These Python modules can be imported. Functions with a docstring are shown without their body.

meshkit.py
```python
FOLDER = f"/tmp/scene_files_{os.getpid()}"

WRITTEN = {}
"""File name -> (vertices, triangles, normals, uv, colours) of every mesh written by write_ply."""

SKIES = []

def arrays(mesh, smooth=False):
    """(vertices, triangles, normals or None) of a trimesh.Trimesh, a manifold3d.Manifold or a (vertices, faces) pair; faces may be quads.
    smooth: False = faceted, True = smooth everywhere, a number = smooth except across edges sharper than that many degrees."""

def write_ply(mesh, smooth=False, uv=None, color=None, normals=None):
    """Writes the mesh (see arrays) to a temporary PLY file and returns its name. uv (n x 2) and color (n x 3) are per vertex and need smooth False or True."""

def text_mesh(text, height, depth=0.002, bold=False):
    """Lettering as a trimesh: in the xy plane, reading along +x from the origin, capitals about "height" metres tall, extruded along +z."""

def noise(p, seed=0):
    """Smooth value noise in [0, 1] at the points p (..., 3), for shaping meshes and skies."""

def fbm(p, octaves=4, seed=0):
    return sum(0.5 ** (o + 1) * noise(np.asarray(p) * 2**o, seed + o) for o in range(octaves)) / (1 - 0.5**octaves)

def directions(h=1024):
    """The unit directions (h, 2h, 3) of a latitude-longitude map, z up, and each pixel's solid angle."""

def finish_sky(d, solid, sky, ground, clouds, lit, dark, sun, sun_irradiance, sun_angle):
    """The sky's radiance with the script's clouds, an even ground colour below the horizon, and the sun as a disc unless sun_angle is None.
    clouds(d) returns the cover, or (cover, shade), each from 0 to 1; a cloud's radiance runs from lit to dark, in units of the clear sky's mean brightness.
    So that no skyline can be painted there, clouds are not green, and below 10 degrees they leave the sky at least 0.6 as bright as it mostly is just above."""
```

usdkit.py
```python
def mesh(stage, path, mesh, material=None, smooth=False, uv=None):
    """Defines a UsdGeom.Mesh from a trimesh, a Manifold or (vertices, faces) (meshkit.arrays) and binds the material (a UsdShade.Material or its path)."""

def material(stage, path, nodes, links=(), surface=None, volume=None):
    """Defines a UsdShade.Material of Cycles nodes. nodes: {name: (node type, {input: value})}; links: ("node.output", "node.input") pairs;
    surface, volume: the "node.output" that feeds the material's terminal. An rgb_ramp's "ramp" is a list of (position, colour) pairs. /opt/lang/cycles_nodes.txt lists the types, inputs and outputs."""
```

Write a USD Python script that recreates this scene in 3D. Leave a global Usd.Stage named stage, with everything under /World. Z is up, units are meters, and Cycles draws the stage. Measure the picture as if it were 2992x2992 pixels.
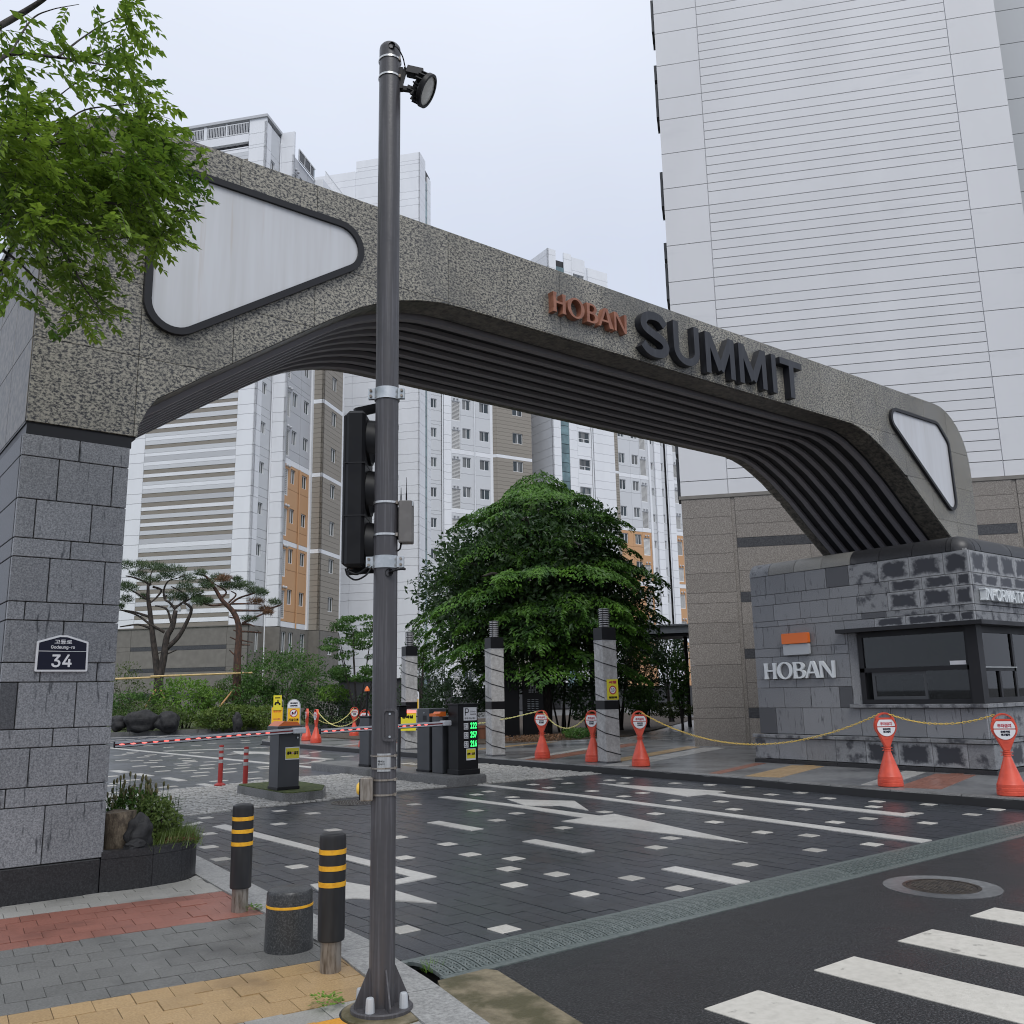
import math, random, json
import numpy as np, trimesh, usdkit
from meshkit import noise as vnoise, text_mesh
from shapely.geometry import Polygon, Point, LineString, MultiPolygon, box as sbox
from shapely.ops import unary_union
from shapely import affinity
from pxr import Usd, UsdGeom, UsdLux, UsdShade, Gf, Sdf

stage = Usd.Stage.CreateInMemory()
UsdGeom.SetStageUpAxis(stage, 'Z')
UsdGeom.Xform.Define(stage, '/World')
UsdGeom.Scope.Define(stage, '/World/Looks')
rng = random.Random(7)
nrg = np.random.default_rng(7)

# World axes: x runs along the gate arch and the street, y into the housing estate, z up; metres.
# ---------------------------------------------------------------- camera
EYE = 1.55
YAW, PITCH, ROLL = math.radians(38.171), math.radians(11.325), math.radians(-1.095)
cam = UsdGeom.Camera.Define(stage, '/World/camera')
fw = np.array([math.sin(YAW) * math.cos(PITCH), math.cos(YAW) * math.cos(PITCH), math.sin(PITCH)])
rt = np.array([math.cos(YAW), -math.sin(YAW), 0.0]); up = np.cross(rt, fw)
r2 = rt * math.cos(ROLL) + up * math.sin(ROLL); u2 = up * math.cos(ROLL) - rt * math.sin(ROLL)
cam.AddTransformOp().Set(Gf.Matrix4d(*r2, 0, *u2, 0, *(-fw), 0, 0.0, 0.0, EYE, 1))
cam.CreateHorizontalApertureAttr(36.0)
cam.CreateFocalLengthAttr(36.0 * 0.88326)
cam.CreateClippingRangeAttr((0.1, 2000.0))
cam.CreateExposureAttr(0.12)

# ---------------------------------------------------------------- sky and sun (overcast, rain)
SUN_EL, SUN_AZ = math.radians(52), math.radians(205.0)      # azimuth clockwise from +y towards +x
SKY_STRENGTH = 0.1
CLOUD_LO, CLOUD_HI = (6.35, 6.9, 8.15), (10.0, 10.4, 11.2)
dome = UsdLux.DomeLight.Define(stage, '/World/sky')
dome.GetPrim().SetCustomDataByKey('kind', 'structure')
skymat = usdkit.material(stage, '/World/Looks/overcast_sky', {
    'sky': ('sky_texture', {'sky_type': 'single_scattering', 'sun_disc': False, 'sun_elevation': SUN_EL, 'sun_rotation': SUN_AZ}),
    'co': ('texture_coordinate', {}),
    'sep': ('separate_xyz', {}),
    'rise': ('map_range', {'from_min': 0.45, 'from_max': 1.0, 'to_min': 0.0, 'to_max': 1.0, 'clamp': True}),
    'nz': ('noise_texture', {'scale': 2.2, 'detail': 4.0, 'roughness': 0.5}),
    'nr': ('map_range', {'from_min': 0.3, 'from_max': 0.7, 'to_min': 0.97, 'to_max': 1.03, 'clamp': True}),
    'lay': ('mix', {'color1': CLOUD_LO, 'color2': CLOUD_HI}),
    'mot': ('mix', {'mix_type': 'multiply', 'fac': 1.0}),
    'cover': ('mix', {'fac': 0.97}),
    'bg': ('background_shader', {'strength': SKY_STRENGTH}),
}, [('co.generated', 'sep.vector'), ('co.generated', 'nz.vector'), ('sep.z', 'rise.value'), ('rise.result', 'lay.fac'), ('nz.fac', 'nr.value'),
    ('lay.color', 'mot.color1'), ('nr.result', 'mot.color2'), ('sky.color', 'cover.color1'), ('mot.color', 'cover.color2'), ('cover.color', 'bg.color')],
    surface='bg.background')
UsdShade.MaterialBindingAPI.Apply(dome.GetPrim()).Bind(skymat)
sun = UsdLux.DistantLight.Define(stage, '/World/sun')
sun.CreateNormalizeAttr(True); sun.CreateIntensityAttr(0.4); sun.CreateAngleAttr(30.0)
sun.CreateColorAttr(Gf.Vec3f(1.0, 0.985, 0.96))
sun.AddRotateZOp().Set(-math.degrees(SUN_AZ)); sun.AddRotateXOp().Set(-(90.0 - math.degrees(SUN_EL)))

# ---------------------------------------------------------------- materials
def mat(name, c1, c2=None, scale=20.0, detail=4.0, nrough=0.55, lo=0.4, hi=0.6, stretch=(1, 1, 1), c3=None, s3=1.0, lo3=0.5, hi3=0.65, st3=(1, 1, 1),
        rough=0.6, rough2=None, rscale=1.5, rv=0.0, bump=0.0, bscale=150.0, metal=0.0, spec=0.5, emis=None, estr=0.0, coat=0.0, edge=None, voronoi=False):
    """A procedural surface: two colours mixed by noise, a third by larger noise (stains), roughness by noise, brightness varied per object."""
    N = {'g': ('geometry', {}), 'p': ('principled_bsdf', {'metallic': metal, 'specular_ior_level': spec, 'roughness': rough, 'coat_weight': coat})}
    L = []
    col = None
    if c2 is not None:
        N['m1'] = ('mapping', {'scale': stretch})
        if voronoi:
            N['n1'] = ('voronoi_texture', {'scale': scale}) ; out = 'n1.color'
            N['bw'] = ('rgb_to_bw', {}); L += [('n1.color', 'bw.color')]; out = 'bw.val'
        else:
            N['n1'] = ('noise_texture', {'scale': scale, 'detail': detail, 'roughness': nrough}); out = 'n1.fac'
        N['r1'] = ('rgb_ramp', {'ramp': [(0, c1), (lo, c1), (hi, c2), (1, c2)]})
        L += [('g.position', 'm1.vector'), ('m1.vector', 'n1.vector'), (out, 'r1.fac')]
        col = 'r1.color'
    if c3 is not None:
        N['m3'] = ('mapping', {'scale': st3}); N['n3'] = ('noise_texture', {'scale': s3, 'detail': 5.0, 'roughness': 0.6})
        N['r3'] = ('map_range', {'from_min': lo3, 'from_max': hi3, 'clamp': True}); N['x3'] = ('mix', {'color1': c1, 'color2': c3})
        L += [('g.position', 'm3.vector'), ('m3.vector', 'n3.vector'), ('n3.fac', 'r3.value'), ('r3.result', 'x3.fac')]
        if col: L.append((col, 'x3.color1'))
        col = 'x3.color'
    if edge is not None:       # damp middle of a stone, pale bloom along its joints: (damp colour, inner width, ragged)
        N['uv'] = ('texture_coordinate', {}); N['es'] = ('separate_xyz', {})
        N['iu'] = ('math', {'math_type': 'subtract', 'value1': 1.0}); N['iv'] = ('math', {'math_type': 'subtract', 'value1': 1.0})
        for k in ('mu', 'mv', 'mm'): N[k] = ('math', {'math_type': 'minimum'})
        N['en'] = ('noise_texture', {'scale': 9.0, 'detail': 5.0, 'roughness': 0.65}); N['ea'] = ('math', {'math_type': 'multiply_add', 'value2': edge[2]})
        N['er'] = ('map_range', {'from_min': edge[1][0], 'from_max': edge[1][1], 'clamp': True}); N['ex'] = ('mix', {'color1': c1, 'color2': edge[0]})
        L += [('uv.UV', 'es.vector'), ('es.x', 'iu.value2'), ('es.y', 'iv.value2'), ('es.x', 'mu.value1'), ('iu.value', 'mu.value2'), ('es.y', 'mv.value1'), ('iv.value', 'mv.value2'),
              ('mu.value', 'mm.value1'), ('mv.value', 'mm.value2'), ('g.position', 'en.vector'), ('en.fac', 'ea.value1'), ('mm.value', 'ea.value3'), ('ea.value', 'er.value'), ('er.result', 'ex.fac')]
        if col: L.append((col, 'ex.color1'))
        col = 'ex.color'
    if rv:
        N['oi'] = ('object_info', {}); N['or'] = ('map_range', {'to_min': 1 - rv, 'to_max': 1 + rv}); N['ov'] = ('hsv', {'color': c1})
        L += [('oi.random', 'or.value'), ('or.result', 'ov.value')]
        if col: L.append((col, 'ov.color'))
        col = 'ov.color'
    if col: L.append((col, 'p.base_color'))
    else: N['p'][1]['base_color'] = c1
    if rough2 is not None:
        N['rn'] = ('noise_texture', {'scale': rscale, 'detail': 4.0, 'roughness': 0.6}); N['rr'] = ('map_range', {'from_min': 0.38, 'from_max': 0.62, 'to_min': rough, 'to_max': rough2, 'clamp': True})
        L += [('g.position', 'rn.vector'), ('rn.fac', 'rr.value'), ('rr.result', 'p.roughness')]
    if bump:
        N['bn'] = ('noise_texture', {'scale': bscale, 'detail': 4.0, 'roughness': 0.6}); N['b'] = ('bump', {'strength': bump, 'distance': 0.01})
        L += [('g.position', 'bn.vector'), ('bn.fac', 'b.height'), ('b.normal', 'p.normal')]
    if emis is not None: N['p'][1].update(emission_color=emis, emission_strength=estr)
    return usdkit.material(stage, '/World/Looks/' + name, N, L, surface='p.BSDF')

def leafmat(name, ca, cb, trans=0.35, rough=0.45, spec=0.4):
    """Foliage: colour varies from clump to clump by noise; some light passes through."""
    return usdkit.material(stage, '/World/Looks/' + name, {
        'g': ('geometry', {}), 'n': ('noise_texture', {'scale': 1.6, 'detail': 3.0}), 'n2': ('noise_texture', {'scale': 23.0, 'detail': 1.0}), 'a': ('math', {'math_type': 'multiply_add', 'value2': 0.5}),
        'r': ('rgb_ramp', {'ramp': [(0, ca), (0.55, ca), (0.95, cb), (1, cb)]}),
        'p': ('principled_bsdf', {'roughness': rough, 'specular_ior_level': spec}), 't': ('translucent_bsdf', {}), 'm': ('mix_closure', {'fac': trans})},
        [('g.position', 'n.vector'), ('g.position', 'n2.vector'), ('n2.fac', 'a.value1'), ('n.fac', 'a.value3'), ('a.value', 'r.fac'), ('r.color', 'p.base_color'), ('r.color', 't.color'), ('p.BSDF', 'm.closure1'), ('t.BSDF', 'm.closure2')], surface='m.closure')

M = {}
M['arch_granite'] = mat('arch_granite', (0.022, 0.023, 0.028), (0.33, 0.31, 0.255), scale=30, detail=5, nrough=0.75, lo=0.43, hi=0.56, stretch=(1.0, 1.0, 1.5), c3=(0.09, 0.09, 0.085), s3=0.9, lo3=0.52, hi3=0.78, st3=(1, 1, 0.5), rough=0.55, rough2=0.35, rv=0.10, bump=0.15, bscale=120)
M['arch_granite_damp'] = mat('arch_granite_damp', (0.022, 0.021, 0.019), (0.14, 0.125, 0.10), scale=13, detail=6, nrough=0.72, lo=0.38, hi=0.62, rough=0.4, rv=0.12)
M['dark_metal'] = mat('dark_metal', (0.016, 0.016, 0.018), rough=0.4, rough2=0.5, spec=0.3)
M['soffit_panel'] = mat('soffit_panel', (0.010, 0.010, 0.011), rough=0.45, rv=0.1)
M['soffit_slat'] = mat('soffit_slat', (0.20, 0.19, 0.20), rough=0.5, rv=0.06)
M['letter_dark'] = mat('letter_dark', (0.010, 0.011, 0.015), (0.028, 0.03, 0.036), scale=6, stretch=(3, 3, 0.5), lo=0.5, hi=0.75, rough=0.4)
M['letter_copper'] = mat('letter_copper', (0.30, 0.125, 0.075), (0.22, 0.085, 0.05), scale=8, rough=0.5)
M['letter_white'] = mat('letter_white', (0.66, 0.69, 0.70), rough=0.4)
M['panel_white'] = mat('panel_white', (0.55, 0.56, 0.58), (0.50, 0.505, 0.515), scale=2.2, stretch=(4, 4, 0.25), lo=0.35, hi=0.65, c3=(0.42, 0.36, 0.31), s3=3.0, lo3=0.60, hi3=0.85, st3=(3, 1, 0.12), rough=0.35)
M['granite_grey'] = mat('granite_grey', (0.115, 0.12, 0.13), (0.29, 0.295, 0.305), scale=75, detail=3, nrough=0.75, lo=0.36, hi=0.66, c3=(0.045, 0.048, 0.054), s3=7, lo3=0.60, hi3=0.70, st3=(4, 4, 0.55), rough=0.5, rough2=0.3, rv=0.10, bump=0.1)
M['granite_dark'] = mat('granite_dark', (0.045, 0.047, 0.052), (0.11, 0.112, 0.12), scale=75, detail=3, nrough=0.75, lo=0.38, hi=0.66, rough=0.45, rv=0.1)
M['granite_black'] = mat('granite_black', (0.007, 0.007, 0.008), (0.045, 0.045, 0.048), scale=70, detail=4, nrough=0.8, lo=0.42, hi=0.72, c3=(0.12, 0.12, 0.12), s3=1.6, lo3=0.62, hi3=0.9, rough=0.4, rv=0.08)
M['granite_wet'] = mat('granite_wet', (0.19, 0.195, 0.205), (0.33, 0.335, 0.34), scale=60, detail=4, nrough=0.75, lo=0.35, hi=0.66, rough=0.42, rv=0.08, edge=((0.028, 0.029, 0.036), (0.33, 0.47), 0.55))
M['granite_damp'] = mat('granite_damp', (0.125, 0.13, 0.14), (0.29, 0.295, 0.30), scale=70, detail=4, nrough=0.75, lo=0.36, hi=0.66, c3=(0.05, 0.052, 0.06), s3=5, lo3=0.50, hi3=0.62, st3=(1, 1, 1), rough=0.45, rv=0.08)
M['cap_stone'] = mat('cap_stone', (0.15, 0.145, 0.13), (0.23, 0.225, 0.205), scale=60, detail=4, lo=0.35, hi=0.65, rough=0.35, rv=0.12)
M['mortar'] = mat('mortar', (0.11, 0.105, 0.095), rough=0.85)
M['mortar_pale'] = mat('mortar_pale', (0.30, 0.30, 0.295), (0.2, 0.2, 0.2), scale=30, rough=0.8)
M['joint_dark'] = mat('joint_dark', (0.045, 0.046, 0.05), rough=0.9)
M['tower_white'] = mat('tower_white', (0.74, 0.755, 0.78), (0.70, 0.715, 0.74), scale=0.8, stretch=(1, 1, 0.3), lo=0.4, hi=0.65, rough=0.65, rv=0.018)
M['tower_pale'] = mat('tower_pale', (0.56, 0.575, 0.595), rough=0.65, rv=0.02)
M['tower_grey'] = mat('tower_grey', (0.46, 0.47, 0.49), rough=0.65, rv=0.02)
M['tower_beige'] = mat('tower_beige', (0.235, 0.212, 0.178), rough=0.65, rv=0.03)
M['tower_taupe'] = mat('tower_taupe', (0.27, 0.245, 0.21), rough=0.65, rv=0.03)
M['tower_orange'] = mat('tower_orange', (0.52, 0.30, 0.155), rough=0.65, rv=0.02)
M['slab_white'] = mat('slab_white', (0.60, 0.605, 0.62), (0.56, 0.565, 0.58), scale=0.5, stretch=(1, 1, 0.4), lo=0.35, hi=0.7, c3=(0.50, 0.505, 0.525), s3=1.2, lo3=0.6, hi3=0.9, st3=(0.5, 0.5, 2), rough=0.5, rv=0.02)
M['slab_grey'] = mat('slab_grey', (0.40, 0.42, 0.44), rough=0.5, rv=0.03)
M['base_brown'] = mat('base_brown', (0.135, 0.118, 0.102), (0.33, 0.305, 0.275), scale=42, detail=3, nrough=0.7, lo=0.40, hi=0.70, rough=0.6, rv=0.07)
M['base_brown_far'] = mat('base_brown_far', (0.15, 0.14, 0.125), (0.19, 0.178, 0.16), scale=3, lo=0.3, hi=0.7, rough=0.7, rv=0.05)
M['base_black'] = mat('base_black', (0.03, 0.031, 0.035), (0.065, 0.066, 0.07), scale=30, rough=0.4, rv=0.08)
M['window_white'] = mat('window_white', (0.74, 0.75, 0.76), rough=0.4)
M['window_dark'] = mat('window_dark', (0.055, 0.058, 0.062), rough=0.4)
M['pane'] = mat('pane', (0.035, 0.048, 0.055), (0.16, 0.165, 0.165), scale=0.9, lo=0.48, hi=0.52, stretch=(1.7, 1.7, 0.1), rough=0.08, rv=0.3)
M['pane_teal'] = mat('pane_teal', (0.16, 0.25, 0.27), (0.10, 0.15, 0.165), scale=0.7, lo=0.4, hi=0.6, rough=0.08, rv=0.2)
M['louvre'] = mat('louvre', (0.50, 0.50, 0.49), rough=0.5, rv=0.25)
M['louvre_dark'] = mat('louvre_dark', (0.10, 0.10, 0.10), rough=0.6)
M['pole_paint'] = mat('pole_paint', (0.050, 0.048, 0.052), (0.105, 0.102, 0.112), scale=5.5, detail=6, nrough=0.65, stretch=(14, 14, 0.35), lo=0.50, hi=0.72, rough=0.30, rough2=0.45, rscale=4, bump=0.08, bscale=60)
M['galv'] = mat('galv', (0.40, 0.43, 0.44), (0.52, 0.54, 0.55), scale=18, rough=0.33, metal=0.75)
M['steel'] = mat('steel', (0.50, 0.50, 0.49), (0.62, 0.62, 0.60), scale=10, stretch=(6, 6, 0.4), rough=0.28, metal=0.9)
M['old_steel'] = mat('old_steel', (0.30, 0.27, 0.235), (0.13, 0.105, 0.08), scale=16, stretch=(3, 3, 0.5), lo=0.45, hi=0.68, rough=0.4, metal=0.65)
M['black_plastic'] = mat('black_plastic', (0.004, 0.004, 0.005), (0.008, 0.008, 0.009), scale=6, rough=0.42, spec=0.22)
M['box_grey'] = mat('box_grey', (0.115, 0.108, 0.102), (0.15, 0.142, 0.135), scale=12, lo=0.5, hi=0.75, rough=0.4)
M['bollard_rubber'] = mat('bollard_rubber', (0.010, 0.010, 0.011), (0.018, 0.0175, 0.018), scale=9, stretch=(2, 2, 0.4), lo=0.4, hi=0.6, rough=0.42)
M['reflect_yellow'] = mat('reflect_yellow', (0.78, 0.40, 0.02), (0.60, 0.27, 0.015), scale=30, lo=0.45, hi=0.75, rough=0.35)
M['stump_stone'] = mat('stump_stone', (0.022, 0.023, 0.024), (0.10, 0.102, 0.10), scale=90, detail=3, nrough=0.8, lo=0.46, hi=0.72, rough=0.38)
M['cone_red'] = mat('cone_red', (0.66, 0.085, 0.045), (0.52, 0.06, 0.032), scale=7, lo=0.4, hi=0.7, rough=0.42, rv=0.05)
M['cone_dark'] = mat('cone_dark', (0.42, 0.045, 0.028), rough=0.5)
M['sign_white'] = mat('sign_white', (0.72, 0.72, 0.73), rough=0.4)
M['sign_red'] = mat('sign_red', (0.42, 0.03, 0.05), rough=0.5)
M['sign_navy'] = mat('sign_navy', (0.004, 0.005, 0.018), rough=0.35, spec=0.3)
M['sign_black'] = mat('sign_black', (0.005, 0.005, 0.006), rough=0.4, spec=0.25)
M['sign_yellow'] = mat('sign_yellow', (0.72, 0.62, 0.03), rough=0.45)
M['sign_amber'] = mat('sign_amber', (0.85, 0.48, 0.01), rough=0.45)
M['chain_yellow'] = mat('chain_yellow', (0.80, 0.55, 0.10), rough=0.4)
M['chain_lime'] = mat('chain_lime', (0.80, 0.74, 0.28), rough=0.4)
M['cabinet'] = mat('cabinet', (0.032, 0.034, 0.038), (0.042, 0.044, 0.048), scale=2, rough=0.38)
M['cabinet_black'] = mat('cabinet_black', (0.006, 0.006, 0.007), rough=0.4, spec=0.25)
M['orange_lamp'] = mat('orange_lamp', (0.72, 0.15, 0.02), rough=0.35)
M['arm_white'] = mat('arm_white', (0.62, 0.63, 0.65), rough=0.35)
M['arm_red'] = mat('arm_red', (0.22, 0.012, 0.012), rough=0.3)
M['led_red'] = mat('led_red', (0.9, 0.1, 0.08), emis=(1.0, 0.14, 0.12), estr=2.2)
M['led_green'] = mat('led_green', (0.05, 0.5, 0.1), emis=(0.05, 1.0, 0.22), estr=1.6)
M['delineator'] = mat('delineator', (0.34, 0.028, 0.022), rough=0.45)
M['reflect_grey'] = mat('reflect_grey', (0.34, 0.34, 0.34), rough=0.4)
M['button_yellow'] = mat('button_yellow', (0.80, 0.50, 0.07), rough=0.4)
M['lens'] = mat('lens', (0.42, 0.41, 0.37), rough=0.2)
M['column_stone'] = mat('column_stone', (0.30, 0.295, 0.285), (0.44, 0.435, 0.425), scale=16, detail=6, nrough=0.7, lo=0.38, hi=0.64, c3=(0.22, 0.215, 0.205), s3=3, lo3=0.52, hi3=0.72, st3=(1, 1, 0.4), rough=0.6, rv=0.05, bump=0.25, bscale=50)
M['column_black'] = mat('column_black', (0.004, 0.004, 0.005), rough=0.4, spec=0.25)
M['lamp_ring'] = mat('lamp_ring', (0.42, 0.42, 0.43), rough=0.3, metal=0.6)
M['asphalt'] = mat('asphalt', (0.006, 0.006, 0.0065), (0.16, 0.16, 0.165), scale=75, detail=4, nrough=0.85, lo=0.50, hi=0.72, c3=(0.012, 0.012, 0.013), s3=0.9, lo3=0.50, hi3=0.80, rough=0.42, rough2=0.20, rscale=0.9, bump=0.9, bscale=70, spec=0.4)
M['road_white'] = mat('road_white', (0.56, 0.535, 0.48), (0.48, 0.46, 0.41), scale=20, lo=0.4, hi=0.7, c3=(0.30, 0.285, 0.255), s3=9, lo3=0.63, hi3=0.70, rough=0.5, rough2=0.35, bump=0.15, bscale=60)
M['concrete_bed'] = mat('concrete_bed', (0.020, 0.020, 0.021), rough=0.6)
M['paver_dark'] = mat('paver_dark', (0.014, 0.0155, 0.019), (0.075, 0.080, 0.092), scale=70, detail=3, nrough=0.8, lo=0.40, hi=0.70, c3=(0.030, 0.033, 0.036), s3=0.8, lo3=0.45, hi3=0.65, rough=0.36, rough2=0.22, rscale=0.8, rv=0.10, bump=0.30, bscale=110)
M['paver_far'] = mat('paver_far', (0.060, 0.064, 0.075), (0.082, 0.087, 0.10), scale=3, lo=0.35, hi=0.65, rough=0.32, rough2=0.22, rscale=0.5, bump=0.12, bscale=30)
M['paver_light'] = mat('paver_light', (0.36, 0.345, 0.31), (0.46, 0.445, 0.41), scale=60, lo=0.35, hi=0.65, rough=0.42, rv=0.20)
M['mark_white'] = mat('mark_white', (0.44, 0.43, 0.405), (0.52, 0.51, 0.48), scale=30, lo=0.35, hi=0.65, c3=(0.33, 0.32, 0.30), s3=2.0, lo3=0.55, hi3=0.8, rough=0.42, rough2=0.3, rv=0.05)
M['cobble'] = mat('cobble', (0.25, 0.245, 0.225), (0.40, 0.39, 0.365), scale=25, detail=4, lo=0.35, hi=0.65, rough=0.45, rv=0.22, bump=0.3, bscale=60)
M['cobble_bed'] = mat('cobble_bed', (0.085, 0.083, 0.075), rough=0.8)
M['kerb'] = mat('kerb', (0.10, 0.10, 0.10), (0.20, 0.20, 0.195), scale=55, detail=3, nrough=0.75, lo=0.38, hi=0.66, c3=(0.045, 0.047, 0.043), s3=1.5, lo3=0.52, hi3=0.72, rough=0.42, rv=0.10, bump=0.2, bscale=70)
M['kerb_light'] = mat('kerb_light', (0.20, 0.20, 0.195), (0.36, 0.36, 0.35), scale=45, detail=4, nrough=0.7, lo=0.38, hi=0.64, rough=0.5, rv=0.06, bump=0.35, bscale=50)
M['gutter'] = mat('gutter', (0.14, 0.115, 0.07), (0.24, 0.20, 0.13), scale=9, detail=6, nrough=0.7, lo=0.38, hi=0.62, c3=(0.075, 0.066, 0.030), s3=3.2, lo3=0.44, hi3=0.58, rough=0.55, rough2=0.3, bump=0.3, bscale=60)
def pav(n, a, b): return mat(n, a, b, scale=90, detail=3, nrough=0.8, lo=0.38, hi=0.66, c3=tuple(0.62 * x for x in a), s3=1.2, lo3=0.52, hi3=0.72, rough=0.55, rough2=0.4, rv=0.09, bump=0.25, bscale=110)
M['brick_pale'] = pav('brick_pale', (0.26, 0.255, 0.235), (0.37, 0.36, 0.335))
M['brick_red'] = pav('brick_red', (0.20, 0.078, 0.055), (0.31, 0.125, 0.09))
M['brick_grey'] = pav('brick_grey', (0.088, 0.088, 0.084), (0.19, 0.19, 0.18))
M['brick_tan'] = pav('brick_tan', (0.31, 0.20, 0.092), (0.45, 0.31, 0.155))
M['brick_amber'] = pav('brick_amber', (0.55, 0.24, 0.02), (0.65, 0.32, 0.04))
M['walk_grey'] = mat('walk_grey', (0.13, 0.133, 0.135), (0.21, 0.213, 0.215), scale=22, lo=0.35, hi=0.65, c3=(0.09, 0.092, 0.096), s3=0.7, lo3=0.45, hi3=0.65, rough=0.35, rough2=0.22, rscale=0.7, rv=0.10)
M['walk_red'] = mat('walk_red', (0.20, 0.085, 0.058), (0.27, 0.12, 0.085), scale=22, rough=0.35, rough2=0.24, rv=0.08)
M['walk_tan'] = mat('walk_tan', (0.32, 0.21, 0.10), (0.40, 0.275, 0.14), scale=22, rough=0.35, rough2=0.24, rv=0.08)
M['walk_pale'] = mat('walk_pale', (0.33, 0.325, 0.305), (0.42, 0.41, 0.39), scale=22, rough=0.35, rough2=0.24, rv=0.08)
M['grate_iron'] = mat('grate_iron', (0.12, 0.145, 0.14), (0.19, 0.215, 0.205), scale=30, lo=0.35, hi=0.65, rough=0.38, metal=0.35, rv=0.05)
M['drain_void'] = mat('drain_void', (0.006, 0.006, 0.006), rough=0.9)
M['iron_rust'] = mat('iron_rust', (0.022, 0.018, 0.015), (0.055, 0.045, 0.036), scale=14, rough=0.3)
M['soil'] = mat('soil', (0.045, 0.032, 0.022), (0.085, 0.062, 0.042), scale=25, rough=0.9, bump=0.6, bscale=40)
M['moss'] = mat('moss', (0.035, 0.055, 0.016), (0.10, 0.12, 0.035), scale=18, detail=6, lo=0.35, hi=0.65, rough=0.9, bump=0.7, bscale=60)
M['far_ground'] = mat('far_ground', (0.10, 0.10, 0.10), (0.13, 0.13, 0.13), scale=1, rough=0.6)
M['rock'] = mat('rock', (0.008, 0.008, 0.009), (0.022, 0.022, 0.023), scale=8, detail=5, rough=0.7, bump=0.6, bscale=12)
M['stump'] = mat('stump', (0.075, 0.055, 0.038), (0.21, 0.17, 0.12), scale=14, detail=6, nrough=0.7, stretch=(3, 3, 0.8), lo=0.38, hi=0.66, c3=(0.03, 0.022, 0.015), s3=6, lo3=0.5, hi3=0.66, rough=0.8, bump=0.7, bscale=40)
M['bark_dark'] = mat('bark_dark', (0.018, 0.015, 0.013), (0.05, 0.042, 0.036), scale=10, stretch=(3, 3, 0.6), rough=0.8, bump=0.5, bscale=30)
M['bark_pine'] = mat('bark_pine', (0.11, 0.052, 0.032), (0.045, 0.03, 0.024), scale=5, detail=5, stretch=(2, 2, 0.8), lo=0.38, hi=0.6, rough=0.85, bump=0.5, bscale=20)
M['bark_pine_dark'] = mat('bark_pine_dark', (0.02, 0.017, 0.015), (0.055, 0.043, 0.036), scale=5, detail=5, stretch=(2, 2, 0.8), rough=0.85)
M['bamboo'] = mat('bamboo', (0.58, 0.42, 0.18), (0.48, 0.33, 0.13), scale=6, rough=0.5)
M['stake'] = mat('stake', (0.42, 0.24, 0.10), rough=0.6)
M['terracotta'] = mat('terracotta', (0.22, 0.09, 0.05), rough=0.7)
M['leaf_zelkova'] = leafmat('leaf_zelkova', (0.020, 0.068, 0.012), (0.115, 0.25, 0.030), 0.25)
M['leaf_street'] = leafmat('leaf_street', (0.055, 0.125, 0.014), (0.24, 0.36, 0.04), 0.42)
M['needle'] = leafmat('needle', (0.030, 0.060, 0.026), (0.085, 0.125, 0.050), 0.15)
M['needle_brown'] = leafmat('needle_brown', (0.12, 0.065, 0.03), (0.20, 0.11, 0.06), 0.15)
M['leaf_bright'] = leafmat('leaf_bright', (0.065, 0.16, 0.022), (0.20, 0.34, 0.055), 0.38)
M['leaf_hedge'] = leafmat('leaf_hedge', (0.045, 0.095, 0.018), (0.16, 0.22, 0.045), 0.3)
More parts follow.
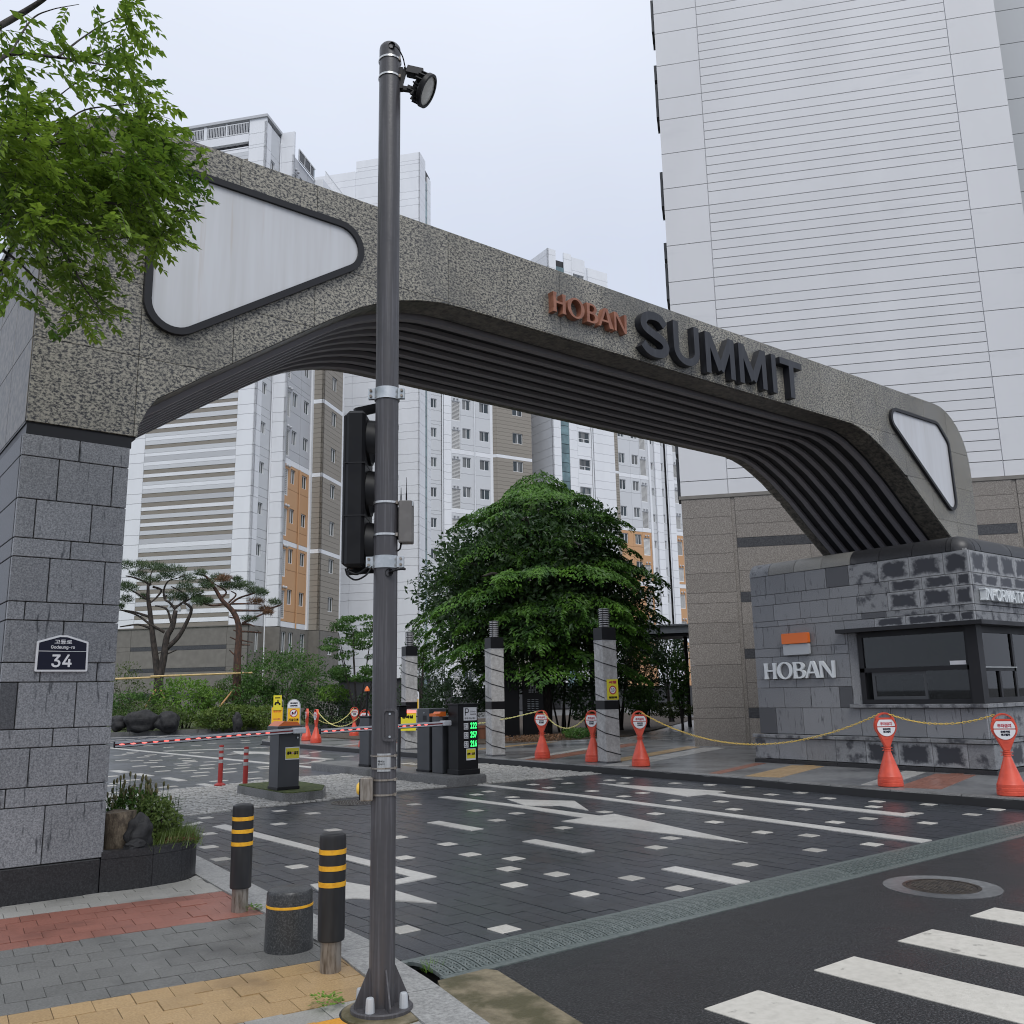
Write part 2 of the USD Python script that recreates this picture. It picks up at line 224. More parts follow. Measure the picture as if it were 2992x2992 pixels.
M['leaf_mid'] = leafmat('leaf_mid', (0.03, 0.085, 0.018), (0.095, 0.19, 0.035), 0.35)
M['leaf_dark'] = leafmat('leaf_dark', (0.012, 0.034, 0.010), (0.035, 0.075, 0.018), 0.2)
M['leaf_moss'] = leafmat('leaf_moss', (0.03, 0.06, 0.012), (0.085, 0.12, 0.025), 0.2)
M['leaf_herb'] = leafmat('leaf_herb', (0.045, 0.085, 0.022), (0.15, 0.21, 0.05), 0.35)
M['leaf_head'] = leafmat('leaf_head', (0.09, 0.09, 0.04), (0.19, 0.17, 0.085), 0.2)
M['glass'] = usdkit.material(stage, '/World/Looks/glass', {'f': ('fresnel', {'IOR': 1.5}), 't': ('transparent_bsdf', {'color': (0.55, 0.58, 0.58)}), 'g': ('glossy_bsdf', {'color': (0.9, 0.9, 0.9), 'roughness': 0.02}), 'm': ('mix_closure', {})},
    [('f.fac', 'm.fac'), ('t.BSDF', 'm.closure1'), ('g.BSDF', 'm.closure2')], surface='m.closure')
M['rail_glass'] = usdkit.material(stage, '/World/Looks/rail_glass', {'f': ('fresnel', {'IOR': 1.5}), 't': ('transparent_bsdf', {'color': (0.86, 0.89, 0.9)}), 'g': ('glossy_bsdf', {'color': (0.9, 0.9, 0.9), 'roughness': 0.03}), 'm': ('mix_closure', {})},
    [('f.fac', 'm.fac'), ('t.BSDF', 'm.closure1'), ('g.BSDF', 'm.closure2')], surface='m.closure')
M['interior'] = mat('interior', (0.05, 0.05, 0.052), (0.09, 0.09, 0.09), scale=1.5, rough=0.8)

# ---------------------------------------------------------------- mesh helpers
class MB:
    """Collects simple shapes into one mesh."""
    def __init__(s): s.v, s.f, s.n, s.t = [], [], 0, []
    def add(s, v, f, uv=None):
        v = np.asarray(v, float); f = np.asarray(f, int)
        if f.shape[1] == 4: f = np.vstack([f[:, [0, 1, 2]], f[:, [0, 2, 3]]])
        s.v.append(v); s.f.append(f + s.n); s.n += len(v); s.t.append(np.zeros((len(v), 2)) if uv is None else uv); return s
    def box(s, x0, x1, y0, y1, z0, z1):
        v = [(x, y, z) for x in (x0, x1) for y in (y0, y1) for z in (z0, z1)]
        return s.add(v, [(0, 1, 3, 2), (4, 6, 7, 5), (0, 4, 5, 1), (2, 3, 7, 6), (0, 2, 6, 4), (1, 5, 7, 3)])
    def obox(s, c, ax, ay, az):
        """Box about c with half-axis vectors."""
        c, ax, ay, az = map(np.asarray, (c, ax, ay, az))
        v = [c + i * ax + j * ay + k * az for i in (-1, 1) for j in (-1, 1) for k in (-1, 1)]
        return s.add(v, [(0, 1, 3, 2), (4, 6, 7, 5), (0, 4, 5, 1), (2, 3, 7, 6), (0, 2, 6, 4), (1, 5, 7, 3)])
    def tube(s, pts, r, n=8, cap=True):
        p = np.asarray(pts, float); r = np.broadcast_to(r, (len(p),))
        t = np.gradient(p, axis=0); t /= np.linalg.norm(t, axis=1, keepdims=True) + 1e-12
        a = np.cross(t, np.where(np.abs(t[:, 2:]) < 0.92, [0, 0, 1.0], [1.0, 0, 0])); a /= np.linalg.norm(a, axis=1, keepdims=True) + 1e-12
        for i in range(1, len(p)):      # keep the frame from flipping
            if a[i] @ a[i - 1] < 0: a[i] = -a[i]
        b = np.cross(t, a); g = np.arange(n) * 2 * math.pi / n
        v = (p[:, None] + r[:, None, None] * (np.cos(g)[None, :, None] * a[:, None] + np.sin(g)[None, :, None] * b[:, None])).reshape(-1, 3)
        q = [(i * n + j, i * n + (j + 1) % n, (i + 1) * n + (j + 1) % n, (i + 1) * n + j) for i in range(len(p) - 1) for j in range(n)]
        f = [(x[0], x[1], x[2]) for x in q] + [(x[0], x[2], x[3]) for x in q]
        if cap:
            v = np.vstack([v, p[0], p[-1]]); k = len(p) * n; e = (len(p) - 1) * n
            f += [(k, (j + 1) % n, j) for j in range(n)] + [(k + 1, e + j, e + (j + 1) % n) for j in range(n)]
        return s.add(v, f)
    def cyl(s, p0, p1, r0, r1=None, n=16): return s.tube([p0, p1], [r0, r0 if r1 is None else r1], n)
    def lathe(s, prof, n=24, c=(0, 0, 0), sx=1, sy=1):
        g = np.arange(n) * 2 * math.pi / n
        v = np.array([(c[0] + sx * r * math.cos(a), c[1] + sy * r * math.sin(a), c[2] + z) for r, z in prof for a in g])
        f = [(i * n + j, i * n + (j + 1) % n, (i + 1) * n + (j + 1) % n, (i + 1) * n + j) for i in range(len(prof) - 1) for j in range(n)]
        return s.add(v, f)
    def poly(s, pg, fn, d0, d1):
        """Extrudes a shapely polygon: fn(a, b, d) maps plane coordinates and depth to x, y, z."""
        for g in getattr(pg, 'geoms', [pg]):
            if g.is_empty or g.area < 1e-9: continue
            v2, f2 = trimesh.creation.triangulate_polygon(g, engine='earcut')
            v2 = np.asarray(v2)[:, :2]; f2 = np.asarray(f2); m = len(v2)
            va, vb = fn(v2[:, 0], v2[:, 1], d0), fn(v2[:, 0], v2[:, 1], d1)
            s.add(va, f2[:, ::-1]); s.add(vb, f2)
            for ring in [g.exterior, *g.interiors]:
                c = np.array(ring.coords)[:-1]; k = len(c); j = np.arange(k)
                s.add(np.vstack([fn(c[:, 0], c[:, 1], d0), fn(c[:, 0], c[:, 1], d1)]), np.stack([j, (j + 1) % k, k + (j + 1) % k, k + j], 1))
        return s
    def block(s, lo, hi, ch, uvax=None, faces=None):
        """Chamfered stone; uvax = two axes whose span becomes 0..1 texture coordinates."""
        lo, hi = np.asarray(lo, float), np.asarray(hi, float); c = np.minimum(ch, 0.4 * (hi - lo)) if np.ndim(ch) == 0 else np.asarray(ch)
        v, idx = [], {}
        for sx in (0, 1):
            for sy in (0, 1):
                for sz in (0, 1):
                    for ax in range(3):
                        p = [(hi if q else lo)[k] + (0 if k == ax else (-c[k] if q else c[k])) for k, q in enumerate((sx, sy, sz))]
                        idx[sx, sy, sz, ax] = len(v); v.append(p)
        f = []
        def fa(*k): f.append([idx[x] for x in k])
        for ax in range(3):
            o = [k for k in range(3) if k != ax]
            for q in (0, 1):
                r = []
                for a, b in ((0, 0), (1, 0), (1, 1), (0, 1)):
                    w = [0, 0, 0]; w[ax] = q; w[o[0]] = a; w[o[1]] = b; r.append((*w, ax))
                fa(*r)
            for a in (0, 1):
                for b in (0, 1):
                    w = [0, 0, 0]; w[o[0]] = a; w[o[1]] = b; w2 = list(w); w2[ax] = 1
                    fa((*w, o[0]), (*w2, o[0]), (*w2, o[1]), (*w, o[1]))
        tri = [[idx[(sx, sy, sz, k)] for k in range(3)] for sx in (0, 1) for sy in (0, 1) for sz in (0, 1)]
        v = np.array(v); q = np.array(f); ff = np.vstack([q[:, [0, 1, 2]], q[:, [0, 2, 3]], tri])
        ctr = (lo + hi) / 2; nn = np.cross(v[ff[:, 1]] - v[ff[:, 0]], v[ff[:, 2]] - v[ff[:, 0]]); bad = (nn * (v[ff].mean(1) - ctr)).sum(1) < 0
        ff[bad] = ff[bad][:, ::-1]
        uv = None
        if uvax is not None: uv = np.stack([(v[:, k] - lo[k]) / (hi[k] - lo[k]) for k in uvax], 1)
        return s.add(v, ff, uv)
    def ball(s, c, r, sub=2, sq=(1, 1, 1)):
        m = trimesh.creation.icosphere(subdivisions=sub); return s.add(m.vertices * np.asarray(sq) * r + np.asarray(c), m.faces)
    def mesh(s): return np.vstack(s.v), np.vstack(s.f)
    def move(s, T):
        T = np.asarray(T); s.v = [x @ T[:3, :3].T + T[:3, 3] for x in s.v]; return s

COUNT = {}
def numbered(base):
    k = COUNT.get(base, 0); COUNT[base] = k + 1
    return base if k == 0 else f'{base}_{k:03d}'
def tag(prim, **kw):
    for k, v in kw.items():
        if v: prim.SetCustomDataByKey(k, v)
def geo(path, mb, m, smooth=False, uv=False):
    v, f = mb.mesh() if isinstance(mb, MB) else mb
    return usdkit.mesh(stage, path, (v, f), M[m], smooth=smooth, uv=np.vstack(mb.t) if uv else None).GetPrim()
def part(parent, name, mb, m, smooth=False, label=None, kind=None, uv=False):
    p = numbered(parent + '/' + name); pr = geo(p, mb, m, smooth, uv); tag(pr, label=label, kind=kind); return p
def holder(parent, name, kind=None):
    p = numbered(parent + '/' + name); x = UsdGeom.Xform.Define(stage, p); tag(x.GetPrim(), kind=kind); return p
def thing(name, label, category, loc=(0, 0, 0), rot=0.0, group=None, kind=None):
    p = numbered('/World/' + name); x = UsdGeom.Xform.Define(stage, p)
    x.AddTranslateOp().Set(Gf.Vec3d(*map(float, loc))); x.AddRotateZOp().Set(float(rot))
    tag(x.GetPrim(), label=label, category=category, group=group, kind=kind); return p
def single(name, mb, m, label, category, smooth=False, group=None, kind=None):
    p = numbered('/World/' + name); pr = geo(p, mb, m, smooth); tag(pr, label=label, category=category, group=group, kind=kind); return p
def struct(name, mb=None, m=None, smooth=False):
    p = numbered('/World/' + name)
    pr = geo(p, mb, m, smooth) if mb is not None else UsdGeom.Xform.Define(stage, p).GetPrim()
    tag(pr, kind='structure'); return p
def dup(src, label, loc, rot=0.0, group=None):
    """A copy of a finished thing under the next number, with its own place and label."""
    sp = stage.GetPrimAtPath(src); name = sp.GetName()
    p = numbered('/World/' + name); x = UsdGeom.Xform.Define(stage, p); pr = x.GetPrim()
    pr.GetReferences().AddInternalReference(src); pr.SetInstanceable(True)
    x.ClearXformOpOrder(); x.AddTranslateOp().Set(Gf.Vec3d(*map(float, loc))); x.AddRotateZOp().Set(float(rot))
    tag(pr, label=label, category=sp.GetCustomDataByKey('category'), group=group or sp.GetCustomDataByKey('group')); return p

XZ = lambda y0=0.0, sgn=1: (lambda a, b, d: np.stack([a, np.full_like(a, 1.0) * (y0 + sgn * d), b], 1))       # polygon in x-z
XY = lambda a, b, d: np.stack([a, b, np.full_like(a, 1.0) * d], 1)
def wallframe(A, dr):
    """Polygons in (distance along wall, height); depth d outward to the right of the direction."""
    A = np.asarray(A, float); dr = np.asarray(dr, float); dr = dr / np.linalg.norm(dr); n = np.array([dr[1], -dr[0]])
    return lambda a, b, d: np.stack([A[0] + a * dr[0] + n[0] * d, A[1] + a * dr[1] + n[1] * d, b], 1)
def rrect(x0, z0, x1, z1, r): return sbox(x0 + r, z0 + r, x1 - r, z1 - r).buffer(r, quad_segs=4)
def rounded(pts, r, segs=6): return Polygon(pts).buffer(-r).buffer(r, quad_segs=segs)
def smoothpath(P, k=6):
    """Catmull-Rom through the points."""
    P = np.asarray(P, float); Q = np.vstack([2 * P[0] - P[1], P, 2 * P[-1] - P[-2]]); out = []
    for i in range(1, len(Q) - 2):
        for t in np.linspace(0, 1, k, endpoint=False):
            a, b, c, d = Q[i - 1:i + 3]
            out.append(0.5 * (2 * b + (c - a) * t + (2 * a - 5 * b + 4 * c - d) * t * t + (3 * b - a - 3 * c + d) * t ** 3))
    return np.array(out + [P[-1]])

# ---------------------------------------------------------------- lettering
GLYPH = json.loads(r'''{"고등로":[130,44,"88,10 106,10 106,17 93,17 93,32 119,32 119,37 93,37 93,42 125,42 125,27 99,27 99,23 126,22 126,17 112,17 112,10 130,10 129,5 89,5|44,20 45,25 85,25 86,24 86,20|49,11 55,17 71,18 77,16 80,13 81,7 77,2 72,0 58,0 53,2 50,5/55,10 60,5 69,5 73,6 75,9 70,13 61,13|49,28 49,43 50,44 80,44 81,43 81,39 55,38 55,32 81,32 81,27 50,27|0,6 1,11 16,11 16,27 22,26 22,11 41,11 42,10 42,6|5,36 5,41 37,41 37,24 35,14 29,16 31,25 31,36"],"주차금지":[174,50,"132,14 133,17 139,20 144,31 144,36 134,37 135,45 163,45 164,49 166,50 172,50 174,48 174,1 173,0 165,0 164,10 159,9 157,10 151,15 150,18 139,8 136,8/154,30 157,23 161,19 164,19 164,36 154,36|1,16 0,23 3,25 3,31 11,33 16,36 16,38 5,38 4,39 4,45 6,47 40,47 42,45 42,39 41,38 30,38 30,36 35,33 43,31 43,25 46,23 47,18 52,22 55,32 47,33 45,35 45,40 46,42 55,42 56,49 64,49 65,42 73,42 75,50 82,50 84,48 84,32 90,31 118,31 119,38 95,38 93,40 93,45 95,47 128,47 129,45 128,31 133,31 134,29 134,24 132,22 128,22 129,20 129,2 127,0 95,0 93,2 93,20 94,22 89,23 84,23 84,2 83,0 75,0 74,10 69,9 67,10 60,17 54,10 50,8 48,8 45,11 44,16 28,16 28,1 19,0 18,1 18,16/103,10 119,9 119,13 103,13/65,28 68,22 71,19 74,19 74,33 65,33/18,26 18,25 28,26 23,30"],"호반써밋":[178,52,"135,22 135,46 137,48 161,48 163,46 164,50 166,52 173,52 176,50 176,17 175,15 170,13 170,12 176,11 178,9 178,4 175,0 166,1 158,7 152,2 141,0 137,6 138,10 149,14 152,18 152,21 136,21/151,36 147,37 147,32 151,32|88,14 88,19 92,22 94,27 95,47 104,48 106,46 109,48 116,48 118,46 118,36 120,36 121,50 123,52 132,51 133,49 133,2 131,0 122,0 121,10 116,10 114,13 111,13 109,10 105,9 101,13 96,10 92,10|0,13 3,16 10,17 6,23 6,30 8,34 4,34 2,37 3,44 4,45 18,45 18,49 20,51 28,51 30,49 30,45 44,45 45,44 48,48 55,49 58,47 58,41 61,41 64,48 71,49 73,48 77,52 83,52 86,50 86,38 92,37 92,28 86,27 86,12 88,10 88,3 86,1 53,1 51,3 51,19 48,19 46,21 45,35 40,34 42,30 42,23 38,17 47,15 48,8 46,5 2,5 0,8/74,20 63,19 63,12 75,12/21,28 21,25 27,25 28,27 28,28"],"판교밸리":[175,53,"134,13 134,34 136,36 150,37 149,38 136,38 134,40 134,47 136,49 160,49 162,47 163,51 165,53 173,53 175,51 175,3 174,1 171,0 164,1 163,12 136,11/146,22 160,23 163,24 163,27 161,27 160,25 146,25|89,27 89,48 90,50 98,51 101,49 102,47 105,51 121,52 123,53 131,52 132,51 132,12 134,8 133,2 131,1 98,1 96,2 95,24 91,24|0,21 0,29 5,31 5,38 1,39 1,47 3,49 28,49 31,53 39,53 41,51 41,39 47,38 47,29 41,28 41,13 42,12 44,17 53,18 54,32 56,33 64,32 67,33 74,32 74,37 50,37 48,38 47,44 49,48 84,48 86,46 85,19 90,17 91,10 89,7 45,7 44,8 43,4 41,2 8,2 6,4 6,19 2,19/21,20 18,19 18,13 30,13 29,20"],"경적":[100,60,"51,27 51,31 57,34 63,42 63,44 55,44 53,46 52,52 53,55 55,56 85,56 87,54 88,58 92,60 96,60 100,58 100,1 90,0 88,2 88,14 61,14 59,16 59,21 55,22/71,29 68,26 73,27|0,25 0,31 11,35 17,40 18,43 4,44 2,46 3,55 5,56 30,56 32,55 33,50 35,50 37,59 44,60 48,58 48,22 47,20 49,16 49,12 47,7 44,4 32,0 24,0 16,2 12,4 8,9 7,16 9,21 3,21/23,16 20,15 20,13 24,12 32,12 36,14 33,16"],"금지":[101,59,"52,15 52,20 59,24 65,36 65,42 54,43 53,50 54,53 56,54 88,54 90,59 100,59 101,58 101,2 99,0 89,1 89,12 83,11 78,14 73,20 70,20 70,18 61,10 56,10/78,36 79,32 83,26 89,23 89,43 78,42|0,28 0,36 2,38 35,38 35,45 8,45 6,47 6,55 8,57 45,57 47,56 48,54 47,38 53,37 54,29 52,26 47,26 48,24 48,3 46,1 8,1 6,2 5,23 6,26 2,26/18,14 34,13 35,14 19,15"],"서행":[103,60,"52,43 52,52 62,53 62,57 64,59 74,58 76,53 79,53 80,58 82,59 90,58 93,60 101,59 102,58 102,21 101,19 103,15 101,6 93,1 88,0 75,0 66,3 62,7 61,10 61,16 64,22 56,26 54,30 55,41/75,13 88,12 89,13 76,14/70,35 66,35 66,33 70,33|0,16 0,21 9,28 12,34 13,53 15,55 25,54 26,42 36,42 37,58 38,59 48,59 49,58 49,1 48,0 39,0 37,2 37,14 34,12 29,12 21,19 21,21 18,21 18,19 9,11 4,11/30,30 34,24 37,24 37,30"],"천천히":[131,52,"0,21 0,26 5,28 9,32 9,34 1,36 1,44 3,46 10,46 11,51 13,52 21,51 22,46 30,46 31,50 33,52 41,52 43,50 44,26 49,28 53,32 53,34 45,36 45,44 47,46 54,46 55,51 57,52 65,51 66,46 74,46 75,50 77,52 85,52 87,50 88,42 91,45 99,45 100,50 102,51 109,51 111,49 112,45 119,45 119,50 121,52 129,52 131,50 131,2 129,0 121,0 119,2 119,16 117,16 116,13 110,10 101,10 96,12 91,19 91,28 94,34 90,34 88,37 87,13 86,12 88,10 87,1 53,1 51,4 51,16 48,16 44,21 42,12 44,10 43,1 9,1 7,4 7,16 4,16/117,33 119,32 119,34 117,34/104,22 107,21 108,26 104,27 103,25/69,17 63,20 63,12 75,12 75,18/25,17 19,20 19,12 31,12 31,18"],"주차가능대수":[262,46,"220,16 221,21 261,21 262,20 262,16 244,16 244,0 238,0 238,16|224,24 223,29 229,30 236,35 238,38 238,44 244,44 244,39 246,35 254,30 259,29 258,24 251,25 241,32 231,25|178,40 196,40 196,35 184,35 184,17 198,17 199,16 200,45 205,45 205,28 208,28 209,45 215,46 215,0 209,0 209,23 205,23 205,2 200,2 200,12 196,11 178,11|118,0 118,46 124,45 124,28 130,28 131,24 133,25 173,25 174,24 174,20 133,20 132,23 124,23 124,0|137,7 138,13 141,16 147,18 163,17 169,11 168,5 165,2 160,0 146,0 141,2/143,10 148,5 157,5 161,6 163,9 161,12 150,13 145,12|138,45 144,44 144,33 169,33 169,28 138,28|89,11 90,14 95,16 102,23 106,32 106,36 91,36 91,41 112,41 113,40 112,31 109,23 104,18 104,16 93,8 91,8|74,0 74,46 79,46 80,45 80,28 87,28 87,23 80,23 80,0|44,11 44,13 48,15 53,21 55,28 55,33 45,33 45,38 55,38 55,45 61,45 61,38 70,38 70,33 61,33 61,27 63,21 66,19 66,17 71,14 71,12 69,9 67,9 61,14 59,19 58,19 55,14 50,9 47,8|0,17 1,21 41,21 42,20 41,16 24,16 24,0 18,0 18,16 1,16|4,23 3,28 12,30 17,36 17,38 4,38 4,43 38,43 38,38 25,37 25,35 30,30 39,28 38,23 30,24 26,26 21,31 16,26 9,23"],"저속주행":[171,46,"132,35 132,40 141,40 141,45 147,45 147,40 155,40 156,45 161,45 162,44 162,34 165,34 165,45 171,46 171,16 168,15 171,11 170,4 162,0 149,0 142,3 140,7 141,12 146,16 156,17 156,35 150,35 154,30 153,21 148,18 141,18 138,19 134,24 134,29 138,35/146,7 150,5 160,5 164,6 165,9 161,12 151,12 146,10/162,29 162,16 165,16 165,29/141,29 140,24 142,23 147,23 149,25 149,28 147,30|88,17 89,21 129,21 130,20 129,16 112,16 112,0 106,0 106,16 89,16|92,23 91,28 100,30 105,36 105,38 92,38 92,43 126,43 126,38 113,37 113,35 118,30 127,28 126,23 118,24 114,26 109,31 104,26 97,23|44,19 45,23 62,23 62,30 52,26 48,26 47,31 57,34 62,40 62,45 68,45 68,40 73,34 83,31 82,26 78,26 68,30 68,23 86,23 85,18 45,18/62,31 62,30 68,31 65,34|49,11 49,16 80,16 81,15 81,0 75,0 75,11|23,25 23,30 32,30 32,45 38,46 38,0 32,0 32,25|0,12 3,16 6,17 11,27 11,36 2,36 2,41 27,41 27,36 17,35 18,26 21,20 29,14 27,10 26,9 23,10 15,19 12,18 11,14 4,8"],"지상으로":[178,50,"89,6 88,13 90,15 150,14 150,17 138,17 137,19 137,34 139,36 137,39 138,46 172,46 173,45 173,29 171,27 174,24 174,18 173,17 160,17 160,15 177,14 178,7 176,5|92,30 93,38 95,41 100,45 106,47 116,47 122,45 127,41 130,34 128,24 124,20 117,17 105,17 98,20 94,24/102,34 103,28 107,26 115,26 120,30 120,34 114,38 108,38|47,19 44,26 50,29 54,34 55,46 58,48 62,48 65,46 65,36 72,29 74,30 74,48 76,50 84,49 84,38 90,37 90,30 84,29 84,18 83,17 84,7 81,3 74,0 57,1 50,8 51,16 55,20 64,22 64,24 59,26 55,21 51,19/60,10 63,9 71,9 74,11 70,13 64,13 60,12|0,14 1,17 7,20 12,31 12,36 2,37 3,45 31,45 32,49 34,50 40,50 42,48 42,1 41,0 33,0 32,10 27,9 25,10 19,15 18,18 7,8 4,8/22,30 25,23 29,19 32,19 32,36 22,36"],"오토바이":[174,51,"164,2 164,50 172,51 174,49 174,2 171,0 167,0|118,2 118,50 126,51 128,49 129,33 134,33 137,42 143,47 155,46 159,42 162,34 162,24 159,16 153,11 149,10 143,11 137,16 135,24 128,24 128,2 119,1/144,25 148,20 152,24 152,34 149,38 144,34|0,8 1,15 18,15 18,19 10,22 6,26 4,31 4,36 6,41 14,47 18,48 32,47 36,45 41,39 42,31 40,26 36,22 29,20 28,18 29,15 62,15 62,19 51,19 49,21 49,45 51,47 84,47 85,40 83,38 84,36 83,29 85,27 85,20 84,19 72,19 73,15 90,15 90,45 92,47 100,46 101,35 106,35 106,45 108,47 116,46 116,12 115,11 92,11 90,12 90,8 88,6 46,6 45,7 44,6 2,6/100,21 106,20 106,26 100,26/14,35 15,30 19,28 26,28 31,30 32,34 29,38 21,39"],"방문차량":[175,48,"86,12 86,15 88,15 94,21 97,29 97,33 87,34 87,39 97,40 98,47 104,47 105,40 114,40 114,33 105,33 105,28 108,21 115,16 116,47 117,48 124,47 124,30 131,29 133,36 148,37 147,38 133,38 132,39 133,45 155,45 156,44 155,28 160,28 160,47 161,48 167,48 168,41 174,41 175,39 174,34 168,34 168,31 174,31 175,26 174,24 168,24 168,18 166,16 168,14 168,6 162,1 146,0 140,2 136,7 136,13 143,20 133,20 131,24 124,23 124,1 123,0 116,0 116,12 112,9 110,9 103,15 102,18 91,8 88,9/144,11 147,7 156,7 160,8 160,10 157,13 149,13/158,21 160,19 160,21/150,27 151,29 141,29 140,28|42,19 42,24 48,25 47,28 48,46 80,46 81,28 80,25 86,24 86,19 85,18 68,18 68,10 67,9 81,8 81,1 48,1 47,2 47,16 48,18/55,34 73,33 73,39 55,39/55,18 55,8 61,8 60,18|0,44 7,45 8,38 15,38 17,45 23,45 24,44 24,21 27,19 28,47 29,48 36,47 36,37 42,37 42,30 36,30 36,18 34,16 36,14 36,6 32,2 27,0 14,0 8,2 5,5 4,7 5,15 11,19 15,19 15,20 0,22/12,11 15,7 24,7 28,8 28,10 24,13 17,13/16,30 8,31 8,28 16,28"],"경비실":[132,53,"46,47 48,49 56,49 58,46 58,37 62,37 63,48 72,49 75,47 75,51 77,53 84,53 87,51 88,32 97,38 99,42 100,51 102,52 109,51 111,49 112,39 116,35 118,35 119,51 121,53 129,53 131,51 132,3 130,1 97,1 95,3 95,23 91,23 88,27 87,3 83,0 76,1 75,13 72,11 48,11 46,13/58,23 62,22 62,26 58,26|0,24 1,29 12,33 15,37 3,39 2,47 4,49 28,49 30,46 32,52 34,53 40,53 43,51 43,20 42,19 43,9 39,4 32,1 18,1 11,4 7,9 7,18 3,19/22,15 22,12 28,12 29,14 29,15"],"에서는":[129,46,"88,18 87,23 129,23 128,18|92,15 93,16 98,15 98,6 124,6 124,1 93,1 92,2|93,44 99,43 99,32 124,32 124,27 93,27|65,26 65,31 75,31 75,45 81,46 81,0 75,0 75,26|43,13 51,20 53,24 55,33 55,42 60,42 61,41 61,27 64,21 70,15 72,15 72,13 69,10 67,10 61,15 58,20 52,12 48,9 46,9|32,45 38,46 38,0 32,1|0,20 0,31 4,40 7,42 15,41 19,36 20,29 24,28 24,45 30,44 30,3 29,2 24,2 24,23 20,23 18,13 12,9 6,10 2,14/6,20 10,15 12,15 14,18 15,28 12,36 8,36 6,32"],"입니다":[130,46,"117,46 123,45 123,28 130,28 130,23 123,23 123,0 117,0|89,11 89,41 111,41 111,36 95,36 95,17 115,17 115,12|75,46 81,46 81,0 75,0|46,11 46,41 51,42 52,41 52,17 72,18 73,13 61,11|7,20 13,20 13,14 31,14 31,46 37,46 37,0 7,0/13,6 31,5 31,9 13,9|0,31 1,38 6,43 9,44 16,44 21,42 25,36 24,27 18,22 8,22 4,24/6,35 8,28 15,27 19,30 19,35 16,38 9,38"]}''')
def hangul(text, x, z, w, h, fn_wall, d0, d1, mb=None):
    """Korean lettering stretched to w by h with its centre at (x, z) on a wall."""
    W, H, s = GLYPH[text]; mb = mb or MB(); polys = []
    for g in s.split('|'):
        rings = [[tuple(map(float, q.split(','))) for q in r.split()] for r in g.split('/')]
        p = Polygon(rings[0], rings[1:])
        if not p.is_valid: p = p.buffer(0)
        polys.append(affinity.translate(affinity.scale(p, w / W, h / H, origin=(0, 0)), x - w / 2, z - h / 2))
    for p in polys: mb.poly(p, fn_wall, d0, d1)
    return mb
def latin(text, x, z, h, fn_wall, d0, d1, bold=False, w=None, mb=None):
    """Plain sans lettering, centre at (x, z), capital height h, optionally squeezed to width w."""
    m = text_mesh(text, h, depth=1.0, bold=bold); v = np.array(m.vertices); lo, hi = v.min(0), v.max(0)
    sc = 1.0 if w is None else w / (hi[0] - lo[0]); mb = mb or MB()
    a = x + (v[:, 0] - (lo[0] + hi[0]) / 2) * sc; b = z + v[:, 1] - (lo[1] + hi[1]) / 2
    A, B = fn_wall(a, b, d0), fn_wall(a, b, d1)
    mb.add(np.where(v[:, 2:] > 0.5, B, A), np.array(m.faces)); return mb
def flared(ch):
    """Capitals of the flared roman alphabet used on the gate, one unit tall: (polygon, width)."""
    def stem(x, w=0.2, f=0.035): return Polygon([(x - f, 0), (x + w + f, 0), (x + w, 0.2), (x + w, 0.8), (x + w + f, 1), (x - f, 1), (x, 0.8), (x, 0.2)])
    def ell(cx, cz, rx, rz): return affinity.scale(Point(cx, cz).buffer(1, quad_segs=12), rx, rz, origin=(cx, cz))
    if ch == 'H': return unary_union([stem(0.04), stem(0.70), sbox(0.2, 0.46, 0.75, 0.57)]), 0.95
    if ch == 'O': return ell(0.55, 0.5, 0.55, 0.53).difference(ell(0.55, 0.5, 0.34, 0.44)), 1.10
    if ch == 'B':
        up_ = ell(0.42, 0.745, 0.36, 0.255).union(sbox(0.1, 0.49, 0.42, 1)).difference(ell(0.40, 0.745, 0.19, 0.165).union(sbox(0.22, 0.58, 0.40, 0.91)))
        lo_ = ell(0.45, 0.275, 0.42, 0.275).union(sbox(0.1, 0, 0.45, 0.55)).difference(ell(0.43, 0.275, 0.21, 0.185).union(sbox(0.22, 0.09, 0.43, 0.46)))
        return unary_union([stem(0.04), up_.intersection(sbox(0.05, 0, 1, 1)), lo_.intersection(sbox(0.05, 0, 1, 1))]), 0.88
    if ch == 'A': return Polygon([(0, 0), (0.14, 0), (0.52, 0.86), (0.78, 0), (1.06, 0), (0.66, 1.02), (0.44, 1.02)]).union(sbox(0.22, 0.28, 0.78, 0.38)), 1.04
    if ch == 'N': return unary_union([Polygon([(0.03, 0), (0.17, 0), (0.15, 1), (0.0, 1)]), Polygon([(0.0, 1), (0.24, 1), (0.92, 0.02), (0.92, -0.02), (0.78, -0.02)]), Polygon([(0.80, 0), (0.94, 0), (0.98, 1), (0.80, 1)])]), 0.96

# ================================================================ the ground
Z = np.zeros
g = MB(); g.box(-250, 350, -250, 350, -0.4, -0.10); struct('ground', g, 'far_ground')

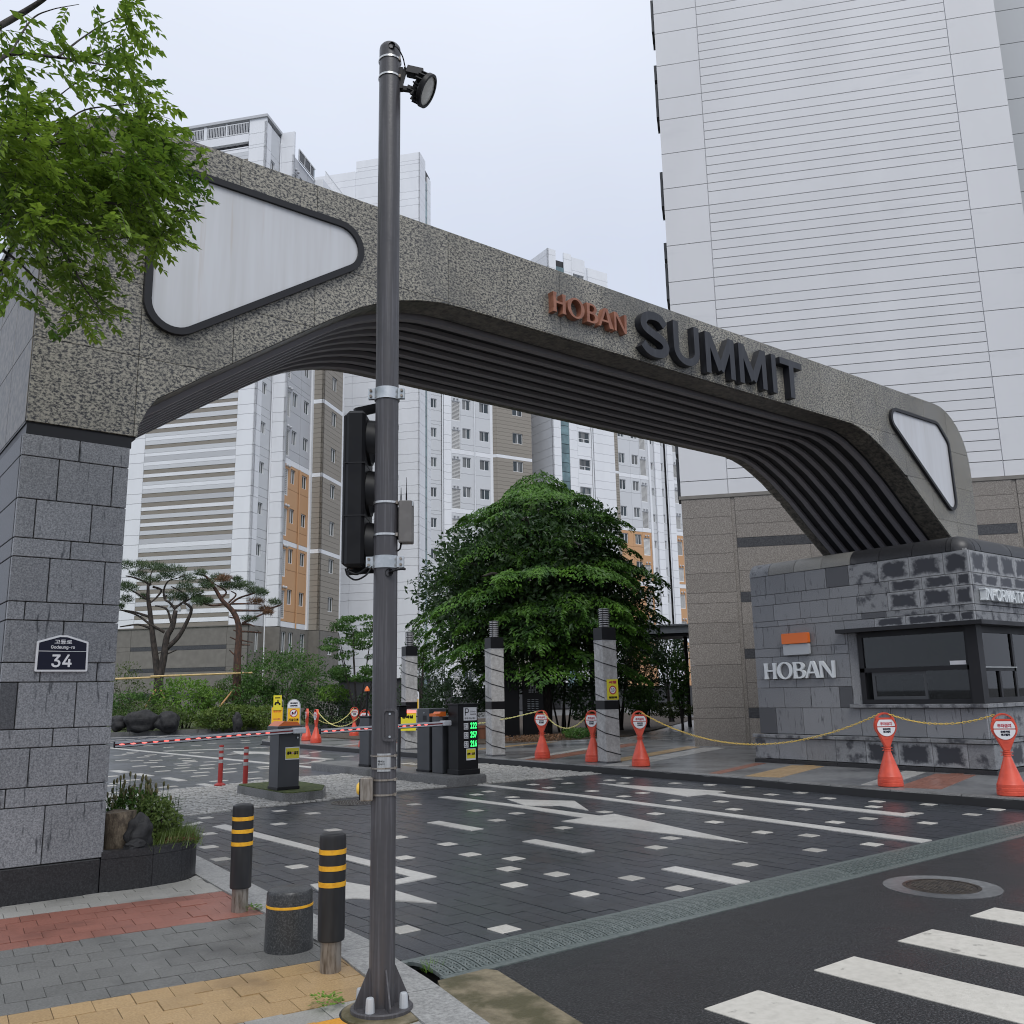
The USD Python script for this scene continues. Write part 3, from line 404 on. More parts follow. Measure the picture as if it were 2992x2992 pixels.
# asphalt street in front of the gate
pg = Polygon([(-60, -40), (90, -40), (90, 4.50), (3.32, 4.50), (3.13, 3.53), (2.95, 2.6), (2.75, 1.2), (2.6, -0.5), (2.5, -3), (-60, -3)])
road = struct('road', MB().poly(pg, XY, -0.08, 0.0), 'asphalt')
for x0, x1, y1 in ((2.80, 3.22, 3.27), (3.72, 4.15, 3.27), (4.66, 5.06, 3.28), (5.55, 5.97, 3.285), (6.49, 6.85, 3.29), (7.40, 7.80, 3.29), (8.30, 8.70, 3.29)):
    edge = [(x0 + 0.005 * rng.uniform(-1, 1), y) for y in np.arange(-2.2, y1, 0.22)]
    far = [(x1 + 0.005 * rng.uniform(-1, 1), y) for y in np.arange(-2.2, y1, 0.22)][::-1]
    if x0 < 3: edge = [(x, y) for x, y in edge if y < 0.0]; far = [(x, y) for x, y in far if y < 0.0]
    part(road, 'crossing_stripe', MB().poly(Polygon(edge + ([(x0, y1), (x1, y1)] if x0 > 3 else []) + far), XY, 0.0, 0.004), 'road_white')
# concrete gutter between kerb stones and asphalt
pg = Polygon([(2.97, 4.52), (3.30, 4.52), (3.33, 4.45), (3.13, 3.53), (2.95, 2.6), (2.75, 1.2), (2.6, -0.5), (2.15, -0.5), (2.4, 1.2), (2.62, 2.9), (2.80, 3.86), (2.91, 4.40)])
struct('gutter', MB().poly(pg, XY, -0.08, 0.006), 'gutter')

# driveway through the gate: bed, pavers, inlaid pale stones, lane markings
drive = struct('driveway')
bed = Polygon([(3.0, 4.96), (12.6, 4.96), (12.6, 60), (-6, 60), (-6, 9.4), (3.3, 9.4), (3.2, 8.0), (3.1, 6.0)])
part(drive, 'bed', MB().poly(bed.intersection(sbox(-6, 0, 13, 17.0)), XY, -0.09, -0.012), 'concrete_bed')
near = Polygon([(3.03, 5.0), (3.12, 5.9), (3.30, 8.5), (3.37, 9.4), (2.9, 12.75), (12.45, 13.3), (12.40, 9.5), (12.22, 7.6), (12.26, 5.0)])
cand = []
row = 0
x = 3.03
while x < 12.45:
    y = 5.0 - 0.34 * ((row * 0.37) % 1)
    while y < 13.4:
        p = sbox(x + 0.003, y + 0.003, x + 0.163, y + 0.337).intersection(near)
        if p.area > 0.002: cand.append((math.hypot(x, y), p))
        y += 0.34
    x += 0.166; row += 1
cand.sort(key=lambda t: t[0])
rest = MB()
for i, (d, p) in enumerate(cand):
    p = p if p.geom_type == 'Polygon' else max(p.geoms, key=lambda q: q.area)
    dz = rng.uniform(-0.0025, 0.001)
    if i < 290: part(drive, 'paver', MB().poly(p, XY, -0.05, dz), 'paver_dark')
    else: rest.poly(p, XY, -0.012, dz)
part(drive, 'paver', rest, 'paver_dark', kind='stuff')
LIGHT = [(3.93,5.17),(5.25,6.83),(5.40,6.34),(4.86,6.25),(5.75,5.78),(5.05,5.60),(5.60,7.20),(5.43,7.68),(5.62,8.36),(7.25,8.37),(7.09,9.45),(7.47,10.42),(7.02,6.69),(7.56,6.98),(8.89,8.45),(8.63,12.02),(10.77,12.28),(7.67,9.78),(8.56,9.05),(9.03,12.24),(8.79,11.31),(7.26,11.65),(10.23,12.57),(10.07,11.96),(10.19,11.04),(10.00,10.14),(10.52,10.25),(10.12,9.25),(12.15,12.21),(11.62,12.12),(11.97,10.89),(11.41,11.58),(11.14,12.99),(3.42,5.62),(5.73,5.23),(5.49,9.15),(12.14,10.28),(12.25,9.60),(12.1,8.51),(11.63,8.69),(11.77,7.83),(10.45,8.67),(9.91,8.01),(10.52,7.37),(11.88,7.14),(11.34,6.87),(11.10,6.19),(10.30,6.33),(9.77,6.43),(8.81,7.43),(8.56,6.55),(8.72,6.07),(8.67,5.31),(7.99,5.51),(10.42,5.66),(11.45,5.64),(12.03,6.49),(12.1,5.65),(6.92,5.51),(5.53,12.41),(5.75,11.82),(4.97,11.16),(3.88,8.29),(5.22,10.19),(4.86,7.99),(3.68,10.03),(3.50,9.20),(4.02,10.99),(4.51,12.45)]
for x, y in LIGHT:
    part(drive, 'pale_paver', MB().block((x - 0.083, y - 0.085, -0.03), (x + 0.083, y + 0.085, 0.004), 0.003), 'paver_light')
def mark(pts, name='lane_marking', z=0.007): part(drive, name, MB().poly(Polygon(pts).buffer(0), XY, -0.02, z), 'mark_white')
mark([(4.26,11.53),(4.45,11.60),(4.50,9.04),(4.57,6.97),(4.14,6.94),(4.15,7.08),(4.40,7.12),(4.36,9.04)])
mark([(4.01,6.11),(4.01,6.72),(3.85,7.42),(3.60,7.42),(3.46,6.75),(3.62,6.72)], 'arrow')
mark([(9.50,13.2),(9.68,13.2),(9.70,10.6),(9.57,8.5),(9.30,5.02),(9.08,5.02),(9.38,8.5),(9.52,10.6)])
mark([(7.99,12.14),(8.18,12.14),(8.24,10.37),(8.24,8.8),(8.49,8.79),(7.86,6.2),(7.58,8.78),(7.97,8.80),(8.07,10.37)], 'arrow')
mark([(8.26,10.34),(8.56,11.14),(8.85,10.6),(9.09,10.23),(8.50,9.29),(8.58,9.95)], 'arrow')
mark([(11.10,11.88),(11.18,11.28),(11.50,9.44),(11.22,9.40),(11.15,8.9),(10.96,6.1),(10.72,6.1),(10.92,8.9),(10.99,9.38),(10.59,9.42)], 'arrow')
for q in ([(6.34,9.88),(6.53,9.90),(6.53,8.96),(6.34,8.94)], [(6.28,7.92),(6.47,7.93),(6.44,6.97),(6.27,6.97)], [(6.20,5.86),(6.39,5.86),(6.34,5.01),(6.16,5.02)], [(4.0,11.9),(4.17,12.0),(4.30,12.1),(4.32,12.0),(4.1,11.8)]): mark(q, 'dash')

# setts across the barrier line
setts = struct('sett_strip', MB().poly(Polygon([(-5, 12.75), (4.1, 12.79), (8.0, 13.42), (12.5, 13.15), (12.5, 17.2), (8, 17.3), (4.5, 16.5), (-5, 16.3)]), XY, -0.05, -0.010), 'cobble_bed')
spg = Polygon([(2.4, 12.72), (4.1, 12.80), (6.3, 13.15), (8.0, 13.42), (9.8, 13.40), (12.45, 13.15), (12.48, 17.1), (8, 17.3), (4.5, 16.5), (2.4, 16.35)])
cob = []
y = 12.75; k = 0
while y < 17.3:
    x = 2.4 + rng.uniform(0, 0.1)
    while x < 12.4:
        w, d = rng.uniform(0.075, 0.115), rng.uniform(0.078, 0.10)
        if spg.contains(Point(x + w / 2, y + 0.045)): cob.append((math.hypot(x, y), x, y + rng.uniform(-.01, .01), w, d))
        x += w + 0.016
    y += 0.102; k += 1
cob.sort()
rest = MB()
for i, (dd, x, y, w, d) in enumerate(cob):
    t = rng.uniform(0.004, 0.020); m = MB() if i < 290 else rest
    q = [(x + rng.uniform(-.008, .008), y + rng.uniform(-.008, .008)), (x + w + rng.uniform(-.008, .008), y + rng.uniform(-.008, .008)), (x + w + rng.uniform(-.008, .008), y + d + rng.uniform(-.008, .008)), (x + rng.uniform(-.008, .008), y + d + rng.uniform(-.008, .008))]
    cx, cy = x + w / 2, y + d / 2
    V = [(a, b, -0.012) for a, b in q] + [(cx + (a - cx) * .93, cy + (b - cy) * .93, t * .6) for a, b in q] + [(cx + (a - cx) * .66, cy + (b - cy) * .66, t + rng.uniform(-.003, .003)) for a, b in q]
    F = [(i0 + j, i0 + (j + 1) % 4, i0 + 4 + (j + 1) % 4, i0 + 4 + j) for i0 in (0, 4) for j in range(4)] + [(8, 9, 10, 11)]
    m.add(V, F)
    if i < 290: part(setts, 'sett', m, 'cobble')
part(setts, 'sett', rest, 'cobble', kind='stuff')

# paved court beyond the barriers
court = struct('court', MB().poly(Polygon([(-30, 16.2), (4.5, 16.45), (8, 17.25), (12.5, 17.05), (12.6, 30.0), (13.2, 31.2), (15.5, 32.6), (40, 32.6), (40, 50), (-30, 50)]), XY, -0.09, -0.001), 'paver_far')
FARL = [(7.68,28.39),(8.38,29.64),(8.03,28.82),(8.31,27.60),(7.88,26.82),(8.48,26.63),(7.09,25.96),(7.30,25.39),(7.69,25.06),(7.33,24.30),(8.45,25.11),(8.27,24.23),(8.12,23.66),(7.73,23.22),(7.61,22.59),(7.26,21.74),(8.48,23.25),(8.03,22.21),(7.62,21.11),(8.59,21.95),(7.90,20.53),(8.71,20.45),(7.57,19.65),(8.55,19.95),(7.01,22.68),(6.66,21.18),(7.10,20.78),(6.77,23.30),(7.13,20.06),(6.79,19.22),(7.90,19.21),(7.33,17.70),(5.48,19.36),(5.42,20.68),(6.64,17.73),(5.12,18.87),(4.79,18.43),(4.52,17.03),(5.56,17.32),(10.07,31.55),(9.62,27.40),(11.98,32.78),(12.89,31.97),(13.62,33.83),(11.04,31.69),(9.9,22.5),(10.2,20.9),(11.2,19.8),(11.7,22.1),(12.0,24.6),(11.4,18.6),(12.1,20.4),(10.5,18.3),(9.9,19.0)]
FARL += [(rng.uniform(7, 13), rng.uniform(33, 42)) for _ in range(26)] + [(rng.uniform(9.5, 12.2), rng.uniform(18, 29)) for _ in range(14)]
for x, y in FARL: part(court, 'pale_paver', MB().block((x - 0.16, y - 0.085, -0.03), (x + 0.16, y + 0.085, 0.004), 0.003), 'paver_light')
def fmark(pts, name='lane_marking'): part(court, name, MB().poly(Polygon(pts).buffer(0), XY, -0.02, 0.008), 'mark_white')
for q in ([(5.81,22.24),(6.02,22.24),(6.05,21.45),(5.84,21.45)], [(5.90,20.9),(6.10,20.9),(6.13,20.01),(5.93,20.01)], [(6.04,19.29),(6.22,19.29),(6.24,18.32),(6.06,18.32)], [(6.08,17.4),(6.25,17.4),(6.26,16.7),(6.09,16.7)]): fmark(q, 'dash')
fmark([(8.52,32.8),(8.70,32.8),(9.36,21.0),(9.58,17.4),(9.36,17.4),(9.16,21.0)])
fmark([(9.21,29.1),(9.21,29.35),(11.5,28.55),(11.5,28.35)])
fmark([(10.59,27.25),(10.15,25.5),(10.62,25.4),(10.62,24.4),(10.70,21.4),(10.95,21.4),(10.84,24.4),(10.86,25.4),(11.25,25.4)], 'arrow')
fmark([(7.5,42.0),(7.5,42.25),(14,41.2),(14,41.0)])

# left corner kerb stones
L = np.array([(3.40,10.2),(3.37,9.4),(3.30,8.5),(3.20,7.2),(3.12,5.9),(3.09,5.45),(3.01,5.02),(2.93,4.5),(2.80,3.86),(2.62,2.9),(2.4,1.2),(2.15,-0.5)])
kerbL = struct('corner_kerb', MB().box(2.6, 2.7, -0.4, -0.3, -0.09, -0.07), 'concrete_bed')
seg = smoothpath(L, 10); s = np.r_[0, np.cumsum(np.linalg.norm(np.diff(seg, axis=0), axis=1))]
def along(d): return np.array([np.interp(d, s, seg[:, 0]), np.interp(d, s, seg[:, 1])])
KW = 0.27
d = 0.0
while d < s[-1] - 0.2:
    e = min(d + 0.97, s[-1]); out, inn = [], []
    for t in np.linspace(d + 0.004, e - 0.004, 7):
        p, q = along(t), along(min(t + 0.02, s[-1])) - along(max(t - 0.02, 0)); q /= np.linalg.norm(q); n = np.array([q[1], -q[0]])
        out.append(p); inn.append(p + n * KW)
    part(kerbL, 'kerb_stone', MB().poly(Polygon(out + inn[::-1]), XY, -0.08, 0.010), 'kerb_light')
    d = e

# pavement with coloured bands, left of the driveway
walk = struct('pavement')
inner = [tuple(along(t) + KW * np.array([(along(min(t + .02, s[-1])) - along(max(t - .02, 0)))[1], -(along(min(t + .02, s[-1])) - along(max(t - .02, 0)))[0]]) / np.linalg.norm(along(min(t + .02, s[-1])) - along(max(t - .02, 0)))) for t in np.linspace(0, s[-1], 40)]
wpg = Polygon(inner + [(-14, -0.5), (-14, 8.6), (1.30, 8.6), (1.30, 8.36), (2.2, 8.36), (2.5, 8.32), (2.75, 8.35), (2.95, 8.45), (3.06, 8.6), (3.08, 10.2)]).buffer(-0.003)
part(walk, 'bed', MB().poly(wpg, XY, -0.09, -0.008), 'concrete_bed')
ca, sa = math.cos(math.radians(-6.5)), math.sin(math.radians(-6.5))
ring = Point(2.52, 4.30).buffer(0.235)
cells = []
EDGE = {'brick_pale': (7.93, 8.9), 'brick_red': (7.02, 7.93), 'brick_grey': (5.46, 7.02), 'brick_tan': (4.78, 5.46), 'brick_pale2': (-1, 4.78)}
r = 0
yy = 8.13 + 0.2 * 3
while yy > 0.6:
    off = 0.097 if r % 2 else 0.0
    for k in range(-50, 14):
        x0, y0 = 1.4 + k * 0.194 + off, yy
        q = []
        for a, b in ((0.002, 0.0025), (0.192, 0.0025), (0.192, 0.1985), (0.002, 0.1985)):
            X, Y = x0 + a - 1.4, y0 + b - 7.93
            q.append((1.4 + X * ca - Y * sa, 7.90 + X * sa + Y * ca))
        p = Polygon(q).intersection(wpg).difference(ring)
        if p.area < 0.002: continue
        c = p.centroid; ym = y0 + 0.1
        m = next(n for n, (lo, hi) in EDGE.items() if lo <= ym < hi + 5 * (n == 'brick_pale')) if ym >= -1 else 'brick_pale2'
        m = m.replace('2', '')
        if m == 'brick_pale' and ym < 5 and 2.05 < c.x < 2.35 and c.y < 4.35: m = 'brick_amber'
        cells.append((math.hypot(c.x - 1.6, c.y - 6.3), p, m, c))
    yy -= 0.2; r += 1
cells.sort(key=lambda t: t[0])
used = {}; rest = {}
for dd, p, m, c in cells:
    p = p if p.geom_type == 'Polygon' else max(p.geoms, key=lambda q: q.area)
    seen = c.x > 0.3 and c.y > 3.4 and c.y - 0.9 * c.x > 1.4
    used[m] = used.get(m, 0) + (1 if seen else 0)
    dz = rng.uniform(-0.004, 0.002)
    if seen and sum(used.values()) <= 295: part(walk, 'paving_brick', MB().poly(p, XY, -0.04, dz), m)
    else: rest.setdefault(m, MB()).poly(p, XY, -0.04, dz)
for m in rest: part(walk, 'paving_brick', rest[m], m, kind='stuff')
walkf = struct('pavement', MB().poly(Polygon([(-60, -3), (2.5, -3), (2.15, -0.5), (-14, -0.5), (-14, 8.6), (-60, 8.6)]), XY, -0.09, -0.004), 'walk_grey')
single('concrete_footing', MB().lathe([(0, 0.006), (0.16, 0.006), (0.225, 0.003), (0.232, -0.05)][::-1], 28, (2.52, 4.30, 0)), 'gutter', 'round mossy concrete footing set in the pavers under the tall pole', 'footing')

# drainage grating along the street edge
drain = thing('drain_grating', 'long cast iron drain grating between the dark driveway pavers and the asphalt', 'drain', (3.0, 4.53, 0))
m = MB(); m.box(0, 9.6, 0.0, 0.44, -0.085, -0.075); part(drain, 'channel', m, 'drain_void')
m = MB(); m.box(-0.01, 9.6, 0.405, 0.455, -0.05, 0.004); part(drain, 'frame', m, 'grate_iron')
m = MB(); m.box(0.02, 9.6, -0.02, 0.045, -0.05, 0.004); part(drain, 'frame', m, 'grate_iron')
yy = np.linspace(0.048, 0.40, 9); hz = lambda y: 0.006 + 0.020 * (1 - ((y - 0.224) / 0.18) ** 2)
for k in range(104):
    x0 = 0.035 + k * 0.092
    if x0 > 9.5: break
    m = MB()
    def bar(a, b, w=0.010):
        a, b = np.array(a), np.array(b); t = b - a; t /= np.linalg.norm(t); n = np.array([-t[1], t[0]]) * w / 2
        za, zb = hz(a[1]), hz(b[1]); V = []
        for q, z in ((a, za), (b, zb)):
            for sg in (1, -1):
                for dz in (0, -0.02): V.append((*(q + sg * n), z + dz))
        m.add(V, [(0, 2, 6, 4), (0, 4, 5, 1), (2, 3, 7, 6), (0, 1, 3, 2), (4, 6, 7, 5)])
    fine = k < 45
    ys = yy if fine else yy[::4]
    for x in (0.006, 0.040, 0.074):
        for a, b in zip(ys[:-1], ys[1:]): bar((x0 + x, a), (x0 + x, b), 0.013)
    for i, y in enumerate(yy): bar((x0, y), (x0 + 0.08, y), 0.013)
    if fine:
        for i in range(8):
            a, b = (yy[i], yy[i + 1]) if i % 2 else (yy[i + 1], yy[i]); bar((x0 + 0.006, a), (x0 + 0.040, b)); bar((x0 + 0.074, a), (x0 + 0.040, b))
    part(drain, 'grate', m, 'grate_iron')

# manhole covers
def manhole(label, x, y, r):
    t = thing('manhole_cover', label, 'manhole cover', (x, y, 0.0), 20)
    part(t, 'rim', MB().lathe([(r + 0.035, -0.02), (r + 0.035, 0.005), (r + 0.006, 0.006), (r + 0.006, -0.01)], 40), 'iron_rust', smooth=30)
    m = MB().lathe([(r, -0.02), (r, 0.003), (0.001, 0.004)], 40)
    for i in range(-9, 10):
        for j in range(-9, 10):
            px, py = i * r / 9.5, j * r / 9.5
            if math.hypot(px, py) < r * 0.9 and (i + j) % 2 == 0: m.block((px - r * .04, py - r * .04, 0.002), (px + r * .04, py + r * .04, 0.0085), 0.003)
    part(t, 'cover', m, 'iron_rust')
manhole('round dark iron manhole cover in the wet asphalt beside the white crossing stripes', 7.26, 3.88, 0.25)
manhole('round rusty manhole cover in the driveway pavers in front of the barrier island', 6.78, 12.52, 0.33)
struct('road_patch', MB().poly(Point(7.26, 3.88).buffer(0.43, quad_segs=16).difference(Point(7.26, 3.88).buffer(0.28, quad_segs=16)), XY, -0.01, 0.003), 'gutter_grey' if 'gutter_grey' in M else 'walk_grey')

# right-hand pavement with kerb, along the booth
KB = [(12.40, 4.2), (12.30, 5.6), (12.22, 7.0), (12.28, 8.2), (12.38, 9.4), (12.48, 11.5), (12.53, 14.0), (12.56, 18), (12.6, 24), (12.62, 29.2)]
end = [(12.75, 30.2), (13.1, 31.0), (13.9, 31.9), (15.2, 32.4), (17.5, 32.6), (40, 32.6)]
base = smoothpath(KB, 5)
kp = Polygon([tuple(p) for p in base] + end + [(40, 4.2)])
rwalk = struct('pavement', MB().poly(kp.buffer(-0.14), XY, -0.05, 0.128), 'walk_grey')
kerbR = struct('kerb', MB().poly(kp.difference(kp.buffer(-0.15)), XY, -0.05, 0.110), 'concrete_bed')
kl = np.vstack([base, smoothpath(end, 6)[1:30]]); ks = np.r_[0, np.cumsum(np.linalg.norm(np.diff(kl, axis=0), axis=1))]
def kal(t): return np.array([np.interp(t, ks, kl[:, 0]), np.interp(t, ks, kl[:, 1])])
t = 0.0
while t < ks[-1] - 0.5:
    e = t + 0.98; prof = [(0.010, -0.06), (0.0, 0.10), (0.012, 0.128), (0.03, 0.134), (0.155, 0.132)]; V, F = [], []
    st = np.linspace(t + 0.004, min(e - 0.004, ks[-1]), 4)
    for q in st:
        p = kal(q); tn = kal(min(q + .05, ks[-1])) - kal(max(q - .05, 0)); tn /= np.linalg.norm(tn); n = np.array([tn[1], -tn[0]])
        V += [(*(p + n * a), b) for a, b in prof]
    kk = len(prof)
    for i in range(3):
        for j in range(kk - 1): F.append((i * kk + j, (i + 1) * kk + j, (i + 1) * kk + j + 1, i * kk + j + 1))
    part(kerbR, 'kerb_stone', MB().add(V, F), 'kerb')
    t = e
# coloured bands in the right pavement (each a row of slabs)
def band(p0, p1, w, m, n, lift=0.133, across=3):
    p0, p1 = np.array(p0), np.array(p1); t = (p1 - p0); Lh = np.linalg.norm(t); t /= Lh; nn = np.array([-t[1], t[0]])
    for i in range(n):
        for j in range(across):
            o = 0.5 * (j % 2)
            a, b = p0 + t * Lh * max(0, (i + o - 0.5)) / n, p0 + t * Lh * min(n, (i + o + 0.5)) / n
            if np.linalg.norm(b - a) < 0.03: continue
            a, b = a + t * 0.003, b - t * 0.003
            lo, hi = (w * j / across - w / 2 + 0.003), (w * (j + 1) / across - w / 2 - 0.003)
            part(rwalk, 'paving_slab', MB().poly(Polygon([a + nn * lo, b + nn * lo, b + nn * hi, a + nn * hi]), XY, 0.12, lift), m)
band((12.66, 6.95), (15.1, 7.60), 0.60, 'walk_red', 9)
band((12.62, 7.62), (15.1, 8.30), 0.36, 'walk_pale', 9, across=2)
band((12.68, 9.62), (15.1, 10.36), 0.60, 'walk_tan', 9)
band((12.66, 10.60), (15.1, 11.42), 0.22, 'walk_red', 9, across=1)
band((12.72, 13.10), (18.3, 15.20), 0.56, 'walk_pale', 18)
band((13.3, 13.92), (18.3, 15.92), 0.40, 'walk_tan', 16, across=2)
band((12.72, 15.60), (18.4, 18.05), 0.50, 'walk_red', 18, across=2)
band((12.72, 16.05), (18.4, 18.6), 0.26, 'walk_pale', 18, across=1)
band((12.72, 19.3), (18.2, 21.0), 0.30, 'walk_tan', 14, across=1)
band((12.9, 24.2), (18.0, 25.9), 0.50, 'walk_red', 12, across=2)
band((12.9, 24.9), (18.0, 26.5), 0.30, 'walk_pale', 12, across=1)
# dark pavers of the passage beside the brown-based building
for i in range(15):
    for j in range(16):
        a = np.array([19.0, 19.3]) + np.array([0.635, -0.773]) * (j * 0.42 - 3.0) + np.array([0.773, 0.635]) * (i * 0.42) + np.array([0.635, -0.773]) * (0.21 if i % 2 else 0)
        q = [a + np.array([0.635, -0.773]) * x + np.array([0.773, 0.635]) * y for x, y in ((0.01, 0.01), (0.41, 0.01), (0.41, 0.41), (0.01, 0.41))]
        part(rwalk, 'paving_slab', MB().poly(Polygon(q), XY, 0.11, 0.140 + rng.uniform(-.003, .003)), 'walk_pale' if rng.random() < 0.1 else 'walk_grey')
# weeds in joints
def weed(x, y, z, r, n, name, label, m='leaf_bright', grass=False):
    mb = MB()
    for i in range(n):
        a = rng.uniform(0, 6.28); d = r * math.sqrt(rng.random()); h = rng.uniform(0.3, 1) * r * (1.2 if grass else 0.6); c = np.array([x + d * math.cos(a), y + d * math.sin(a), z + (0 if grass else h)])
        if grass:
            w = np.array([math.sin(a), -math.cos(a), 0]) * 0.003; t = c + np.array([math.cos(a), math.sin(a), 0]) * r * 0.5 + np.array([0, 0, h]); mb.add([c - w, c + w, t], [(0, 1, 2)])
        else:
            u = np.array([math.cos(a), math.sin(a), rng.uniform(-.3, .5)]) * 0.013; w = np.array([-math.sin(a), math.cos(a), 0.1]) * 0.008; mb.add([c - u, c + w, c + u, c - w], [(0, 1, 2, 3)])
    single(name, mb, m, label, 'weed', kind='stuff')
weed(2.31, 4.55, 0, 0.09, 90, 'weeds', 'small green weeds at the edge of the round footing of the pole')
weed(2.86, 6.85, 0.005, 0.07, 60, 'weeds', 'small green weeds beside the foot of the further striped bollard')
weed(3.06, 4.72, 0.0, 0.06, 40, 'weeds', 'tuft of green grass growing at the end of the drain grating', grass=True)

# ================================================================ the gate arch
AV0, AV1 = 8.37, 11.20          # front and back of the arch
arch = thing('gate_arch', 'long granite gate arch spanning the driveway with raised lettering and slatted dark soffit', 'gate', (0, 0, 0))
inner_edge = [(2.235, 3.915), (2.25, 4.03), (2.31, 4.18), (2.39, 4.31), (2.55, 4.42), (2.89, 4.67), (3.55, 5.13), (4.13, 5.53), (4.50, 5.77), (4.75, 5.89), (5.02, 5.99), (5.28, 6.06), (5.58, 6.11), (5.9, 6.125), (8, 6.125), (10.5, 6.12), (13.6, 6.12), (14.25, 6.118), (14.5, 6.08), (14.80, 6.0), (15.1, 5.87), (15.40, 5.725), (15.98, 5.37), (16.65, 4.89), (17.38, 4.39), (18.05, 3.93)]
arc = lambda cx, cz, r, a0, a1, n=9: [(cx + r * math.cos(t), cz + r * math.sin(t)) for t in np.radians(np.linspace(a0, a1, n))]
outline = inner_edge + [(18.55, 3.93)] + [(18.55, 5.9)] + arc(17.35, 5.86, 1.19, 0, 90) + arc(2.02, 6.37, 0.685, 90, 180) + [(1.328, 3.915)]
prof = Polygon(outline)
core = prof.buffer(-0.03)
part(arch, 'core', MB().poly(core, XZ(0), AV0 + 0.03, AV1 - 0.03), 'joint_dark')
cutz = [3.9, 4.68, 5.40, 6.14, 7.2]
cutx = [1.30, 2.205, 3.09, 3.955, 4.82, 5.675, 6.575, 7.455, 8.23, 9.13, 10.025, 10.9, 11.77, 12.55, 13.40, 14.27, 15.14, 16.0, 16.87, 17.73, 18.6]
def face_panels(d0, d1):
    for i in range(len(cutx) - 1):
        for j in range(len(cutz) - 1):
            p = prof.intersection(sbox(cutx[i] + 0.003, cutz[j] + 0.003, cutx[i + 1] - 0.003, cutz[j + 1] - 0.003))
            for g in getattr(p, 'geoms', [p]):
                if g.geom_type == 'Polygon' and g.area > 0.004: part(arch, 'granite_panel', MB().poly(g, XZ(0), d0, d1), 'arch_granite')
face_panels(AV0, AV0 + 0.032)
face_panels(AV1 - 0.032, AV1)
# underside: granite lips along both edges, dark recess with hanging slats between
ie = np.array(inner_edge)
def along_edge(y0, y1, off0, off1):
    """Ribbon that follows the inner edge between two depths, set off below it."""
    t = np.gradient(ie, axis=0); t /= np.linalg.norm(t, axis=1, keepdims=True); n = np.stack([t[:, 1], -t[:, 0]], 1)
    a, b = ie + n * off0, ie + n * off1; k = len(ie)
    V = np.vstack([np.stack([q[:, 0], np.full(k, y), q[:, 1]], 1) for q in (a, b) for y in (y0, y1)])
    i = np.arange(k - 1); F = []
    for r0, r1 in ((0, 1), (3, 2), (2, 0), (1, 3)): F.append(np.stack([r0 * k + i, r1 * k + i, r1 * k + i + 1, r0 * k + i + 1], 1))
    F.append(np.array([(0, k, 3 * k, 2 * k), (k - 1, 3 * k - 1, 4 * k - 1, 2 * k - 1)]))
    return MB().add(V, np.vstack(F))
cuts = [0, 5, 9, 12, 14, 15, 16, 18, 21, 23, 25]
def lip(y0, y1):
    global ie
    full = ie
    fine = np.vstack([np.stack([np.interp(np.linspace(0, len(full) - 1, 101), np.arange(len(full)), full[:, k]) for k in (0, 1)], 1)])
    for a, b in ((0, 9), (9, 20), (20, 28), (28, 36), (36, 44), (44, 52), (52, 57), (57, 60), (60, 63), (63, 66), (66, 73), (73, 80), (80, 87), (87, 94), (94, 100)):
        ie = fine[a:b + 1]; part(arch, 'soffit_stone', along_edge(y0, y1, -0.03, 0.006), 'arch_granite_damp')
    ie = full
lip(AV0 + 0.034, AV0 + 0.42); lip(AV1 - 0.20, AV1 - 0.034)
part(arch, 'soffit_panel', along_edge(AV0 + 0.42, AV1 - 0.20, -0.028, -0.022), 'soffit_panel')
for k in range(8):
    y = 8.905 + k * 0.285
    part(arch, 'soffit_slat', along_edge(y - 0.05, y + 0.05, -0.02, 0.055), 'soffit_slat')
    if k < 7: part(arch, 'soffit_board', along_edge(y + 0.055, y + 0.23, -0.021, 0.002), 'soffit_panel')
# end walls and top of the arch, in panels
for y0, y1 in ((8.405, 9.33), (9.336, 10.26), (10.266, 11.165)):
    for z0, z1 in ((3.915, 4.677), (4.683, 5.397), (5.403, 6.13)):
        part(arch, 'granite_panel', MB().block((1.322, y0, z0), (1.36, y1, z1), 0.003), 'arch_granite_damp')
        part(arch, 'granite_panel', MB().block((18.515, y0, z0), (18.553, y1, z1), 0.003), 'arch_granite')
tops = arc(17.35, 5.86, 1.19, 0, 90) + [(x, 7.05) for x in np.arange(16.5, 2.5, -1.0)] + arc(2.02, 6.37, 0.685, 90, 180)
for i in range(0, len(tops) - 1, 2):
    q = tops[i:i + 3]; k = len(q)
    V = [(x, y, z) for x, z in q for y in (AV0 + 0.034, AV1 - 0.034)]; F = [(2 * j, 2 * j + 1, 2 * j + 3, 2 * j + 2) for j in range(k - 1)]
    part(arch, 'coping_panel', MB().add(V, F), 'arch_granite')
part(arch, 'base_strip', MB().box(1.325, 2.232, 8.40, 11.17, 3.895, 3.913), 'dark_metal')
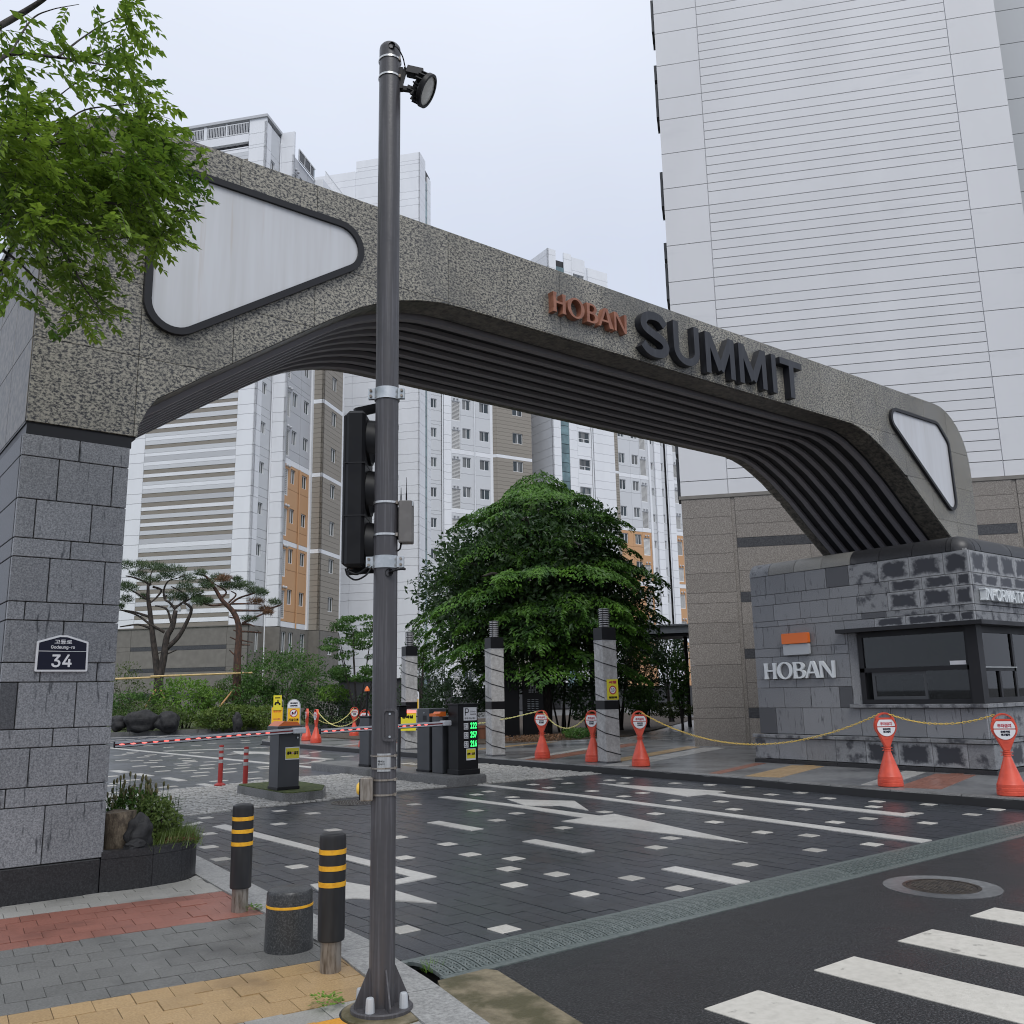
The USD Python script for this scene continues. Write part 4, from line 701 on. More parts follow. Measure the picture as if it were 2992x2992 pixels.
# shield-like white panels in dark frames
FW = XZ(0, 1)
def badge(pts_out, r_out, wdt, label):
    P = Polygon(pts_out); P = P.buffer(-r_out).buffer(r_out, quad_segs=8) if P.buffer(-r_out).area > 0 else P
    inn = P.buffer(-wdt, quad_segs=6)
    f = part(arch, 'badge_frame', MB().poly(P.difference(inn), FW, AV0 - 0.055, AV0 - 0.001), 'dark_metal', label=label)
    part(f, 'badge_panel', MB().poly(inn, FW, AV0 - 0.022, AV0 - 0.001), 'panel_white')
badge([(2.205, 4.70), (2.205, 6.72), (4.50, 6.70), (4.86, 6.44), (4.60, 6.30)], 0.30, 0.068, 'large dark frame with a rain-streaked white panel near the left end')
badge([(15.10, 6.66), (17.30, 6.66), (17.69, 6.30), (17.735, 4.66)], 0.22, 0.058, 'smaller dark frame with a white panel at the right end')
# lettering
def letters(parent, text, xs, z0, h, m, d0, d1, fn=FW, flip=False):
    for ch, (a, b) in zip(text, xs):
        p, w = flared(ch); p = affinity.scale(p, (b - a) / w, h, origin=(0, 0)); p = affinity.translate(p, a, z0)
        part(parent, 'letter', MB().poly(p, fn, d0, d1), m)
letters(arch, 'HOBAN', [(7.245, 7.475), (7.50, 7.80), (7.835, 8.05), (8.055, 8.33), (8.35, 8.59)], 6.40, 0.272, 'letter_copper', AV0 - 0.10, AV0 - 0.001)
def block_letters():
    T = 0.105
    out = []
    # S from a thick stroke along two bowls
    s_ = smoothpath([(0.50, 0.50), (0.40, 0.585), (0.27, 0.605), (0.12, 0.57), (0.055, 0.475), (0.10, 0.39), (0.27, 0.325), (0.44, 0.265), (0.50, 0.17), (0.43, 0.075), (0.27, 0.045), (0.13, 0.07), (0.03, 0.15)], 5)
    out.append((LineString(s_).buffer(0.062, cap_style=2, quad_segs=5), 8.86, 0.56))
    u_ = [(0.055, 0.65), (0.055, 0.24)] + [(0.28 + 0.225 * math.cos(t), 0.24 + 0.18 * math.sin(t)) for t in np.linspace(math.pi, 2 * math.pi, 12)] + [(0.505, 0.65)]
    out.append((LineString(u_).buffer(0.055, cap_style=2, quad_segs=5), 9.53, 0.56))
    m_ = unary_union([sbox(0, 0, 0.11, 0.65), sbox(0.57, 0, 0.68, 0.65), Polygon([(0.0, 0.65), (0.13, 0.65), (0.40, 0.14), (0.28, 0.06)]), Polygon([(0.68, 0.65), (0.55, 0.65), (0.28, 0.14), (0.40, 0.06)])])
    m_ = m_.intersection(sbox(0, 0, 0.68, 0.65)); out += [(m_, 10.23, 0.68), (m_, 11.02, 0.68)]
    out.append((sbox(0, 0, 0.115, 0.65), 11.85, 0.115)); out.append((unary_union([sbox(0, 0.54, 0.60, 0.65), sbox(0.24, 0, 0.36, 0.55)]), 12.08, 0.60))
    return out
for p, x, w in block_letters(): part(arch, 'letter', MB().poly(affinity.translate(p, x, 6.19), FW, AV0 - 0.12, AV0 - 0.001), 'letter_dark')

# ================================================================ left pier
pier = thing('gate_pier', 'grey granite block pier carrying the left end of the arch', 'pier', (0, 0, 0))
part(pier, 'core', MB().box(1.345, 2.150, 8.405, 11.15, 0.0, 3.86), 'mortar')
part(pier, 'shadow_band', MB().box(1.335, 2.195, 8.385, 11.17, 3.80, 3.895), 'dark_metal')
rows = [(0.273, 0.727, [1.714]), (0.727, 0.877, [1.418, 1.867]), (0.877, 1.188, [1.568, 2.019]), (1.188, 1.337, [1.728]), (1.337, 1.712, [1.439, 1.883]), (1.712, 1.871, [1.596, 2.034]), (1.871, 2.216, [1.746]), (2.216, 2.37, [1.441, 1.891]), (2.37, 2.743, [1.60, 2.04]), (2.743, 2.902, [1.753]), (2.902, 3.238, [1.458, 1.90]), (3.238, 3.608, [1.61, 2.053]), (3.608, 3.80, [1.764])]
for z0, z1, js in rows:
    lo = 1.31 + max(0, (1.34 - z0)) * 0.0
    xs = [lo] + js + [2.185]
    for a, b in zip(xs[:-1], xs[1:]):
        m = 'granite_dark' if (abs(z0 - 1.337) < .01 and a < 1.4) else 'granite_grey'
        part(pier, 'stone', MB().block((a + 0.004, AV0, z0 + 0.004), (b - 0.004, AV0 + 0.05, z1 - 0.004), 0.004), m)
    ys = [8.425] + [8.425 + 0.5 * (len(js) % 2) + 0.9 * k for k in range(1, 3)] + [11.17]
    for a, b in zip(ys[:-1], ys[1:]):
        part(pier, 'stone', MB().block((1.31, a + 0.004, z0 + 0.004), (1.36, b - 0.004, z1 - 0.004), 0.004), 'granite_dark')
        part(pier, 'stone', MB().block((2.135, a + 0.004, z0 + 0.004), (2.185, b - 0.004, z1 - 0.004), 0.004), 'granite_grey')
for a, b in ((1.30, 2.16),): part(pier, 'plinth_stone', MB().block((a, 8.362, -0.05), (b, 8.46, 0.268), 0.006), 'granite_black')
part(pier, 'plinth_stone', MB().block((1.30, 8.464, -0.05), (1.36, 11.2, 0.268), 0.006), 'granite_black')
# house number plate
plate = thing('house_number_plate', 'navy house-shaped street number plate with white border reading 34 on the granite pier', 'number plate', (0, 0, 0))
PW = XZ(0, 1)
pl = Polygon([(1.547, 1.797), (1.950, 1.797), (1.945, 2.045), (1.775, 2.098), (1.715, 2.098), (1.549, 2.045)]).buffer(-0.012).buffer(0.012)
part(plate, 'border', MB().poly(pl, PW, 8.345, 8.369), 'sign_white')
part(plate, 'face', MB().poly(pl.buffer(-0.016), PW, 8.342, 8.346), 'sign_navy')
part(plate, 'dividing_line', MB().box(1.563, 1.934, 8.340, 8.343, 1.9625, 1.9665), 'sign_white')
part(plate, 'lettering', hangul('고등로', 1.747, 2.042, 0.135, 0.036, PW, 8.340, 8.343), 'sign_white')
part(plate, 'lettering', latin('Godeung-ro', 1.747, 1.995, 0.024, PW, 8.340, 8.343, bold=True, w=0.185), 'sign_white')
part(plate, 'lettering', latin('34', 1.745, 1.885, 0.098, PW, 8.340, 8.343, bold=True, w=0.155), 'sign_white')

# planter at the foot of the pier
planter = thing('planter', 'low curved black granite planter bed at the foot of the pier, filled with green plants', 'planter', (0, 0, 0))
po = [(2.166, 8.370), (2.35, 8.345), (2.52, 8.325), (2.68, 8.335), (2.80, 8.365), (2.92, 8.43), (3.00, 8.52), (3.055, 8.64), (3.075, 8.85), (3.05, 9.15), (2.95, 9.45), (2.7, 9.65), (2.190, 9.70)]
pa = smoothpath(po, 3)
def ring_piece(p, th, z0, z1):
    p = np.asarray(p); t = np.gradient(p, axis=0); t /= np.linalg.norm(t, axis=1, keepdims=True); n = np.stack([-t[:, 1], t[:, 0]], 1)
    return MB().poly(Polygon([*map(tuple, p), *map(tuple, (p + n * th)[::-1])]).buffer(0), XY, z0, z1)
for a, b in ((0, 7), (7, 13), (13, 19), (19, 25), (25, 31), (31, 36)):
    q = pa[a:b + 1].copy(); q[0] += (q[1] - q[0]) * 0.03; q[-1] += (q[-2] - q[-1]) * 0.03
    part(planter, 'planter_stone', ring_piece(q, 0.09, -0.05, 0.255), 'granite_black')
    part(planter, 'coping_stone', ring_piece(q, 0.10, 0.258, 0.318), 'granite_black')
part(planter, 'soil', MB().poly(Polygon(po).buffer(-0.05), XY, 0.0, 0.29), 'soil')

# ================================================================ right-hand booth
BU = 15.2
booth = thing('gatehouse', 'grey granite gatehouse with rounded coping and dark windows under the right end of the arch', 'gatehouse', (0, 0, 0))
part(booth, 'core', MB().box(15.25, 20.2, 9.42, 11.46, 0.05, 3.80), 'mortar_pale')
part(booth, 'core', MB().box(15.25, 20.2, 7.12, 9.42, 2.62, 3.80), 'mortar_pale')
part(booth, 'core', MB().box(15.25, 20.2, 7.12, 9.42, 0.05, 1.14), 'mortar_pale')
def lstone(y1, y0, z0, z1, m, name='stone', proud=0.0, th=0.05):       # on the face towards the drive
    part(booth, name, MB().block((BU - proud, y0 + 0.004, z0 + 0.004), (BU + th, y1 - 0.004, z1 - 0.004), 0.004, uvax=(1, 2)), m, uv=True)
def fstone(x0, x1, z0, z1, m, name='stone', proud=0.0, th=0.05):       # on the face towards the street
    part(booth, name, MB().block((x0 + 0.004, 7.07 - proud, z0 + 0.004), (x1 - 0.004, 7.07 + th, z1 - 0.004), 0.004, uvax=(0, 2)), m, uv=True)
def run(js, z0, z1, wet=8.6, damp=9.2, special={}):
    for k, (a, b) in enumerate(zip(js[:-1], js[1:])):
        m = special.get(k, 'granite_wet' if a <= wet + .12 else 'granite_damp' if a <= damp + .12 else 'granite_grey')
        lstone(a, b, z0, z1, m)
run([11.51, 11.13, 10.67, 10.22, 9.76, 9.29, 8.70, 8.11, 7.50, 7.07], 3.385, 3.765, special={4: 'granite_dark'})
run([11.51, 10.93, 10.32, 9.71, 9.11, 8.52, 7.91, 7.30, 7.07], 3.175, 3.385)
run([11.51, 10.99, 10.38, 9.78, 9.17, 8.57, 7.97, 7.36, 7.07], 2.855, 3.175)
run([11.51, 10.91, 10.29, 9.70, 9.10, 8.62, 7.92, 7.31, 7.07], 2.745, 2.855, wet=0, damp=8.62, special={4: 'granite_dark'})
run([9.47, 8.86, 8.27, 7.67, 7.32, 7.07], 2.585, 2.745, wet=8.86)
run([11.51, 11.28, 10.68, 10.08, 9.47], 2.32, 2.745, wet=0, damp=0)
run([11.51, 10.90, 10.30, 9.71, 9.42], 2.15, 2.32, wet=0, damp=0); lstone(9.47, 9.42, 2.32, 2.585, 'granite_grey')
run([11.51, 11.10, 10.50, 9.90, 9.42], 1.715, 2.15, wet=0, damp=0)
run([11.51, 11.21, 10.59, 9.99, 9.42], 1.555, 1.715, wet=0, damp=0)
run([11.51, 10.89, 10.29, 9.69, 9.42], 1.17, 1.555, wet=0, damp=0, special={3: 'granite_dark'})
run([11.51, 11.11, 10.50, 9.90, 9.30, 8.72, 8.10, 7.49, 7.07], 0.68, 1.17, wet=0, damp=0, special={0: 'granite_dark'})
js = [11.62, 11.07, 10.45, 9.83, 9.23, 8.62, 8.01, 7.42, 6.99]
for k, (a, b) in enumerate(zip(js[:-1], js[1:])): lstone(a, b, 0.21, 0.60, 'granite_wet' if k in (4, 5, 6) else 'granite_damp' if k in (0, 3, 7) else 'granite_grey', proud=0.05, th=0.06)
js = [11.64, 10.7, 9.8, 8.9, 8.0, 6.97]
for a, b in zip(js[:-1], js[1:]): lstone(a, b, 0.605, 0.675, 'granite_damp', 'ledge_stone', proud=0.09, th=0.0); lstone(a, b, 0.05, 0.205, 'granite_black', 'base_stone', proud=0.075, th=0.0)
xs = [15.2] + [15.72 + 0.55 * k for k in range(9)]
for z0, z1, o, wet in ((3.385, 3.765, 0.08, 1), (3.175, 3.385, -0.05, 1), (2.855, 3.175, 0.22, 0), (2.745, 2.855, 0.0, 0), (2.585, 2.745, 0.12, 0), (0.68, 1.17, 0.2, 0)):
    q = [15.26] + [x + o for x in xs[1:]]
    for a, b in zip(q[:-1], q[1:]): fstone(a, b, z0, z1, 'granite_wet' if wet else 'granite_damp')
for a, b in zip(xs[:-1], xs[1:]):
    fstone(a - 0.03 if a == 15.2 else a, b, 0.21, 0.60, 'granite_wet' if a > 15.5 else 'granite_damp', proud=0.05); fstone(a, b, 0.605, 0.675, 'granite_damp', 'ledge_stone', proud=0.09, th=0.0); fstone(a, b, 0.05, 0.205, 'granite_black', 'base_stone', proud=0.075, th=0.0)
# rounded coping
CR = 0.275
cp = [(0.0 + CR - CR * math.cos(t), CR * math.sin(t)) for t in np.linspace(0, math.pi / 2, 7)] + [(CR + 0.25, CR), (CR + 0.25, 0.0)]
def coping(p, axis, a, b, m):
    """A length of quarter-round coping along y (face to the drive) or x (face to the street)."""
    q = np.array(p); V = []
    for s_ in (a, b):
        for u, w in q: V.append((BU - 0.008 + u, s_, 3.768 + w) if axis == 'y' else (s_, 7.062 + u, 3.768 + w))
    k = len(q); F = [(i, (i + 1) % k, k + (i + 1) % k, k + i) for i in range(k)] + [(0, 1, 2, k - 2), (0, k - 2, k - 1, k - 1)]
    mb = MB().add(V, [(i, (i + 1) % k, k + (i + 1) % k, k + i) for i in range(k)])
    for s0 in (0, k): mb.add([V[s0 + i] for i in range(k)], [(0, i, i + 1) for i in range(1, k - 1)])
    part(booth, 'coping_stone', mb, m, smooth=40)
cj = [11.51, 11.05, 10.45, 9.84, 9.23, 8.65, 8.03, 7.43, 7.34]
for k, (a, b) in enumerate(zip(cj[:-1], cj[1:])): coping(cp, 'y', a - 0.005, b + 0.005, 'granite_damp' if k in (0,) else 'cap_stone' if k < 4 else 'granite_black')
for a, b in ((15.48, 15.68), (15.69, 16.83), (16.84, 17.9), (17.91, 19.0), (19.01, 20.2)): coping(cp, 'x', a + 0.005, b - 0.005, 'granite_black')
V = []
n1, n2 = 8, 8
for i in range(n1 + 1):
    e = math.pi / 2 * i / n1
    for j in range(n2 + 1):
        a = math.pi / 2 * j / n2; r = CR * math.cos(e)
        V.append((BU - 0.008 + CR - r * math.cos(a), 7.062 + CR - r * math.sin(a), 3.768 + CR * math.sin(e)))
part(booth, 'coping_stone', MB().add(V, [(i * (n2 + 1) + j, i * (n2 + 1) + j + 1, (i + 1) * (n2 + 1) + j + 1, (i + 1) * (n2 + 1) + j) for i in range(n1) for j in range(n2)]), 'granite_black', smooth=True)
part(booth, 'roof', MB().box(15.65, 20.2, 7.5, 11.46, 3.80, 3.99), 'granite_dark')
# canopy strip, sill, corner post and windows
part(booth, 'canopy', MB().box(15.02, 15.45, 6.89, 9.55, 2.512, 2.582).box(15.45, 20.0, 6.89, 7.32, 2.512, 2.582), 'dark_metal')
part(booth, 'sill', MB().block((15.12, 6.99, 1.175), (15.30, 9.45, 1.238), 0.006).block((15.304, 6.99, 1.175), (20.0, 7.17, 1.238), 0.006), 'granite_damp')
part(booth, 'corner_post', MB().box(15.215, 15.40, 7.085, 7.27, 1.24, 2.512), 'dark_metal')
part(booth, 'jamb_stone', MB().poly(Polygon([(15.205, 9.415), (15.34, 9.29), (15.36, 9.29), (15.36, 9.415)]), XY, 1.24, 2.512), 'granite_grey')
def wframe(name, bars, m='dark_metal'):
    mb = MB()
    for b in bars: mb.box(*b)
    return part(booth, name, mb, m)
X0, X1 = 15.30, 15.36
w1 = wframe('window', [(X0, X1, 7.272, 9.289, 2.42, 2.511), (X0, X1, 7.272, 9.289, 1.795, 1.87), (X0, X1, 7.272, 9.289, 1.242, 1.315), (X0, X1, 9.20, 9.289, 1.315, 2.42), (X0, X1, 7.272, 7.34, 1.315, 2.42)])
part(w1, 'pane', MB().box(15.325, 15.331, 7.34, 9.20, 1.87, 2.42), 'glass')
s1 = part(w1, 'sash', MB().box(15.33, 15.355, 8.06, 8.12, 1.316, 1.794).box(15.33, 15.355, 9.02, 9.08, 1.316, 1.794).box(15.33, 15.355, 8.12, 9.02, 1.316, 1.37).box(15.33, 15.355, 8.12, 9.02, 1.735, 1.794), 'window_dark')
part(w1, 'pane', MB().box(15.340, 15.345, 8.12, 9.02, 1.37, 1.735), 'glass')
part(w1, 'pane', MB().box(15.315, 15.320, 7.34, 8.06, 1.316, 1.794), 'glass')
part(w1, 'sticker', MB().box(15.318, 15.322, 7.36, 7.63, 1.88, 1.945), 'sign_white')
Y0, Y1 = 7.17, 7.23
w2 = wframe('window', [(15.402, 16.70, Y0, Y1, 2.40, 2.511), (15.402, 16.70, Y0, Y1, 1.765, 1.83), (15.402, 16.70, Y0, Y1, 1.242, 1.33), (16.63, 16.70, Y0, Y1, 1.33, 2.40), (16.05, 16.11, Y0, Y1, 1.33, 1.765), (17.9, 18.0, Y0, Y1, 1.242, 2.511), (16.70, 19.8, Y0, Y1, 2.40, 2.511), (16.70, 19.8, Y0, Y1, 1.242, 1.33)])
part(w2, 'pane', MB().box(15.402, 16.63, 7.195, 7.20, 1.83, 2.40), 'glass'); part(w2, 'pane', MB().box(15.402, 16.05, 7.20, 7.205, 1.33, 1.765), 'glass'); part(w2, 'pane', MB().box(16.11, 16.63, 7.19, 7.195, 1.33, 1.765), 'glass'); part(w2, 'pane', MB().box(16.70, 19.8, 7.195, 7.20, 1.33, 2.40), 'glass')
part(booth, 'ledge_strip', MB().box(15.402, 16.65, 7.13, 7.169, 1.823, 1.832), 'letter_white')
# interior
part(booth, 'interior_wall', MB().box(15.40, 20.1, 9.30, 9.40, 1.15, 2.60), 'interior')
part(booth, 'interior_wall', MB().box(17.9, 17.95, 7.25, 9.29, 1.15, 2.60), 'interior')
part(booth, 'ceiling', MB().box(15.40, 20.1, 7.25, 9.29, 2.585, 2.61), 'interior')
part(booth, 'counter', MB().box(15.42, 15.95, 7.3, 9.25, 1.15, 1.20), 'interior')
part(booth, 'monitor', MB().box(15.75, 15.79, 8.2, 8.75, 1.32, 1.66).box(15.76, 15.80, 8.44, 8.50, 1.20, 1.34), 'black_plastic')
# signs on the booth
LW = lambda a, b, d: np.stack([np.full_like(a, 1.0) * (BU - d), a * -1.0, b], 1)     # plane coordinate runs against y so that it reads left to right
sg = thing('booth_sign', 'pale metal lettering reading HOBAN under an orange and grey block emblem on the gatehouse wall', 'sign', (0, 0, 0))
for ch, (a, b) in zip('HOBAN', [(11.275, 10.985), (10.97, 10.62), (10.605, 10.32), (10.34, 10.02), (10.02, 9.71)]):
    p, w = flared(ch); p = affinity.translate(affinity.scale(p, (a - b) / w, 0.31, origin=(0, 0)), -a, 1.725)
    part(sg, 'letter', MB().poly(p, LW, 0.015, 0.065), 'letter_white')
em = part(sg, 'emblem_block', MB().poly(rrect(-10.785, 2.385, -10.195, 2.585, 0.025), LW, 0.02, 0.10), 'orange_lamp', label='orange upper block')
part(sg, 'emblem_block', MB().poly(rrect(-10.775, 2.172, -10.20, 2.375, 0.025), LW, 0.02, 0.08), 'slab_grey', label='grey lower block')
sg = thing('information_sign', 'pale standing letters spelling INFORMATION high on the street side of the gatehouse', 'sign', (0, 0, 0))
FS = XZ(0, 1)
x = 15.42
for ch, wd in zip('INFORMATION', (0.05, 0.15, 0.12, 0.17, 0.14, 0.18, 0.15, 0.13, 0.05, 0.17, 0.15)):
    part(sg, 'letter', latin(ch, x + wd / 2, 3.02, 0.20, FS, 6.95, 7.055, w=wd), 'letter_white'); x += wd + 0.025

# ================================================================ buildings
def fpanel(parent, fr, s0, s1, z0, z1, m, d0=-0.17, d1=0.0, holes=(), gap=0.012, name='wall_panel'):
    if s1 - s0 < 0.05 or z1 - z0 < 0.04: return
    p = sbox(s0, z0 + gap, s1, z1 - gap)
    for a, b, c, d in holes: p = p.difference(sbox(a, c, b, d))
    part(parent, name, MB().poly(p, fr, d0, d1), m)
def fwindow(parent, fr, s0, s1, z0, z1, d=-0.13, style='slide', fm='window_white', pm='pane'):
    b = 0.055 if s1 - s0 > 0.8 else 0.05
    mid = (s0 + s1) / 2 if style != 'one' else None
    p = sbox(s0 + .004, z0 + .004, s1 - .004, z1 - .004)
    if style == 'stair':
        zm = z0 + (z1 - z0) * 0.36
        op = [sbox(s0 + b, z0 + b, mid - b / 2, zm - b / 2), sbox(mid + b / 2, z0 + b, s1 - b, zm - b / 2), sbox(s0 + b, zm + b / 2, s1 - b, z1 - b)]
    else: op = [sbox(s0 + b, z0 + b, mid - b / 2, z1 - b), sbox(mid + b / 2, z0 + b, s1 - b, z1 - b)]
    w = part(parent, 'window', MB().poly(p.difference(unary_union(op)), fr, d, d + 0.05), fm)
    for q in op: part(w, 'pane', MB().poly(q, fr, d + 0.012, d + 0.02), pm)
def flouvre(parent, fr, s0, s1, z0, z1, dark=False, d=-0.12):
    p = sbox(s0 + .004, z0 + .004, s1 - .004, z1 - .004)
    w = part(parent, 'louvre_window', MB().poly(p.difference(p.buffer(-0.05)), fr, d, d + 0.07), 'window_white')
    mb = MB(); n = 14
    for i in range(n):
        za = z0 + 0.06 + (z1 - z0 - 0.12) * i / n; zb = za + (z1 - z0 - 0.12) / n * 0.9
        a, b = np.array([s0 + .05, s1 - .05]), None
        lo = fr(a, np.array([za, za]), d + 0.05); hi = fr(a, np.array([zb, zb]), d + 0.005)
        mb.add(np.vstack([lo, hi]), [(0, 1, 3, 2)])
    part(w, 'slats', mb, 'louvre')
    part(w, 'backing', MB().poly(p.buffer(-0.04), fr, d - 0.02, d - 0.01), 'louvre_dark' if dark else 'louvre')
def vents(parent, fr, s, z, m):
    mb = MB()
    for o in (0.0, 0.38):
        c = fr(np.array([s + o]), np.array([z]), 0.09)[0]; mb.ball(c, 0.10, 1, (1, 1, 1.1))
    part(parent, 'vent_cap', mb, m, smooth=True)
def column(parent, A, dr, s0, s1, joints, m, d=0.0, wins=(), z0=None, z1=None, gap=0.012):
    """A strip of wall panels between joints; m may be a function of height; wins = [(s0, s1, z0, z1, kind)]."""
    fr0 = wallframe(A, dr); fr = lambda a, b, q: fr0(a, b, q + d)
    for a, b in zip(joints[:-1], joints[1:]):
        zm = (a + b) / 2; holes = [(w[0], w[1], w[2], w[3]) for w in wins if w[2] < b and w[3] > a]
        fpanel(parent, fr, s0, s1, a, b, m(zm) if callable(m) else m, holes=holes, gap=gap)
    for w in wins:
        if w[4] == 'louvre': flouvre(parent, fr, *w[:4]); vents(parent, fr, w[0] + 0.25, w[3] + 0.22, 'tower_grey')
        elif w[4] == 'louvre_dark': flouvre(parent, fr, *w[:4], dark=True); vents(parent, fr, w[0] + 0.25, w[3] + 0.22, 'tower_orange' if 7 < w[3] < 18.2 and 'o' in w[4:] else 'tower_grey')
        else: fwindow(parent, fr, *w[:4], style=w[4])
def railing(parent, fr, s0, s1, z0, z1, step=0.13, d=0.0):
    mb = MB()
    def bar(a, b, c, e, t=0.02):
        P = fr(np.array([a, b, b, a]), np.array([c, c, e, e]), d - t); Q = fr(np.array([a, b, b, a]), np.array([c, c, e, e]), d + t); mb.add(np.vstack([P, Q]), [(0, 1, 2, 3), (7, 6, 5, 4), (0, 4, 5, 1), (1, 5, 6, 2), (2, 6, 7, 3), (3, 7, 4, 0)])
    bar(s0, s1, z1 - 0.06, z1); bar(s0, s1, z0, z0 + 0.05)
    x = s0
    while x < s1: bar(x, x + 0.03, z0, z1, 0.012); x += step
    part(parent, 'railing', mb, 'window_white')

# ---- tower with striped gable, left
T1 = thing('apartment_tower', 'white apartment tower with a beige striped gable and orange and taupe wall bands', 'apartment building', (23.208, 58.032, 0), -50.6)
t1body = Polygon([(-10.5, 0.25), (-0.25, 0.25), (-0.25, 2.45), (0.88, 2.45), (0.88, 7.0), (1.7, 7.0), (1.7, 10.4), (-10.5, 10.4)])
part(T1, 'core', MB().poly(t1body, XY, 0, 42.0), 'joint_dark')
W0 = (0, 0)
F1A, F1D = (-10.5, 0.0), (1, 0)      # distance along = x + 10.5
fl = [6.33 + 2.9 * n for n in range(13)]
jw = [6.33]
zz = 12.11 - 2.9 * 2
jset = sorted({round(12.11 + 2.93 * k + o, 3) for k in range(-2, 11) for o in (0.0, 0.69, 1.80)})
jset = [6.33] + [z for z in jset if 6.6 < z < 41.5] + [41.65, 42.6, 44.05]
column(T1, F1A, F1D, 9.12, 10.5, jset, 'tower_white')
column(T1, F1A, F1D, 0.0, 2.01, [z for z in jset if z < 42.7], 'tower_white')
bands = [(22.75,'B'),(22.53,'P'),(22.13,'B'),(21.89,'W'),(21.61,'B'),(21.31,'P'),(20.95,'B'),(20.66,'W'),(20.39,'B'),(20.09,'P'),(19.81,'W'),(19.54,'P'),(19.23,'B'),(18.96,'P'),(18.64,'W'),(18.40,'G'),(18.0,'W'),(17.73,'P'),(17.43,'B'),(17.13,'W'),(16.87,'B'),(16.57,'P'),(16.31,'W'),(16.03,'P'),(15.72,'B'),(15.43,'G'),(15.06,'B'),(14.75,'W'),(14.48,'B'),(14.21,'P'),(13.90,'B'),(13.62,'W'),(13.36,'B'),(13.08,'P'),(12.77,'B'),(12.50,'G'),(12.13,'W'),(11.81,'P'),(11.53,'B'),(11.25,'P'),(10.96,'B'),(10.69,'P'),(10.38,'B'),(10.12,'P'),(9.80,'W'),(9.52,'B'),(9.25,'P'),(8.95,'B'),(8.66,'W'),(8.40,'B'),(8.12,'P'),(7.82,'B'),(7.52,'W'),(7.20,'B'),(6.92,'W'),(6.62,'B'),(6.33,'W')]
BM = {'B': 'tower_beige', 'P': 'tower_pale', 'W': 'tower_white', 'G': 'tower_grey'}
zs = [41.2 - 0.3 * k for k in range(62)]; zs = [z for z in zs if z > 22.9]
allb = [(z, rng.choice('BPWPBWG')) for z in zs] + bands
fr1 = wallframe(F1A, F1D)
for (zt, c), (zb, _) in zip(allb[:-1], allb[1:]):
    pass
tops = [(23.0, None)] if False else None
for i in range(len(allb)):
    zb = allb[i][0]; zt = allb[i - 1][0] if i else 41.5
    col = allb[i - 1][1] if i else 'W'
    fpanel(T1, fr1, 2.03, 9.10, zb, zt, BM[col], d1=-0.01 if col != 'B' else -0.03, gap=0.008, name='gable_band')
# rooftop terrace of the gable
fpanel(T1, fr1, 2.03, 9.10, 42.0, 42.68, 'tower_white', d0=-1.6, d1=0.02, name='terrace_slab')
fpanel(T1, fr1, 2.03, 9.10, 41.5, 41.62, 'tower_white', d0=-1.6, d1=0.02, name='terrace_slab')
fpanel(T1, fr1, -0.1, 10.6, 43.78, 44.02, 'tower_grey', d0=-4.5, d1=0.12, name='roof_slab')
fpanel(T1, fr1, 2.03, 9.10, 42.68, 43.78, 'tower_pale', d0=-1.9, d1=-1.7, name='terrace_wall')
for a, b in ((2.1, 5.32), (5.62, 7.2), (7.28, 9.05)): railing(T1, fr1, a, b, 42.72, 43.62)
for a in (5.36, 2.03, 7.21): fpanel(T1, fr1, a, a + (0.24 if a == 5.36 else 0.06), 42.68, 43.78, 'tower_white', d0=-0.2, d1=0.01, name='terrace_post')
# side with single windows
tz = [23.5 - 2.9 * k for k in range(-6, 6)]
j2 = sorted([6.33] + [z + o for z in tz for o in (0.45, -0.40, -1.85)] + [43.5]); j2 = [z for z in j2 if z >= 6.33 and z <= 43.5]
column(T1, (0, 0), (0, 1), 0.0, 0.80, jset[:-3] + [43.5], 'tower_white')
column(T1, (0, 0), (0, 1), 0.80, 2.29, j2, 'tower_pale', d=-0.03, wins=[(0.87, 1.52, z - 0.84, z, 'slide') for z in tz if z > 7 and z < 42])
# white stair block
column(T1, (0, 2.29), (1, 0), 0.0, 1.13, [6.33] + [z for z in jset[1:-3]] + [42.7, 43.95], 'tower_white')
part(T1, 'downpipe', MB().cyl((0.06, 2.22, 0), (0.06, 2.22, 43), 0.05, n=6), 'tower_white')
# balcony side with louvres, orange lower floors
orange = lambda z: 'tower_white' if (12.02 < z < 12.42 or 17.88 < z < 18.4 or 6 < z < 6.75) else ('tower_orange' if z < 17.9 else 'tower_grey')
j4 = sorted([6.33, 6.72, 12.05, 12.40, 17.90, 18.35, 42.0] + [z - 1.55 for z in tz if 8 < z < 42] + [23.7, 24.1, 29.5, 29.9, 35.3, 35.7])
A4 = (1.13, 2.29); D4 = (0, 1)
column(T1, A4, D4, 0.0, 0.16, jset[:-3] + [42.0], 'tower_white')
column(T1, A4, D4, 0.16, 1.10, j4, orange, d=-0.10, wins=[(0.22, 0.90, z - 2.10, z - 0.15, 'louvre_dark' if (k % 3) == 2 else 'louvre') for k, z in enumerate(tz) if 8 < z < 42])
column(T1, A4, D4, 1.10, 2.55, j4, orange, d=-0.12, wins=[(1.25, 2.0, z - 1.06, z, 'slide') for z in tz if 8 < z < 42])
column(T1, A4, D4, 2.60, 4.25, j4, orange, d=-0.12, wins=[(3.12, 3.93, z - 1.02, z - 0.03, 'slide') for z in tz if 8 < z < 42])
column(T1, A4, D4, 4.27, 4.56, [6.33, 42.0], 'tower_white')
part(T1, 'downpipe', MB().cyl((1.09, 4.86, 6.3), (1.09, 4.86, 17.9), 0.045, n=6), 'tower_orange')
fr4 = wallframe(A4, D4)
